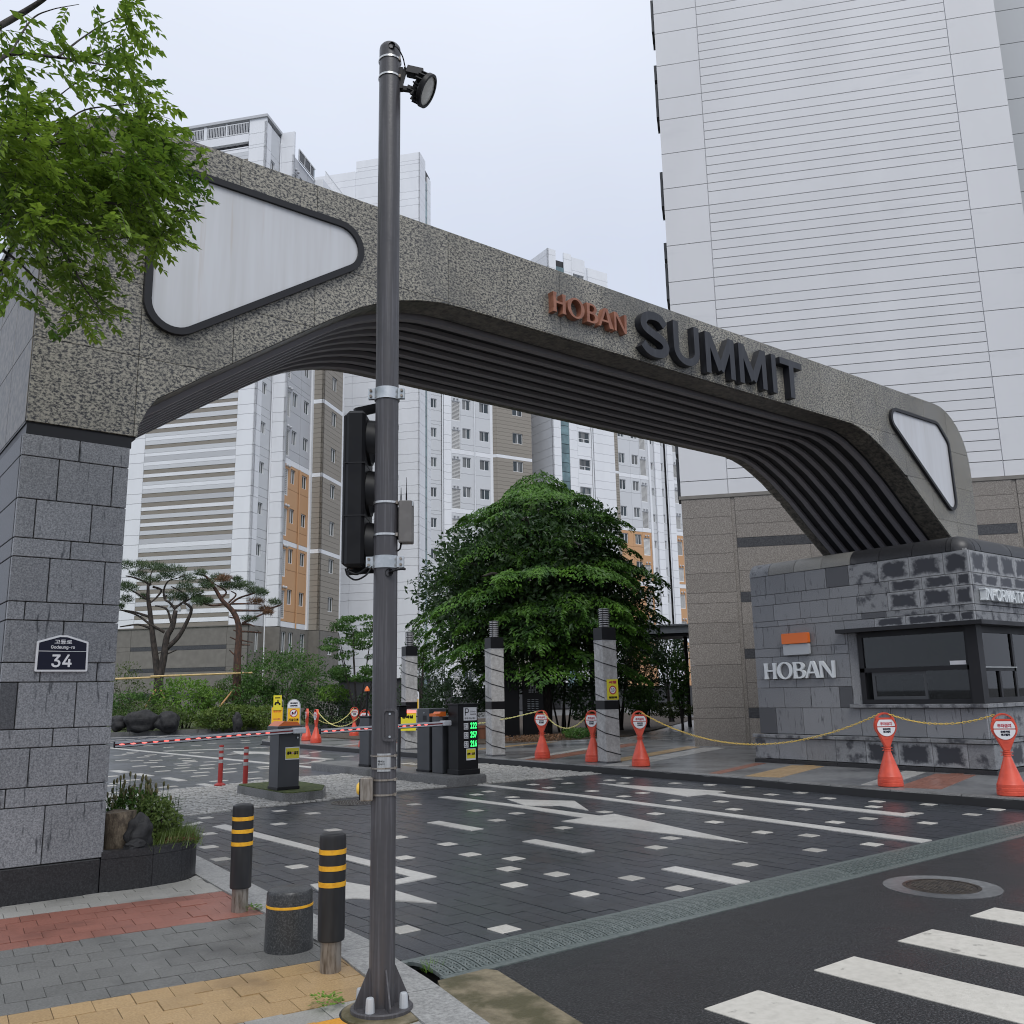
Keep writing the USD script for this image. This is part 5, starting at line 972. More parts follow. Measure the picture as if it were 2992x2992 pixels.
part(T1, 'roof_glass', MB().poly(sbox(0.85, 42.0, 3.75, 42.95), fr4, -0.06, -0.04), 'rail_glass'); railing(T1, fr4, 0.85, 3.75, 42.0, 43.0, 0.97); railing(T1, fr4, 4.3, 8.6, 42.1, 43.1, 0.14, d=0.6)
fpanel(T1, fr4, 3.8, 9.0, 40.8, 42.1, 'tower_white', d0=-0.3, d1=0.65)
# taupe corner block
taupe = lambda z: 'tower_white' if any(abs(z - q) < 0.19 for q in (12.16, 17.98, 23.79, 29.6, 35.4, 41.2)) else 'tower_taupe'
jt = [6.33]
for q0, q1 in ((6.33, 12.0), (12.32, 17.82), (18.14, 23.62), (23.96, 29.44), (29.76, 35.24), (35.56, 41.0)):
    jt += [q0 + (q1 - q0) * k / 14 for k in range(15)]
jt = sorted(set(round(z, 3) for z in jt)); jt = [z for i, z in enumerate(jt) if i == 0 or z - jt[i - 1] > 0.05]
column(T1, (1.13, 6.85), (1, 0), 0.0, 0.81, jt, taupe, gap=0.010)
column(T1, (1.94, 6.85), (0, 1), 0.0, 3.55, jt, taupe, gap=0.010, wins=[(1.50, 2.45, z - 1.10, z, 'slide') for z in [26.3 - 2.9 * k for k in range(-5, 7)] if 7 < z < 41])
part(T1, 'edge_trim', MB().box(1.0, 1.98, 10.41, 10.55, 0, 41), 'tower_white')
# brown stone base
for a, b in ((0.0, 1.9), (1.92, 9.06), (9.08, 10.55)):
    for z0, z1, mm in ((0, 1.6, 'base_brown_far'), (1.6, 1.98, 'base_black'), (1.98, 3.34, 'base_brown_far'), (3.34, 3.61, 'base_black'), (3.61, 4.78, 'base_brown_far'), (4.78, 5.06, 'base_black'), (5.06, 6.30, 'base_brown_far')):
        if mm == 'base_black' and b - a < 5: mm = 'base_brown_far'
        fpanel(T1, fr1, a, b, z0, z1, mm, d1=0.05, gap=0.006, name='base_panel')
fpanel(T1, fr1, -0.1, 10.62, 6.26, 6.36, 'base_brown_far', d1=0.12, name='base_ledge')
for A, D, L, ws in (((0.05, 0), (0, 1), 2.29, [(0.95, 1.5)]), ((0, 2.25), (1, 0), 1.18, []), ((1.18, 2.29), (0, 1), 4.56, [(0.25, 0.9), (1.3, 2.0), (3.1, 3.9)]), ((1.18, 6.8), (1, 0), 0.81, []), ((1.99, 6.85), (0, 1), 3.6, [(1.5, 2.4)])):
    f = wallframe(A, D)
    fpanel(T1, f, 0, L, 0, 3.2, 'base_brown_far', name='base_panel', gap=.006); fpanel(T1, f, 0, L, 3.2, 6.3, 'base_brown_far', name='base_panel', gap=.006, holes=[(a, b, 4.6, 6.0) for a, b in ws])
    for a, b in ws: fwindow(T1, f, a, b, 4.6, 6.0)
n213 = MB()
for k, c in enumerate('213'): latin(c, 4.75 + 0.72 * k, 7.98, 0.95, fr1, 0.0, 0.10, bold=True, w=0.42 if c != '1' else 0.2, mb=n213)
part(T1, 'building_number', n213, 'slab_grey')

# ---- middle tower with glass strip
T2 = thing('apartment_tower', 'white apartment tower with a narrow glass strip and taupe panels, right behind the tall pole', 'apartment building', (45.279, 69.323, 0), -5.6)
L2 = 3.401
K = (-0.33 - L2 * 0.7071, -L2 * 0.7071)         # outer corner of the stair core
H2 = 44.0
p2 = 2.9
body = Polygon([(K[0] + 0.1, K[1] + 0.22), (-0.25, 0.25), (6.45, 0.25), (6.9, -0.05), (10.9, -0.05), (10.9, 14), (6, 30), (K[0] - 29.5 * 0.7071 + 0.2, K[1] + 29.5 * 0.7071 + 0.25)])
part(T2, 'core', MB().poly(body, XY, 0, H2 - 1.2), 'joint_dark')
part(T2, 'core', MB().poly(Polygon([(K[0] + 0.1, K[1] + 0.22), (-0.30, 0.25), (-4, 8), (K[0] - 6.4 * 0.7071 + 0.1, K[1] + 6.4 * 0.7071 + 0.25)]), XY, H2 - 1.3, 52.4), 'joint_dark')
wz = [23.46 + p2 * k for k in range(-7, 7)]
jl = sorted([22.93 + p2 * k + o for k in range(-7, 11) for o in (0.0, 1.44, 2.13)]); jl = [3.0] + [z for z in jl if 3.3 < z < 52.0]
dl = (0.7071, -0.7071)
LA = (K[0] - 30 * 0.7071, K[1] + 30 * 0.7071)
column(T2, LA, dl, 23.45, 30.0, jl + [52.3, 53.1], 'tower_white'); column(T2, LA, dl, 0.0, 23.43, [z for z in jl if z < 51.5] + [52.05], 'tower_white')
dk = (0.7071, 0.7071)
a1, a2 = L2 * 0.50, L2 * 0.73
column(T2, K, dk, 0.0, a1, jl + [52.3, 53.1], 'tower_white'); column(T2, K, dk, a2, L2, jl + [51.0], 'tower_white')
fk = wallframe(K, dk)
for k in range(-7, 10):
    for o, h in ((0, 0.93), (0.98, 0.93), (1.96, 0.90)): part(T2, 'glass_strip_pane', MB().poly(sbox(a1 + .03, 22.2 + p2 * k + o, a2 - .03, 22.2 + p2 * k + o + h), fk, -0.10, -0.07), 'pane_teal')
A2 = (0, 0); D2 = (1, 0)
column(T2, (-0.33, 0), D2, 0.0, 1.11, sorted([3.0] + [z + o for z in wz for o in (0.35, -1.15, -2.2)] + [H2]), 'tower_pale', wins=[(0.0, 0.62, z - 0.92, z, 'slide') for z in wz if z < H2 - 1])
column(T2, A2, D2, 1.0, 1.79, [3.0] + [z for z in jl if z < H2 - 0.3] + [H2], 'tower_white', d=0.12)
part(T2, 'downpipe', MB().cyl((0.86, -0.1, 0), (0.86, -0.1, H2), 0.06, n=6), 'tower_white')
white2 = lambda z: 'tower_white' if any(abs(z - q) < 0.22 for q in (24.36 + 5.8 * k for k in range(-4, 5))) else 'tower_pale'
j5 = sorted([3.0] + [24.13 + 5.8 * k for k in range(-3, 4)] + [24.6 + 5.8 * k for k in range(-3, 4)] + [z - 1.2 for z in wz if abs((z - 1.2 - 24.3) % 5.8) > 0.5] + [H2]); j5 = [z for z in j5 if z <= H2]
column(T2, A2, D2, 1.82, 2.95, j5, white2, wins=[(1.9, 2.87, z - 1.85, z + 0.14, 'louvre') for z in wz if z < H2 - 1])
column(T2, A2, D2, 2.95, 4.5, j5, white2, wins=[(3.08, 4.0, z - 0.62, z + 0.42, 'slide') for z in wz if z < H2 - 1])
column(T2, A2, D2, 4.53, 6.22, j5, white2, wins=[(5.0, 6.1, z - 0.62, z + 0.40, 'slide') for z in wz if z < H2 - 1])
column(T2, A2, D2, 6.22, 6.51, [3.0, H2], 'tower_white')
part(T2, 'downpipe', MB().cyl((4.4, -0.1, 0), (4.4, -0.1, H2), 0.05, n=6), 'tower_white')
tz2 = lambda z: 'tower_white' if any(abs(z - (24.43 + 5.8 * k)) < 0.17 for k in range(-4, 5)) else 'tower_taupe'
jb = []
for k in range(-4, 4): q0, q1 = 24.6 + 5.8 * k, 24.26 + 5.8 * (k + 1); jb += [q0 + (q1 - q0) * i / 14 for i in range(15)]
jb = [z for z in jb if 2 < z < H2]
column(T2, (6.51, 0), (0.7071, -0.7071), 0, 0.43, jb, tz2, gap=.01)
column(T2, (6.82, -0.30), D2, 0.0, 4.1, jb, tz2, gap=.01, wins=[(1.82, 3.02, z - 0.42, z + 0.66, 'slide') for z in wz if 4 < z < H2 - 1])

# ---- far tower to the right
T3 = thing('apartment_tower', 'white apartment tower with a teal glass strip, behind the middle of the arch', 'apartment building', (70.16, 66.11, 0), -5.6)
part(T3, 'core', MB().poly(Polygon([(-11.6, 0.25), (-7.0, 0.25), (-7.0, 5), (-11.6, 5)]), XY, 0, 47.0), 'joint_dark')
part(T3, 'core', MB().poly(Polygon([(-7.2, 0.25), (20, 0.25), (20, 14), (-11.6, 14), (-11.6, 4)]), XY, 0, 41.0), 'joint_dark')
H3 = 41.5
jd = sorted([25.2 + 2.95 * k + o for k in range(-8, 8) for o in (0.0, 0.85, 1.95)]); jd = [z for z in jd if 2 < z < 46.5]
column(T3, (-11.86, 9.0), (0, -1), 0.0, 9.0, jd + [47.3, 48.0], 'tower_white')
def c3(s0, s1, js, m, d=0, wins=(), A=(0, 0)): column(T3, A, (1, 0), s0, s1, js, m, d=d, wins=wins)
c3(-11.86, -10.82, jd + [47.3, 48.0], 'tower_white'); c3(-9.75, -8.75, jd + [47.3, 48.0], 'tower_white')
f3 = wallframe((0, 0), (1, 0))
for k in range(-8, 7):
    for o in (0.0, 0.99, 1.97): part(T3, 'glass_strip_pane', MB().poly(sbox(-10.80, 25.6 + 2.95 * k + o, -9.77, 25.6 + 2.95 * k + o + 0.93), f3, -0.10, -0.06), 'pane_teal')
sw = [28.17 - 2.95 * k for k in range(-6, 8)]; sw3 = [(-8.58, -7.12, z - 1.17, z, 'stair') for z in sw if 4 < z < 47.2]
c3(-8.73, -6.95, sorted([2.0] + [z + 0.35 for z in sw if z < 47] + [z - 1.6 for z in sw]) + [47.75], 'tower_white', wins=sw3)
part(T3, 'downpipe', MB().cyl((-6.9, -0.1, 0), (-6.9, -0.1, 46.9), 0.07, n=6), 'tower_white')
c3(-6.72, -3.98, sorted([z for z in jd if z < 46]) + [46.92], 'tower_white', d=0.15)
tb = [2.0] + [18.4 + 0.29 * k for k in range(80) if 18.4 + 0.29 * k < H3]
c3(-3.96, -3.40, tb, lambda z: 'tower_white' if abs((z - 24.2) % 5.9) < 0.3 else 'tower_taupe')
w3 = [26.55 - 2.9 * k for k in range(-5, 8)]
pal = lambda z: 'tower_white' if abs((z - 24.1 + 0.25) % 5.8) < 0.5 else ('tower_orange' if z < 18.0 else 'tower_pale')
j3 = sorted([2.0, H3] + [z - 1.35 for z in w3 if z < H3] + [23.95 + 5.8 * k for k in range(-3, 4)] + [24.4 + 5.8 * k for k in range(-3, 3)])
c3(-3.38, -1.80, j3, pal, wins=[(-3.34, -2.5, z - 1.1, z, 'slide') for z in w3 if 4 < z < H3 - .5])
c3(-1.78, -0.50, j3, pal, wins=[(-1.53, -0.66, z - 1.08, z, 'slide') for z in w3 if 4 < z < H3 - .5])
c3(-0.48, 0.72, j3, pal, wins=[(-0.40, 0.50, z - 2.2, z - 0.32, 'louvre_dark' if k % 3 == 1 else 'louvre') for k, z in enumerate(w3) if 5 < z < H3 - .5])
c3(0.74, 1.0, [2.0, H3], 'tower_white', d=0.1)
c3(1.0, 1.62, j3, 'tower_pale', d=-0.05, wins=[(1.05, 1.50, z - 1.38, z - 0.52, 'slide') for z in w3 if 4 < z < H3 - .5])
c3(1.62, 2.45, [z for z in jd if z < H3 - .4] + [H3], 'tower_white', d=0.15)
c3(2.47, 3.1, j3, 'tower_pale', d=-0.05, wins=[(2.55, 2.9, z - 1.38, z - 0.42, 'slide') for z in w3 if 4 < z < H3 - .5])
part(T3, 'downpipe', MB().cyl((3.3, -0.12, 0), (3.3, -0.12, H3), 0.06, n=6), 'tower_white')
c3(3.4, 4.22, [z for z in jd if z < H3 - .4] + [H3], 'tower_white', d=0.2)
c3(4.24, 5.30, j3, pal, wins=[(4.35, 5.15, z - 1.9, z - 0.36, 'louvre_dark') for k, z in enumerate(w3) if 5 < z < H3 - .5])
c3(5.32, 20.0, [z for z in jd if z < H3 - .4] + [H3], 'tower_white')

# ---- near building on the right
NB = thing('apartment_block', 'tall pale grey apartment gable with ribbed cladding over a brown stone base, at the right', 'apartment building', (18.478, 16.063, 0.1), -50.585)
HN = 36.0
part(NB, 'core', MB().box(0.06, 9.28, 0.10, 14, 6.5, HN - 0.2), 'joint_dark'); part(NB, 'core', MB().box(0.10, 9.2, 0.16, 14, 0, 6.55), 'mortar')
NA, ND = (0, 0), (1, 0); nf = wallframe(NA, ND)
zk = [6.42 - 0.1 + 2.925 * k for k in range(11)]
big = sorted([z + o for z in zk for o in (0.0, 0.69, 1.81)]); big = [6.60] + [z for z in big if 6.75 < z < HN - .3] + [HN]
def slab(s0, s1, z0, z1, name='cladding_panel', d1=0.0):
    part(NB, name, MB().poly(sbox(s0, z0 + 0.010, s1, z1 - 0.010), nf, -0.09, d1), 'slab_white')
for a, b in zip(big[:-1], big[1:]):
    slab(0.0, 1.245, a, b); slab(8.085, 9.35, a, b)
    n = 4 if b - a > 0.9 else 1
    if b - a > 0.9: cut = np.linspace(a, b, 5)
    elif b - a > 0.5: cut = [a, a + 0.42, b]
    else: cut = [a, b]
    for c, e in zip(cut[:-1], cut[1:]): slab(1.265, 8.065, c, e)
slab(1.247, 1.263, 6.6, HN, 'joint_strip', -0.03); slab(8.067, 8.083, 6.6, HN, 'joint_strip', -0.03)
for k in range(11):
    for o, h in ((0.3, 1.1), (1.55, 0.5)):
        if k % 2 == 0 or o < 1: part(NB, 'side_window_frame', MB().box(-0.09, 0.0, 0.25, 1.1, zk[k] + o, zk[k] + o + h), 'window_dark')
part(NB, 'base_ledge', MB().box(-0.06, 9.4, -0.07, 0.15, 6.50, 6.595), 'base_brown_far')
def bs(s0, s1, z0, z1, m): part(NB, 'base_panel', MB().poly(sbox(s0 + .003, z0 + 0.004, s1 - .003, z1 - 0.004), nf, -0.15, 0.05), m)
zs = [0, 0.72, 0.98, 1.49, 2.07, 2.62, 3.16, 3.68, 3.95, 4.47, 4.99, 5.50, 5.98, 6.50]
for i, (a, b) in enumerate(zip(zs[:-1], zs[1:])): bs(0.0, 1.30, a, b, 'base_brown')
zs2 = [0, 0.71, 0.97, 1.6, 2.21, 2.46, 3.1, 3.67, 3.94, 4.5, 5.12, 5.38, 5.75, 6.12, 6.50]
for a, b in zip(zs2[:-1], zs2[1:]):
    dk_ = abs(a - 0.71) < .02 or abs(a - 2.21) < .02 or abs(a - 3.67) < .02 or abs(a - 5.12) < .02
    for s0, s1 in ((1.40, 3.24), (3.24, 5.3), (5.3, 8.20)):
        bs(s0, s1, a, b, 'base_black' if dk_ else 'base_brown')
    bs(8.30, 9.36, a, b, 'base_brown')
for s0 in (1.30, 8.20): part(NB, 'pilaster_strip', MB().poly(sbox(s0, 0, s0 + 0.10, 6.5), nf, -0.1, 0.025), 'base_brown')
rb = MB(); RB = 'building_wing'
WG = thing('building_wing', 'grey ribbed wing set back at the right edge beside the pale gable', 'apartment building', (18.478, 16.063, 0.1), -50.585)
part(WG, 'core', MB().box(9.45, 16, 1.7, 14, 0, HN), 'joint_dark')
wf = wallframe((9.36, 1.5), (1, 0))
zz = [0] + [z for z in big]
for a, b in zip(zz[:-1], zz[1:]): part(WG, 'cladding_panel', MB().poly(sbox(0.05, a + .01, 6.5, b - .01), wf, -0.15, 0.0), 'slab_grey')
# small canopy behind the pier of the near building
cp_ = thing('walkway_canopy', 'flat grey walkway canopy behind the brown stone base of the right building', 'canopy', (26.2, 24.6, 0), -50.585)
part(cp_, 'roof', MB().box(-3.6, 2.5, 0, 2.2, 3.72, 4.0).box(-3.7, 2.6, -0.1, 2.3, 4.0, 4.06), 'slab_grey'); part(cp_, 'soffit', MB().box(-3.5, 2.4, 0.1, 2.1, 3.60, 3.718), 'dark_metal')
for sx in (-2.6, 1.2): part(cp_, 'post', MB().cyl((sx, 1.1, 0), (sx, 1.1, 3.6), 0.08, n=10), 'dark_metal')

# ================================================================ the tall pole and what is strapped to it
PX, PY = 2.503, 4.320
pole = thing('lamp_pole', 'tall dark grey painted steel pole on a round flange beside the driveway kerb', 'pole', (PX, PY, 0.0), -38.17)   # local x to the right as seen, local y away
R = 0.0655
part(pole, 'shaft', MB().tube([(0, 0, 0.02), (0, 0, 5.47), (0, 0, 5.49), (0, 0, 5.505)], [R, R, R * 0.96, R * 0.80], 28), 'pole_paint', smooth=40)
part(pole, 'flange', MB().lathe([(0.001, 0.026), (0.150, 0.026), (0.157, 0.020), (0.157, 0.004)][::-1], 36), 'pole_paint', smooth=40)
for k in range(4):
    a = math.radians(25 + 90 * k); c, s_ = math.cos(a), math.sin(a)
    f = lambda x, z, d, c=c, s_=s_: np.stack([x * c - d * s_, x * s_ + d * c, z], 1)
    part(pole, 'gusset', MB().poly(Polygon([(R - .004, 0.026), (0.143, 0.026), (0.143, 0.045), (R + .004, 0.205), (R - .004, 0.205)]), f, -0.004, 0.004), 'pole_paint')
    b = a + math.radians(45)
    part(pole, 'bolt_cap', MB().lathe([(0.0235, 0.026), (0.0225, 0.05), (0.020, 0.088), (0.016, 0.094), (0.001, 0.095)], 10, (0.122 * math.cos(b), 0.122 * math.sin(b), 0)), 'slab_grey', smooth=30)
hh = MB().poly(rrect(0.0, 1.315, 0.078, 1.482, 0.022).difference(rrect(0.011, 1.326, 0.067, 1.471, 0.014)), XZ(0), -0.078, -0.03)
hp = part(pole, 'hand_hole_frame', hh, 'pole_paint'); part(hp, 'hand_hole_cover', MB().poly(rrect(0.010, 1.325, 0.068, 1.472, 0.014), XZ(0), -0.066, -0.03), 'pole_paint')
for z in (1.455, 1.338): part(hp, 'screw', MB().cyl((0.039, -0.071, z), (0.039, -0.064, z), 0.006, n=10), 'galv')
def strap(parent, z, h=0.012, m='steel', name='band', r=R + 0.002):
    p = part(parent, name, MB().lathe([(r, -h / 2), (r + 0.003, -h / 2), (r + 0.003, h / 2), (r, h / 2)], 32, (0, 0, z)), m, smooth=40)
    part(p, 'buckle', MB().obox((r * 0.94, -0.024, z), (0.006, 0, 0), (0, 0.012, 0), (0, 0, h * 0.8)), 'old_steel'); return p
for z in (2.601, 2.420): strap(pole, z)
part(pole, 'cable_hole', MB().lathe([(0.001, 0.004), (0.02, 0.002), (0.022, -0.01)], 14).move(np.array([[1, 0, 0, 0.03], [0, 0, 1, -0.0625], [0, 1, 0, 2.205], [0, 0, 0, 1]])), 'black_plastic')
part(pole, 'cable', MB().tube(smoothpath([(0.03, -0.066, 2.205), (0.055, -0.085, 2.212), (0.09, -0.05, 2.225), (0.105, 0.01, 2.232), (0.09, 0.06, 2.245)]), 0.006, 8), 'black_plastic', smooth=True)

sig = thing('pedestrian_signal', 'black three-section traffic signal seen from the side, clamped to the left of the tall pole', 'traffic light', (PX, PY, 0.0), -38.17)
for z in (3.235, 2.268):
    c = part(sig, 'clamp', MB().lathe([(R + .001, -0.034), (R + .007, -0.034), (R + .007, 0.034), (R + .001, 0.034)], 28, (0, 0, z)), 'galv', smooth=40)
    for sx in (-1, 1):
        part(c, 'clamp_lug', MB().box(min(sx * R, sx * (R + .038)), max(sx * R, sx * (R + .038)), -0.034, -0.026, z - .03, z + .03).box(min(sx * R, sx * (R + .038)), max(sx * R, sx * (R + .038)), -0.014, -0.006, z - .03, z + .03), 'galv')
        for dz in (-0.016, 0.016): part(c, 'bolt', MB().cyl((sx * (R + .022), -0.046, z + dz), (sx * (R + .022), 0.004, z + dz), 0.008, n=6), 'old_steel')
part(sig, 'bracket_arm', MB().obox((-0.118, 0.085, 3.178), (0.075, 0.045, 0.032), (0.008, -0.012, 0), (0, 0, 0.028)), 'black_plastic')
part(sig, 'bracket_arm', MB().obox((-0.130, 0.085, 2.235), (0.085, 0.045, 0.012), (0.008, -0.012, 0), (0, 0, 0.015)), 'black_plastic')
TY = 0.12
part(sig, 'housing', MB().block((-0.228, TY - 0.15, 2.245), (-0.118, TY + 0.15, 3.142), 0.018), 'black_plastic')
part(sig, 'back_shell', MB().block((-0.245, TY - 0.13, 2.26), (-0.22, TY + 0.13, 3.125), 0.01), 'black_plastic')
for k in range(3):
    zc = 2.985 - 0.302 * k
    lens = part(sig, 'lens_ring', MB().lathe([(0.13, 0), (0.13, 0.018), (0.115, 0.02), (0.05, 0.026), (0.001, 0.028)], 24).move(np.array([[0, 0, 1, -0.12], [0, 1, 0, TY], [1, 0, 0, zc], [0, 0, 0, 1]])), 'black_plastic', smooth=40)
    V = []; n = 20
    for i in range(n + 1):
        a = math.radians(-38 + 256 * i / n); s_ = math.sin(a)
        ln = 0.165 - 0.09 * (1 - (s_ + 0.62) / 1.62)
        for r_ in (0.135, 0.131): V += [(-0.115, TY + r_ * math.cos(a), zc + r_ * s_), (-0.115 + ln, TY + r_ * math.cos(a), zc + r_ * s_ - 0.02)]
    F = [(4 * i + a, 4 * i + b, 4 * i + 4 + b, 4 * i + 4 + a) for i in range(n) for a, b in ((0, 1), (3, 2), (1, 3))]
    part(sig, 'visor', MB().add(V, F), 'black_plastic', smooth=40)
    if k: part(sig, 'section_joint', MB().box(-0.231, -0.116, TY - 0.153, TY + 0.153, zc + 0.149, zc + 0.154), 'dark_metal')
part(sig, 'cable', MB().tube(smoothpath([(-0.225, 0.02, 2.24), (-0.205, -0.02, 2.20), (-0.155, -0.05, 2.17), (-0.10, -0.05, 2.195), (-0.07, -0.03, 2.245)]), 0.005, 8), 'black_plastic', smooth=True)
part(sig, 'cable', MB().tube(smoothpath([(-0.215, 0.02, 2.24), (-0.20, -0.02, 2.222), (-0.15, -0.03, 2.205), (-0.09, -0.04, 2.24)]), 0.007, 8), 'black_plastic', smooth=True)

ap = thing('antenna_box', 'grey radio box with two thin black aerials strapped to the right of the tall pole', 'control box', (PX, PY, 0.0), -38.17)
part(ap, 'case', MB().block((0.072, -0.03, 2.376), (0.150, 0.055, 2.608), 0.005), 'box_grey'); part(ap, 'lid', MB().block((0.075, -0.042, 2.374), (0.148, -0.031, 2.610), 0.004), 'box_grey')
part(ap, 'latch', MB().box(0.148, 0.154, -0.03, 0.0, 2.58, 2.606), 'galv')
for x, y, z0, z1 in ((0.112, 0.01, 2.608, 2.752), (0.078, 0.04, 2.608, 2.70)): part(ap, 'aerial', MB().tube([(x, y, z0), (x, y, z0 + .05), (x, y, z0 + .055), (x, y, z1)], [0.0045, 0.004, 0.0026, 0.0014], 8), 'black_plastic')
part(ap, 'bracket', MB().box(0.055, 0.09, 0.0, 0.03, 2.40, 2.58), 'dark_metal'); part(ap, 'cable', MB().tube(smoothpath([(0.085, 0.0, 2.376), (0.08, -0.005, 2.345), (0.068, -0.02, 2.33)]), 0.005, 8), 'black_plastic', smooth=True)

fl = thing('floodlight', 'round black floodlight tilted down, bracketed near the top of the tall pole', 'floodlight', (PX, PY, 0.0), -38.17)
for z in (5.395, 5.275): strap(fl, z, 0.012)
part(fl, 'mount', MB().box(0.058, 0.082, -0.02, 0.02, 5.20, 5.345), 'black_plastic')
part(fl, 'mount_arm', MB().obox((0.102, 0.0, 5.205), (0.045, 0, -0.010), (0, 0.012, 0), (0.003, 0, 0.013)), 'black_plastic'); part(fl, 'mount_arm', MB().obox((0.085, 0.0, 5.30), (0.012, 0, 0.05), (0, 0.010, 0), (0.010, 0, -0.003)), 'black_plastic')
part(fl, 'driver_box', MB().obox((0.155, 0.0, 5.318), (0.048, 0, -0.013), (0, 0.03, 0), (0.006, 0, 0.022)), 'dark_metal')
ax = np.array([0.86, -0.04, -0.50]); ax /= np.linalg.norm(ax); e1 = np.cross(ax, [0, 1, 0]); e1 /= np.linalg.norm(e1); e2 = np.cross(ax, e1); T = np.eye(4); T[:3, 0], T[:3, 1], T[:3, 2], T[:3, 3] = e1, e2, ax, (0.222, 0.0, 5.195)
hd = part(fl, 'lamp_head', MB().lathe([(0.001, -0.075), (0.035, -0.075), (0.045, -0.06), (0.05, -0.03), (0.088, -0.02), (0.103, -0.006), (0.103, 0.018), (0.088, 0.02), (0.086, 0.010)], 32).move(T), 'black_plastic', smooth=40)
fm = MB()
for k in range(16): a = 2 * math.pi * k / 16; fm.obox((0.066 * math.cos(a), 0.066 * math.sin(a), -0.035), (0.030 * math.cos(a), 0.030 * math.sin(a), 0), (-0.004 * math.sin(a), 0.004 * math.cos(a), 0), (0, 0, 0.022))
part(hd, 'cooling_fins', fm.move(T), 'black_plastic'); part(hd, 'lens', MB().lathe([(0.088, 0.010), (0.05, 0.014), (0.001, 0.015)], 28).move(T), 'lens', smooth=True)
part(fl, 'yoke', MB().obox((0.155, 0.0, 5.19), (0.045, 0, -0.022), (0, 0.02, 0), (0.004, 0, 0.012)), 'black_plastic')
part(fl, 'cable', MB().tube(smoothpath([(0.028, -0.060, 5.458), (0.055, -0.07, 5.44), (0.085, -0.05, 5.39), (0.10, -0.02, 5.33), (0.125, -0.01, 5.295), (0.165, -0.01, 5.29)]), 0.004, 8), 'black_plastic', smooth=True)
part(fl, 'cable_hole', MB().lathe([(0.001, 0.005), (0.018, 0.002), (0.021, -0.01)], 14).move(np.array([[1, 0, 0, 0.02], [0, 0, 1, -0.062], [0, 1, 0, 5.46], [0, 0, 0, 1]])), 'black_plastic')

pb = thing('crossing_button', 'rusty pedestrian button box with a round yellow push button strapped to the tall pole', 'push button', (PX, PY, 0.0), -38.17)
part(pb, 'case', MB().block((-0.112, -0.075, 1.017), (-0.047, 0.02, 1.133), 0.004), 'old_steel'); part(pb, 'face', MB().block((-0.118, -0.068, 1.022), (-0.111, 0.012, 1.128), 0.003), 'black_plastic')
Tb = np.array([[0, 0, -1, -0.117], [0, 1, 0, -0.028], [1, 0, 0, 1.076], [0, 0, 0, 1.0]])
part(pb, 'button', MB().lathe([(0.032, 0.0), (0.031, 0.010), (0.024, 0.018), (0.013, 0.020), (0.012, 0.016), (0.001, 0.016)], 24).move(Tb), 'button_yellow', smooth=35)
for z in (1.119, 1.044): strap(pb, z, 0.009, 'old_steel')
sp = thing('notice_plate', 'small curved steel notice plate strapped round the front of the tall pole', 'notice', (PX, PY, 0.0), -38.17)
aa = np.radians(np.linspace(-112, -52, 12)); V = [((R + .004) * math.cos(a), (R + .004) * math.sin(a), z) for a in aa for z in (1.162, 1.253)]; V += [((R + .001) * math.cos(a), (R + .001) * math.sin(a), z) for a in aa for z in (1.162, 1.253)]
part(sp, 'plate', MB().add(V, [(2 * i, 2 * i + 2, 2 * i + 3, 2 * i + 1) for i in range(11)] + [(24 + 2 * i, 24 + 2 * i + 1, 24 + 2 * i + 3, 24 + 2 * i + 2) for i in range(11)]), 'steel')
CY = lambda a, b, d: np.stack([(R + .0042 + d) * np.sin(a / R), -(R + .0042 + d) * np.cos(a / R), b], 1)
part(sp, 'lettering', hangul('입니다', -0.004, 1.2, 0.034, 0.011, CY, 0.0, 0.0008, hangul('에서는', -0.004, 1.214, 0.034, 0.011, CY, 0.0, 0.0008)), 'sign_black')
for z in (1.240, 1.177): strap(sp, z, 0.008, 'old_steel')

# ================================================================ bollards
def bollard(label, x, y, top, rz):
    t = thing('bollard', label, 'bollard', (x, y, 0.0), rz, group='striped bollards at the pavement corner')
    part(t, 'post', MB().lathe([(0.060, -0.05), (0.060, 0.30)], 26), 'old_steel', smooth=True)
    part(t, 'sleeve', MB().lathe([(0.055, 0.172), (0.074, 0.166), (0.078, 0.175), (0.078, top - 0.03), (0.074, top - 0.008), (0.055, top + 0.003), (0.02, top), (0.001, top)], 30), 'bollard_rubber', smooth=40)
    for k in range(3):
        zc = top - 0.100 - 0.090 * k
        part(t, 'reflective_band', MB().lathe([(0.0785, -0.014), (0.0802, -0.0135), (0.0802, 0.0135), (0.0785, 0.014)], 30, (0, 0, zc)), 'reflect_yellow', smooth=40)
    return t
bollard('black bollard with yellow bands standing on the red bricks, further from the camera', 2.790, 6.915, 0.762, 10)
bollard('black bollard with yellow bands nearest the tall pole, standing on the tan bricks', 2.617, 5.105, 0.757, 40)
lb = thing('stone_bollard', 'short squat speckled black stone bollard with one thin yellow stripe', 'bollard', (2.635, 5.715, 0.0))
part(lb, 'body', MB().lathe([(0.150, -0.05), (0.150, 0.0), (0.146, 0.25), (0.143, 0.335), (0.132, 0.352), (0.10, 0.362), (0.001, 0.366)], 40), 'stump_stone', smooth=35)
part(lb, 'stripe', MB().lathe([(0.1455, -0.008), (0.1472, -0.007), (0.1468, 0.007), (0.1452, 0.008)], 40, (0, 0, 0.263)), 'reflect_yellow', smooth=40)

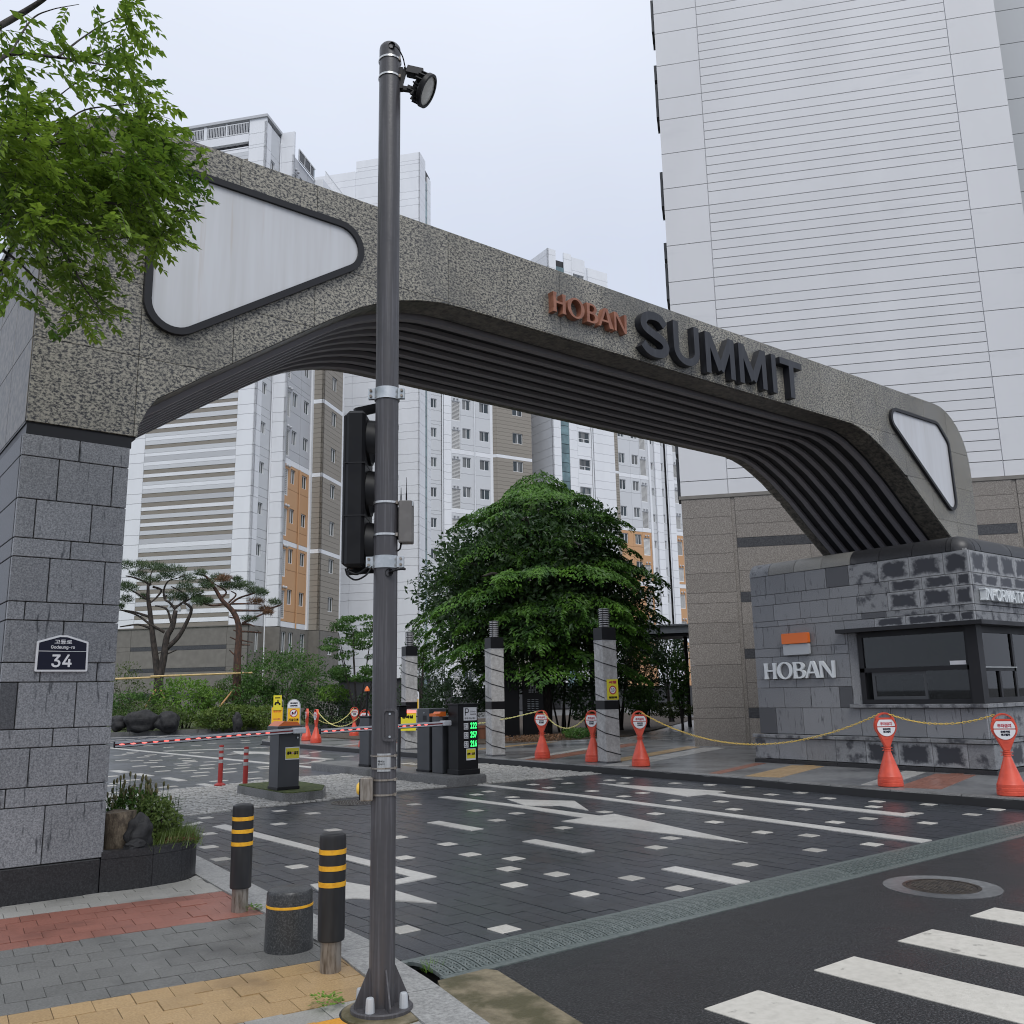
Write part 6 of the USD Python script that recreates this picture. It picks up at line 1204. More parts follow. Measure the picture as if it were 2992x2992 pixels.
# ================================================================ parking-ban cones joined by chain
def cone(label, x, y, z, rz):
    """Face looks along local -y."""
    t = thing('sign_cone', label, 'traffic cone', (x, y, z), rz, group='red no-parking sign cones along the pavement kerb')
    n = 16
    prof_ = [(0.170, 0.0), (0.176, 0.008), (0.176, 0.05), (0.171, 0.055), (0.174, 0.06), (0.172, 0.095), (0.167, 0.10), (0.169, 0.105), (0.166, 0.14), (0.160, 0.148), (0.118, 0.27), (0.073, 0.40), (0.048, 0.475), (0.044, 0.49)]
    for z0, z1 in ((0.27, 0.27),): pass
    part(t, 'base_cone', MB().lathe(prof_, n), 'cone_red', smooth=28)
    part(t, 'neck', MB().lathe([(0.044, 0.485), (0.048, 0.49), (0.048, 0.50), (0.042, 0.505), (0.042, 0.512), (0.047, 0.517), (0.047, 0.527), (0.041, 0.532), (0.047, 0.54), (0.047, 0.552), (0.035, 0.56)], 18), 'cone_red', smooth=30)
    for sx in (-1, 1): part(t, 'hook', MB().tube([(sx * 0.046 + 0.018 * sx * (1 - math.cos(a)) , 0, 0.52 + 0.022 * math.sin(a)) for a in np.linspace(-2.2, 2.2, 9)], 0.005, 6), 'cone_red')
    head = unary_union([affinity.scale(Point(0, 0.845).buffer(1, quad_segs=16), 0.155, 0.165, origin=(0, 0.845)), Polygon([(-0.036, 0.55), (0.036, 0.55), (0.125, 0.75), (-0.125, 0.75)])])
    ring_ = affinity.scale(Point(0, 0.845).buffer(1, quad_segs=16), 0.155, 0.192, origin=(0, 0.845)).intersection(sbox(-1, 0.94, 1, 2))
    slot = affinity.scale(Point(0, 0.955).buffer(1, quad_segs=10), 0.098, 0.055, origin=(0, 0.955)).intersection(sbox(-1, 0.963, 1, 2))
    body = head.union(ring_).difference(slot)
    fw_ = XZ(0, 1)
    h = part(t, 'head', MB().poly(body, fw_, -0.034, 0.034).poly(body.buffer(-0.012), fw_, -0.042, 0.042), 'cone_red')
    face = affinity.scale(Point(0, 0.835).buffer(1, quad_segs=16), 0.128, 0.135, origin=(0, 0.835))
    up_ = face.intersection(sbox(-1, 0.842, 1, 0.935)).buffer(-0.008).buffer(0.008); lo_ = face.intersection(sbox(-1, 0, 1, 0.828)).buffer(-0.008).buffer(0.008)
    part(h, 'panel_rim', MB().poly(face.buffer(0.010).intersection(sbox(-1, 0, 1, 0.945)), fw_, -0.0435, -0.041), 'cone_dark')
    part(h, 'sign_panel', MB().poly(up_, fw_, -0.046, -0.043), 'sign_white'); part(h, 'sign_panel', MB().poly(lo_, fw_, -0.046, -0.043), 'sign_white')
    part(h, 'lettering', hangul('주차금지', 0, 0.877, 0.165, 0.048, fw_, -0.0468, -0.0455), 'sign_red')
    part(h, 'lettering', hangul('판교밸리', 0.004, 0.762, 0.105, 0.034, fw_, -0.0468, -0.0455, hangul('호반써밋', 0.004, 0.80, 0.112, 0.034, fw_, -0.0468, -0.0455)), 'sign_navy')
    part(h, 'grip_rib', MB().box(-0.03, 0.03, -0.043, -0.038, 0.655, 0.662), 'cone_dark')
    return t
WZ = 0.134
CN = [(12.60, 5.66, 0, -58), (12.655, 7.365, 0, -42), (13.00, 12.68, 0, -30), (13.20, 14.22, 0, -72), (13.19, 15.86, 0, -50), (12.98, 23.5, 0, -35), (13.18, 27.0, 0, -96), (13.68, 28.72, 0, -108), (16.06, 29.86, 0, -20)]
CL = ['rightmost red sign cone at the edge of the picture, in front of the gatehouse', 'red sign cone in front of the gatehouse window, second from the right edge', 'red sign cone just right of the banded stone column with the yellow speed sign', 'red sign cone half hidden behind the stone column with the yellow speed sign', 'red sign cone between the two nearer stone columns in front of the dark map board',
      'red sign cone whose head shows over the barrier arm beside the tall pole', 'edge-on red sign cone behind the barrier cabinet, the nearer of two', 'edge-on red sign cone behind the barrier cabinet, the further of two', 'far red sign cone standing alone under the sagging chains']
c0 = cone(CL[0], CN[0][0], CN[0][1], WZ, CN[0][3])
for (x, y, _, r_), lb_ in zip(CN[1:], CL[1:]): dup(c0, lb_, (x, y, WZ), r_)
def chain(label, p, q, sag, m, fine=True):
    p, q = np.array(p, float), np.array(q, float); n = 60; t = np.linspace(0, 1, n)
    P = p + (q - p) * t[:, None]; P[:, 2] -= sag * 4 * t * (1 - t)
    Ls = np.r_[0, np.cumsum(np.linalg.norm(np.diff(P, axis=0), axis=1))]
    step = 0.042 if fine else 0.07; k = int(Ls[-1] / step); mb = MB()
    for i in range(k):
        c = np.array([np.interp((i + .5) * step, Ls, P[:, j]) for j in range(3)]); d = np.array([np.interp((i + 1) * step, Ls, P[:, j]) - np.interp(i * step, Ls, P[:, j]) for j in range(3)]); d /= np.linalg.norm(d)
        s_ = np.cross(d, [0, 0, 1.0]); s_ /= np.linalg.norm(s_); u = np.cross(s_, d); w = (s_ if i % 2 else u)
        a, b = step * 0.66, 0.0115
        g = np.linspace(0, 2 * math.pi, 11)
        mb.tube([c + d * a * math.cos(x_) * 0.98 + w * b * math.sin(x_) for x_ in g], 0.0042 if fine else 0.006, 4, cap=False)
    single('plastic_chain', mb, m, label, 'chain', smooth=True)
tp = lambda i, dx=0, dy=0: (CN[i][0] + dx, CN[i][1] + dy, WZ + 1.015)
chain('yellow plastic chain swagged between the two cones in front of the gatehouse', tp(0, -0.06, 0.08), tp(1, 0.02, -0.06), 0.13, 'chain_yellow')
chain('long yellow plastic chain sagging low in front of the gatehouse wall', tp(1, -0.02, 0.06), tp(2, 0.0, -0.04), 0.52, 'chain_yellow')
chain('lime yellow chain between the red cones in front of the dark map board', tp(3, 0, 0.05), tp(4, 0, -0.04), 0.36, 'chain_lime')
chain('lime yellow chain running from the map board cone behind the middle stone column', tp(4, 0, 0.04), (12.95, 19.6, 0.72), 0.05, 'chain_lime', False)
chain('farther yellow chain swag between the lone far cone and the edge-on cones', tp(7), tp(8), 0.52, 'chain_lime', False)
chain('nearer yellow chain swag from the edge-on cone to the cone behind the barrier arm', tp(6), tp(5), 0.48, 'chain_lime', False)

# ================================================================ stone lamp columns
def lampcol(label, x, y, rz):
    t = thing('lamp_column', label, 'lamp column', (x, y, 0.12), rz, group='square stone lamp columns along the pavement')
    a = 0.172
    V, segs = [], [(0.03, 1.07), (1.24, 2.47)]
    for z0, z1 in segs:
        part(t, 'stone_shaft', MB().block((-a, -a, z0), (a, a, z1), 0.012), 'column_stone')
    part(t, 'foot', MB().box(-a - .01, a + .01, -a - .012, a + .01, 0.0, 0.03), 'granite_dark')
    part(t, 'black_band', MB().block((-a + .002, -a + .002, 1.07), (a - .002, a - .002, 1.24), 0.004), 'column_black')
    part(t, 'black_head', MB().block((-a + .002, -a + .002, 2.475), (a - .002, a - .002, 2.735), 0.004), 'column_black')
    part(t, 'cap_slab', MB().block((-a - .006, -a - .006, 2.462), (a + .006, a + .006, 2.474), 0.003), 'lamp_ring')
    for k in range(11):                       # spiral grooves, darker cords wound round the shaft
        z0 = -0.05 + 0.35 * k
        for i, (p, q) in enumerate((((-a, -a), (a, -a)), ((a, -a), (a, a)), ((a, a), (-a, a)), ((-a, a), (-a, -a)))):
            za, zb = z0 - 0.0875 * (i + 0) + 0.30, z0 - 0.0875 * (i + 1) + 0.30
            if any(s0 + .03 < min(za, zb) and max(za, zb) < s1 - .02 for s0, s1 in segs):
                d = np.array([q[0] - p[0], q[1] - p[1], zb - za]) / 2; n_ = np.array([d[1], -d[0], 0]); n_ /= np.linalg.norm(n_)
                part(t, 'cord', MB().obox((np.array([p[0] + q[0], p[1] + q[1], za + zb]) / 2) + n_ * 0.002, d * 1.01, n_ * 0.005, (0, 0, 0.0085)), 'column_black')
    lamp = part(t, 'lamp', MB().cyl((0, 0, 2.735), (0, 0, 3.12), 0.085, n=20), 'dark_metal', smooth=40)
    for k in range(8): part(lamp, 'lamp_ring', MB().lathe([(0.088, -0.006), (0.112, -0.016), (0.114, -0.013), (0.09, 0.014)], 24, (0, 0, 2.775 + 0.046 * k)), 'lamp_ring', smooth=40)
    for k in range(4):
        g = math.pi / 2 * k + math.pi / 4; part(lamp, 'lamp_rod', MB().cyl((0.118 * math.cos(g), 0.118 * math.sin(g), 2.735), (0.118 * math.cos(g), 0.118 * math.sin(g), 3.13), 0.006, n=6), 'dark_metal')
    part(lamp, 'lamp_top', MB().lathe([(0.001, 0.014), (0.112, 0.010), (0.112, 0.0), (0.001, 0.0)][::-1], 24, (0, 0, 3.12)), 'lamp_ring')
    return t
lc = lampcol('square stone lamp column carrying the yellow speed sign, nearest the gatehouse', 13.27, 13.83, -11)
dup(lc, 'middle square stone lamp column, right of the parking display', (13.08, 17.43, 0.12), -11)
dup(lc, 'furthest square stone lamp column, just right of the tall pole behind the barrier cabinet', (13.20, 21.45, 0.12), -11)
def rotz(fn, x, y, rz):
    c, s_ = math.cos(math.radians(rz)), math.sin(math.radians(rz))
    def g(a, b, d):
        v = fn(a, b, d); return np.stack([x + v[:, 0] * c - v[:, 1] * s_, y + v[:, 0] * s_ + v[:, 1] * c, v[:, 2]], 1)
    return g
ss = thing('speed_sign', 'yellow plate with red ring and 10 on the nearest stone column', 'sign', (13.27, 13.83, 0), -11)
sw_ = XZ(-0.172, 1)
part(ss, 'plate', MB().poly(sbox(-0.105, 1.38, 0.165, 1.79), sw_, -0.014, -0.004), 'sign_yellow')
part(ss, 'red_ring', MB().poly(Point(0.03, 1.575).buffer(0.088).difference(Point(0.03, 1.575).buffer(0.064)), sw_, -0.0165, -0.0135), 'sign_red'); part(ss, 'disc', MB().poly(Point(0.03, 1.575).buffer(0.065), sw_, -0.016, -0.0135), 'sign_white')
part(ss, 'lettering', latin('10', 0.03, 1.578, 0.062, sw_, -0.0175, -0.0155, bold=True, w=0.075), 'sign_navy')
part(ss, 'lettering', hangul('서행', 0.03, 1.732, 0.185, 0.062, sw_, -0.0165, -0.0135), 'sign_red'); part(ss, 'lettering', hangul('천천히', 0.03, 1.425, 0.20, 0.05, sw_, -0.0165, -0.0135), 'sign_black')
ys = thing('column_notice', 'yellow notice with a red strip on top on the furthest stone column', 'sign', (13.20, 21.45, 0), -38)
part(ys, 'plate', MB().poly(sbox(-0.21, 0.62, 0.21, 1.08), XZ(-0.25, 1), -0.02, -0.005), 'sign_yellow'); part(ys, 'red_strip', MB().poly(sbox(-0.21, 1.08, 0.21, 1.15), XZ(-0.25, 1), -0.03, -0.005), 'led_red')
part(ys, 'lettering', hangul('경비실', -0.02, 0.98, 0.30, 0.09, XZ(-0.25, 1), -0.0225, -0.0195), 'sign_black')

# ================================================================ barrier islands, barriers, displays
def island(label, pts):
    p = Polygon(pts); t = thing('barrier_island', label, 'traffic island', (0, 0, 0))
    part(t, 'base_kerb', MB().poly(p, XY, -0.05, 0.135), 'kerb'); part(t, 'top_slab', MB().poly(p.buffer(-0.02), XY, 0.135, 0.15), 'moss' if 'first' in label else 'kerb')
island('low granite kerb island, first from the left, under the left barrier cabinet', rounded([(6.0, 14.4), (6.03, 13.25), (6.45, 13.18), (6.95, 13.6), (6.95, 15.6), (6.0, 15.6)], 0.12))if False else island('low mossy granite kerb island, first from the left, under the left barrier cabinet', list(rounded([(5.98, 15.2), (5.98, 13.30), (6.10, 13.2), (6.62, 13.26), (6.98, 13.9), (6.98, 15.2)], 0.10).exterior.coords))
island('long granite kerb island under the parking display and second barrier cabinet', list(rounded([(9.05, 18.8), (9.05, 13.42), (9.15, 13.33), (9.86, 13.40), (9.92, 13.6), (9.92, 18.8)], 0.08).exterior.coords))
def ledarm(t, x0, x1, y, z, dz):
    n = int(abs(x1 - x0) / 0.17); f = lambda x: z + dz * (x - x1) / (x0 - x1)
    Lx = (x1 - x0) / 2; c = np.array([(x0 + x1) / 2, y, (f(x0) + f(x1)) / 2]); d = np.array([Lx, 0, (f(x1) - f(x0)) / 2])
    a = part(t, 'arm', MB().obox(c + [0, 0, 0.022], d, (0, 0.022, 0), (0, 0, 0.013)).obox(c + [0, 0, -0.025], d, (0, 0.020, 0), (0, 0, 0.010)), 'arm_white')
    part(a, 'red_channel', MB().obox(c, d * 0.998, (0, 0.017, 0), (0, 0, 0.0145)), 'arm_red')
    part(a, 'rubber_edge', MB().obox(c + [0, 0, -0.040], d, (0, 0.014, 0), (0, 0, 0.006)), 'black_plastic')
    part(a, 'end_cap', MB().box(x0 - .012, x0, y - .024, y + .024, f(x0) - .042, f(x0) + .037), 'black_plastic')
    for k in range(n):
        x = x0 + 0.09 + (x1 - x0 - 0.35) * k / n
        part(a, 'led_lamp', MB().ball((x, y - 0.018, f(x) - 0.004), 0.012, 1, (3.2, 0.5, 0.75)), 'led_red')
B1 = thing('barrier_gate', 'dark grey barrier cabinet with orange lamp and white arm stretched to the left', 'barrier', (0, 0, 0))
part(B1, 'cabinet', MB().block((6.03, 13.62, 0.15), (6.38, 13.98, 1.06), 0.012), 'cabinet'); part(B1, 'base_trim', MB().block((6.02, 13.61, 0.15), (6.39, 13.99, 0.20), 0.006), 'cabinet_black')
part(B1, 'head', MB().block((5.99, 13.585, 1.02), (6.40, 14.0, 1.115), 0.012), 'cabinet')
part(B1, 'warning_lamp', MB().poly(Polygon([(6.00, 1.115), (6.37, 1.115), (6.32, 1.175), (6.10, 1.185), (6.05, 1.155)]), XZ(0, 1), 13.60, 13.98), 'orange_lamp')
part(B1, 'arm_clamp', MB().block((6.20, 13.46, 0.995), (6.405, 13.60, 1.085), 0.014), 'arm_white'); part(B1, 'lock', MB().cyl((6.33, 13.60, 0.93), (6.33, 13.625, 0.93), 0.014, n=12), 'galv')
ledarm(B1, 3.58, 6.20, 13.52, 1.042, -0.085)
stk = part(B1, 'sticker', MB().box(6.135, 6.37, 13.614, 13.619, 0.60, 0.79), 'sign_white'); part(stk, 'sticker_field', MB().box(6.143, 6.362, 13.611, 13.6145, 0.617, 0.775), 'sign_yellow')
BS = XZ(0, 1)
def horn_text(parent, x, z, y, w, h):
    part(parent, 'lettering', hangul('경적', x - w * 0.285, z, w * 0.34, h, BS, y - .003, y), 'sign_black'); part(parent, 'lettering', hangul('금지', x + w * 0.285, z, w * 0.34, h, BS, y - .003, y), 'sign_black')
    part(parent, 'ban_ring', MB().poly(Point(x, z).buffer(w * .088).difference(Point(x, z).buffer(w * .066)).union(LineString([(x - w * .05, z + w * .05), (x + w * .05, z - w * .05)]).buffer(w * 0.012)), BS, y - .003, y), 'sign_red')
    part(parent, 'ban_disc', MB().poly(Point(x, z).buffer(w * .066), BS, y - .0015, y), 'sign_white')
horn_text(stk, 6.253, 0.70, 13.6105, 0.205, 0.052)
DS = thing('parking_display', 'black parking display pillar with green LED numbers and a white P panel', 'parking display', (0, 0, 0))
dx0, dx1, dy = 9.40, 9.83, 13.62
part(DS, 'cabinet', MB().block((dx0, dy, 0.16), (dx1, dy + 0.32, 1.365), 0.008), 'cabinet_black'); part(DS, 'top_plate', MB().block((dx0 - .025, dy - .03, 1.366), (dx1 + .02, dy + 0.34, 1.380), 0.003), 'dark_metal'); part(DS, 'base_trim', MB().block((dx0 - .015, dy - .02, 0.15), (dx1 + .025, dy + .34, 0.24), 0.008), 'cabinet_black')
vn = MB()
for k in range(6): vn.box(dx0 - .002, dx0, dy + .06, dy + .14, 1.06 + .018 * k, 1.068 + .018 * k)
part(DS, 'vent_slots', vn, 'drain_void')
pn = part(DS, 'sign_panel', MB().box(dx0 + .115, dx1 - .03, dy - .005, dy - .0005, 1.085, 1.315), 'sign_white')
part(pn, 'lettering', latin('P', dx0 + .185, 1.235, 0.125, BS, dy - .0065, dy - .005), 'sign_black'); part(pn, 'lettering', latin('30Km/h', dx0 + .315, 1.238, 0.026, BS, dy - .0065, dy - .005, w=0.125), 'sign_black')
part(pn, 'lettering', hangul('저속주행', dx0 + .315, 1.190, 0.125, 0.03, BS, dy - .0065, dy - .005), 'sign_black'); part(pn, 'lettering', hangul('주차가능대수', dx0 + .255, 1.122, 0.245, 0.034, BS, dy - .0065, dy - .005), 'sign_black')
for k, (a, b) in enumerate((('B1', '122'), ('B2', '257'), ('B3', '216'))):
    z = 0.985 - 0.158 * k
    q = part(DS, 'level_panel', MB().box(dx0 + .118, dx0 + .212, dy - .005, dy - .0005, z - .056, z + .056), 'sign_white'); part(q, 'lettering', latin(a, dx0 + .165, z, 0.085, BS, dy - .0065, dy - .005, w=0.068), 'sign_navy')
    part(DS, 'led_number', latin(b, dx0 + .330, z + .01, 0.10, BS, dy - .006, dy - .001, bold=True, w=0.135), 'led_green')
stk = part(DS, 'sticker', MB().box(dx0 + .165, dx1 - .06, dy - .005, dy - .0005, 0.395, 0.595), 'sign_white'); part(stk, 'sticker_field', MB().box(dx0 + .175, dx1 - .07, dy - .0065, dy - .005, 0.425, 0.58), 'sign_yellow'); horn_text(stk, dx0 + .2675, 0.503, dy - .0066, 0.185, 0.045)
B2 = thing('barrier_gate', 'dark barrier cabinet behind the parking display, its arm passing behind the tall pole', 'barrier', (0, 0, 0))
part(B2, 'cabinet', MB().block((9.36, 14.06, 0.15), (9.72, 14.42, 1.16), 0.012), 'cabinet'); part(B2, 'warning_lamp', MB().poly(Polygon([(9.16, 1.165), (9.38, 1.165), (9.38, 1.245), (9.27, 1.245), (9.24, 1.215), (9.16, 1.21)]), XZ(0, 1), 13.98, 14.2), 'orange_lamp')
part(B2, 'arm_clamp', MB().block((9.24, 13.84, 1.0), (9.44, 13.99, 1.09), 0.012), 'arm_white')
ledarm(B2, 6.86, 9.30, 13.9, 1.043, -0.045)
PC = thing('ticket_cabinet', 'tall plain dark cabinet standing behind the parking display', 'cabinet', (0, 0, 0))
part(PC, 'body', MB().block((9.37, 14.52, 0.15), (9.75, 14.95, 1.30), 0.012), 'cabinet'); part(PC, 'vent_panel', MB().box(9.366, 9.37, 14.62, 14.74, 1.08, 1.17), 'cabinet_black'); part(PC, 'lock', MB().cyl((9.364, 14.70, 1.22), (9.372, 14.70, 1.22), 0.012, n=10), 'galv'); part(PC, 'plinth', MB().box(9.36, 9.76, 14.51, 14.96, 0.15, 0.19), 'cabinet_black')
B3 = thing('barrier_post', 'narrow dark barrier cabinet on the long island, left of the tall pole', 'cabinet', (0, 0, 0))
part(B3, 'body', MB().block((9.24, 16.55, 0.15), (9.42, 16.95, 1.12), 0.01), 'cabinet'); part(B3, 'plinth', MB().box(9.235, 9.425, 16.54, 16.96, 0.15, 0.2), 'cabinet_black'); part(B3, 'cap', MB().block((9.23, 16.53, 1.12), (9.43, 16.97, 1.15), .006), 'cabinet_black')
LP = thing('plate_camera', 'black number plate camera on a post just right of the tall pole', 'camera', (9.55, 15.9, 0.15))
part(LP, 'post', MB().cyl((0, 0, 0), (0, 0, 1.0), 0.035, n=12), 'cabinet'); part(LP, 'housing', MB().block((-0.09, -0.16, 0.98), (0.09, 0.16, 1.19), 0.015), 'black_plastic'); part(LP, 'hood', MB().block((-0.11, -0.22, 1.19), (0.11, 0.17, 1.205), 0.004), 'black_plastic')
LT = thing('warning_light', 'small orange warning light on a thin black post right of the tall pole', 'light', (9.60, 17.3, 0.15))
part(LT, 'post', MB().cyl((0, 0, 0), (0, 0, 1.50), 0.02, n=8), 'cabinet_black'); part(LT, 'lamp', MB().lathe([(0.055, 0), (0.05, 0.04), (0.015, 0.10), (0.001, 0.105)], 14, (0, 0, 1.50)), 'orange_lamp', smooth=True)
def delineator(label, x, y):
    t = thing('lane_delineator', label, 'delineator post', (x, y, 0.0), 0, group='red delineator posts on the setts')
    part(t, 'foot', MB().lathe([(0.10, 0.01), (0.10, 0.03), (0.07, 0.05), (0.045, 0.062)], 20), 'delineator', smooth=30); part(t, 'post', MB().lathe([(0.043, 0.05), (0.040, 0.72), (0.001, 0.724)], 18), 'delineator', smooth=40)
    for z in (0.655, 0.545, 0.435): part(t, 'reflective_band', MB().lathe([(0.0415, -0.03), (0.0428, -0.03), (0.0422, 0.03), (0.0408, 0.03)], 18, (0, 0, z)), 'reflect_grey', smooth=True)
    return t
dl0 = delineator('further red delineator post with grey bands, the left one of two on the setts', 6.28, 16.70)
dup(dl0, 'nearer red delineator post with grey bands, beside the barrier island', (6.34, 15.68, 0.0))

# ================================================================ far signs
sg = thing('parking_sign', 'slim black sign post with a white P and arrow in front of the hedge', 'sign', (17.0, 47.6, 0), -25)
part(sg, 'slab', MB().block((-0.26, -0.06, 0.05), (0.26, 0.06, 1.72), 0.01), 'sign_black'); part(sg, 'foot', MB().box(-0.30, 0.30, -0.1, 0.1, 0, 0.12), 'kerb')
part(sg, 'lettering', latin('P', 0.0, 1.37, 0.25, XZ(0), -0.066, -0.0605, bold=True), 'sign_white')
ar = LineString([(-0.13, 1.03), (0.13, 1.03)]).buffer(0.02).union(LineString([(0.03, 1.13), (0.13, 1.03), (0.03, 0.93)]).buffer(0.02)); part(sg, 'arrow', MB().poly(ar, XZ(0), -0.066, -0.0605), 'sign_white'); part(sg, 'underline', MB().box(-0.08, 0.09, -0.066, -0.0605, 1.19, 1.215), 'sign_white')
s1 = thing('yellow_board', 'narrow yellow and amber standing board with a motorcycle picture', 'sign', (13.75, 31.3, WZ), -30)
bw = XZ(0)
part(s1, 'panel', MB().box(-0.19, 0.19, -0.02, 0.02, 0.30, 1.10), 'sign_amber'); part(s1, 'top_panel', MB().box(-0.14, 0.15, -0.045, -0.022, 0.98, 1.50), 'sign_yellow'); part(s1, 'frame', MB().tube([(-0.2, 0, 0.05), (-0.2, 0, 1.12)], 0.015, 6).tube(smoothpath([(0.2, 0, 0.05), (0.2, 0, 1.15), (0.17, 0, 1.3), (0.1, 0, 1.36)]), 0.018, 6), 'galv'); part(s1, 'cross_bar', MB().box(-0.2, 0.2, -0.027, -0.02, 1.085, 1.11), 'sign_black')
part(s1, 'base_block', MB().box(-0.28, 0.28, -0.14, 0.14, 0.0, 0.1), 'kerb_light')
part(s1, 'lettering', hangul('오토바이', 0.0, 1.41, 0.18, 0.06, bw, -0.0475, -0.045), 'sign_black')
bk = unary_union([Point(-0.07, 1.19).buffer(0.035), Point(0.08, 1.19).buffer(0.035), Polygon([(-0.09, 1.21), (0.1, 1.2), (0.05, 1.27), (-0.08, 1.26)]), Polygon([(-0.01, 1.25), (0.04, 1.25), (0.035, 1.34), (0.0, 1.34)])]); part(s1, 'motorcycle_picture', MB().poly(bk, bw, -0.0475, -0.045), 'sign_black')
part(s1, 'lettering', hangul('방문차량', 0.0, 0.93, 0.26, 0.07, bw, -0.0225, -0.02), 'orange_lamp'); part(s1, 'arrow', MB().poly(unary_union([sbox(-0.13, 0.655, 0.06, 0.68), Polygon([(0.05, 0.64), (0.14, 0.667), (0.05, 0.70)])]), bw, -0.0225, -0.02), 'sign_red')
s2 = thing('round_topped_board', 'round-topped white and yellow standing board with a red ban ring', 'sign', (14.29, 31.1, WZ), -30)
o2 = unary_union([sbox(-0.24, 0.15, 0.24, 1.1), affinity.scale(Point(0, 1.1).buffer(1, quad_segs=14), 0.24, 0.26, origin=(0, 1.1))])
part(s2, 'frame', MB().poly(o2, bw, -0.02, 0.02), 'galv'); part(s2, 'panel', MB().poly(o2.buffer(-0.03).intersection(sbox(-1, 0, 1, 1.03)), bw, -0.025, -0.02), 'sign_amber'); part(s2, 'top_panel', MB().poly(o2.buffer(-0.03).intersection(sbox(-1, 1.05, 1, 2)), bw, -0.025, -0.02), 'sign_white')
part(s2, 'lettering', hangul('호반써밋', 0, 1.12, 0.26, 0.06, bw, -0.0275, -0.025, hangul('판교밸리', 0, 1.21, 0.26, 0.06, bw, -0.0275, -0.025)), 'sign_navy')
part(s2, 'ban_ring', MB().poly(Point(0, 0.86).buffer(0.14).difference(Point(0, 0.86).buffer(0.115)).union(LineString([(-0.08, 0.78), (0.08, 0.94)]).buffer(0.012)), bw, -0.029, -0.0255), 'sign_red'); part(s2, 'ban_disc', MB().poly(Point(0, 0.86).buffer(0.115), bw, -0.027, -0.025), 'sign_white'); part(s2, 'scooter_picture', MB().poly(LineString([(-0.06, 0.84), (0.05, 0.83), (0.07, 0.92)]).buffer(0.016).union(Point(-0.04, 0.88).buffer(.025)), bw, -0.0285, -0.0268), 'sign_navy')
part(s2, 'lettering', hangul('지상으로', 0, 0.63, 0.36, 0.095, bw, -0.0275, -0.025), 'sign_black'); part(s2, 'foot', MB().box(-0.26, 0.26, -0.16, 0.16, 0.0, 0.1), 'kerb_light')
mp = thing('map_board', 'tall black map board with a small pale site plan and lines of tiny lettering blocks', 'map board', (18.75, 22.95, WZ), -38)
part(mp, 'slab', MB().block((-0.34, -0.07, 0.0), (0.34, 0.07, 2.15), 0.01), 'sign_black'); part(mp, 'face', MB().box(-0.24, 0.24, -0.075, -0.071, 0.3, 2.08), 'cabinet_black')
mm = MB()
for i in range(7):
    for j in range(6):
        if abs(j - 2.5) < 0.6 + 0.5 * (6 - i) and rng.random() < 0.75: mm.box(-0.13 + 0.05 * j, -0.10 + 0.05 * j, -0.078, -0.0755, 1.42 + 0.065 * i, 1.455 + 0.065 * i)
part(mp, 'site_plan', mm, 'slab_grey'); mm = MB()
for i in range(7):
    for j in range(3): mm.box(-0.18 + 0.13 * j, -0.09 + 0.13 * j, -0.078, -0.0755, 0.86 + 0.055 * i, 0.875 + 0.055 * i)
part(mp, 'directory_lines', mm, 'slab_grey')
bx = thing('black_pillar', 'plain matt black pillar standing left of the map board under the big tree', 'pillar', (18.2, 23.5, WZ), -38)
part(bx, 'body', MB().block((-0.33, -0.25, 0.0), (0.33, 0.25, 2.35), 0.015), 'sign_black'); part(bx, 'plinth', MB().box(-0.36, 0.36, -0.28, 0.28, 0, 0.06), 'kerb')
def pot(label, x, y):
    t = thing('flower_pot', label, 'flower pot', (x, y, WZ), 0, group='terracotta pots by the middle column')
    part(t, 'pot', MB().lathe([(0.13, 0.0), (0.19, 0.36), (0.215, 0.36), (0.215, 0.43), (0.185, 0.43), (0.18, 0.38), (0.001, 0.37)], 20), 'terracotta', smooth=30); part(t, 'soil', MB().lathe([(0.18, 0.385), (0.001, 0.39)], 16), 'soil')
    return t
p0 = pot('terracotta pot behind the middle stone column, the right one of two', 17.30, 23.7); dup(p0, 'terracotta pot behind the middle stone column, half hidden left one', (16.95, 23.95, WZ))
ol = thing('open_sign_pair', 'pair of small white and yellow rounded sign tops showing over the dark cabinet', 'sign', (14.0, 22.6, WZ), -38)
for sx, m in ((-0.1, 'sign_white'), (0.11, 'sign_amber')): part(ol, 'board', MB().poly(unary_union([sbox(sx - .09, 0.2, sx + .09, 1.45), Point(sx, 1.45).buffer(0.09)]), XZ(0), -0.02, 0.02), 'sign_white'); part(ol, 'panel', MB().poly(sbox(sx - .08, 0.3, sx + .08, 1.30), XZ(0), -0.024, -0.02), m); part(ol, 'picture', MB().poly(sbox(sx - .05, 1.36, sx + .05, 1.45), XZ(0), -0.024, -0.02), 'sign_black')

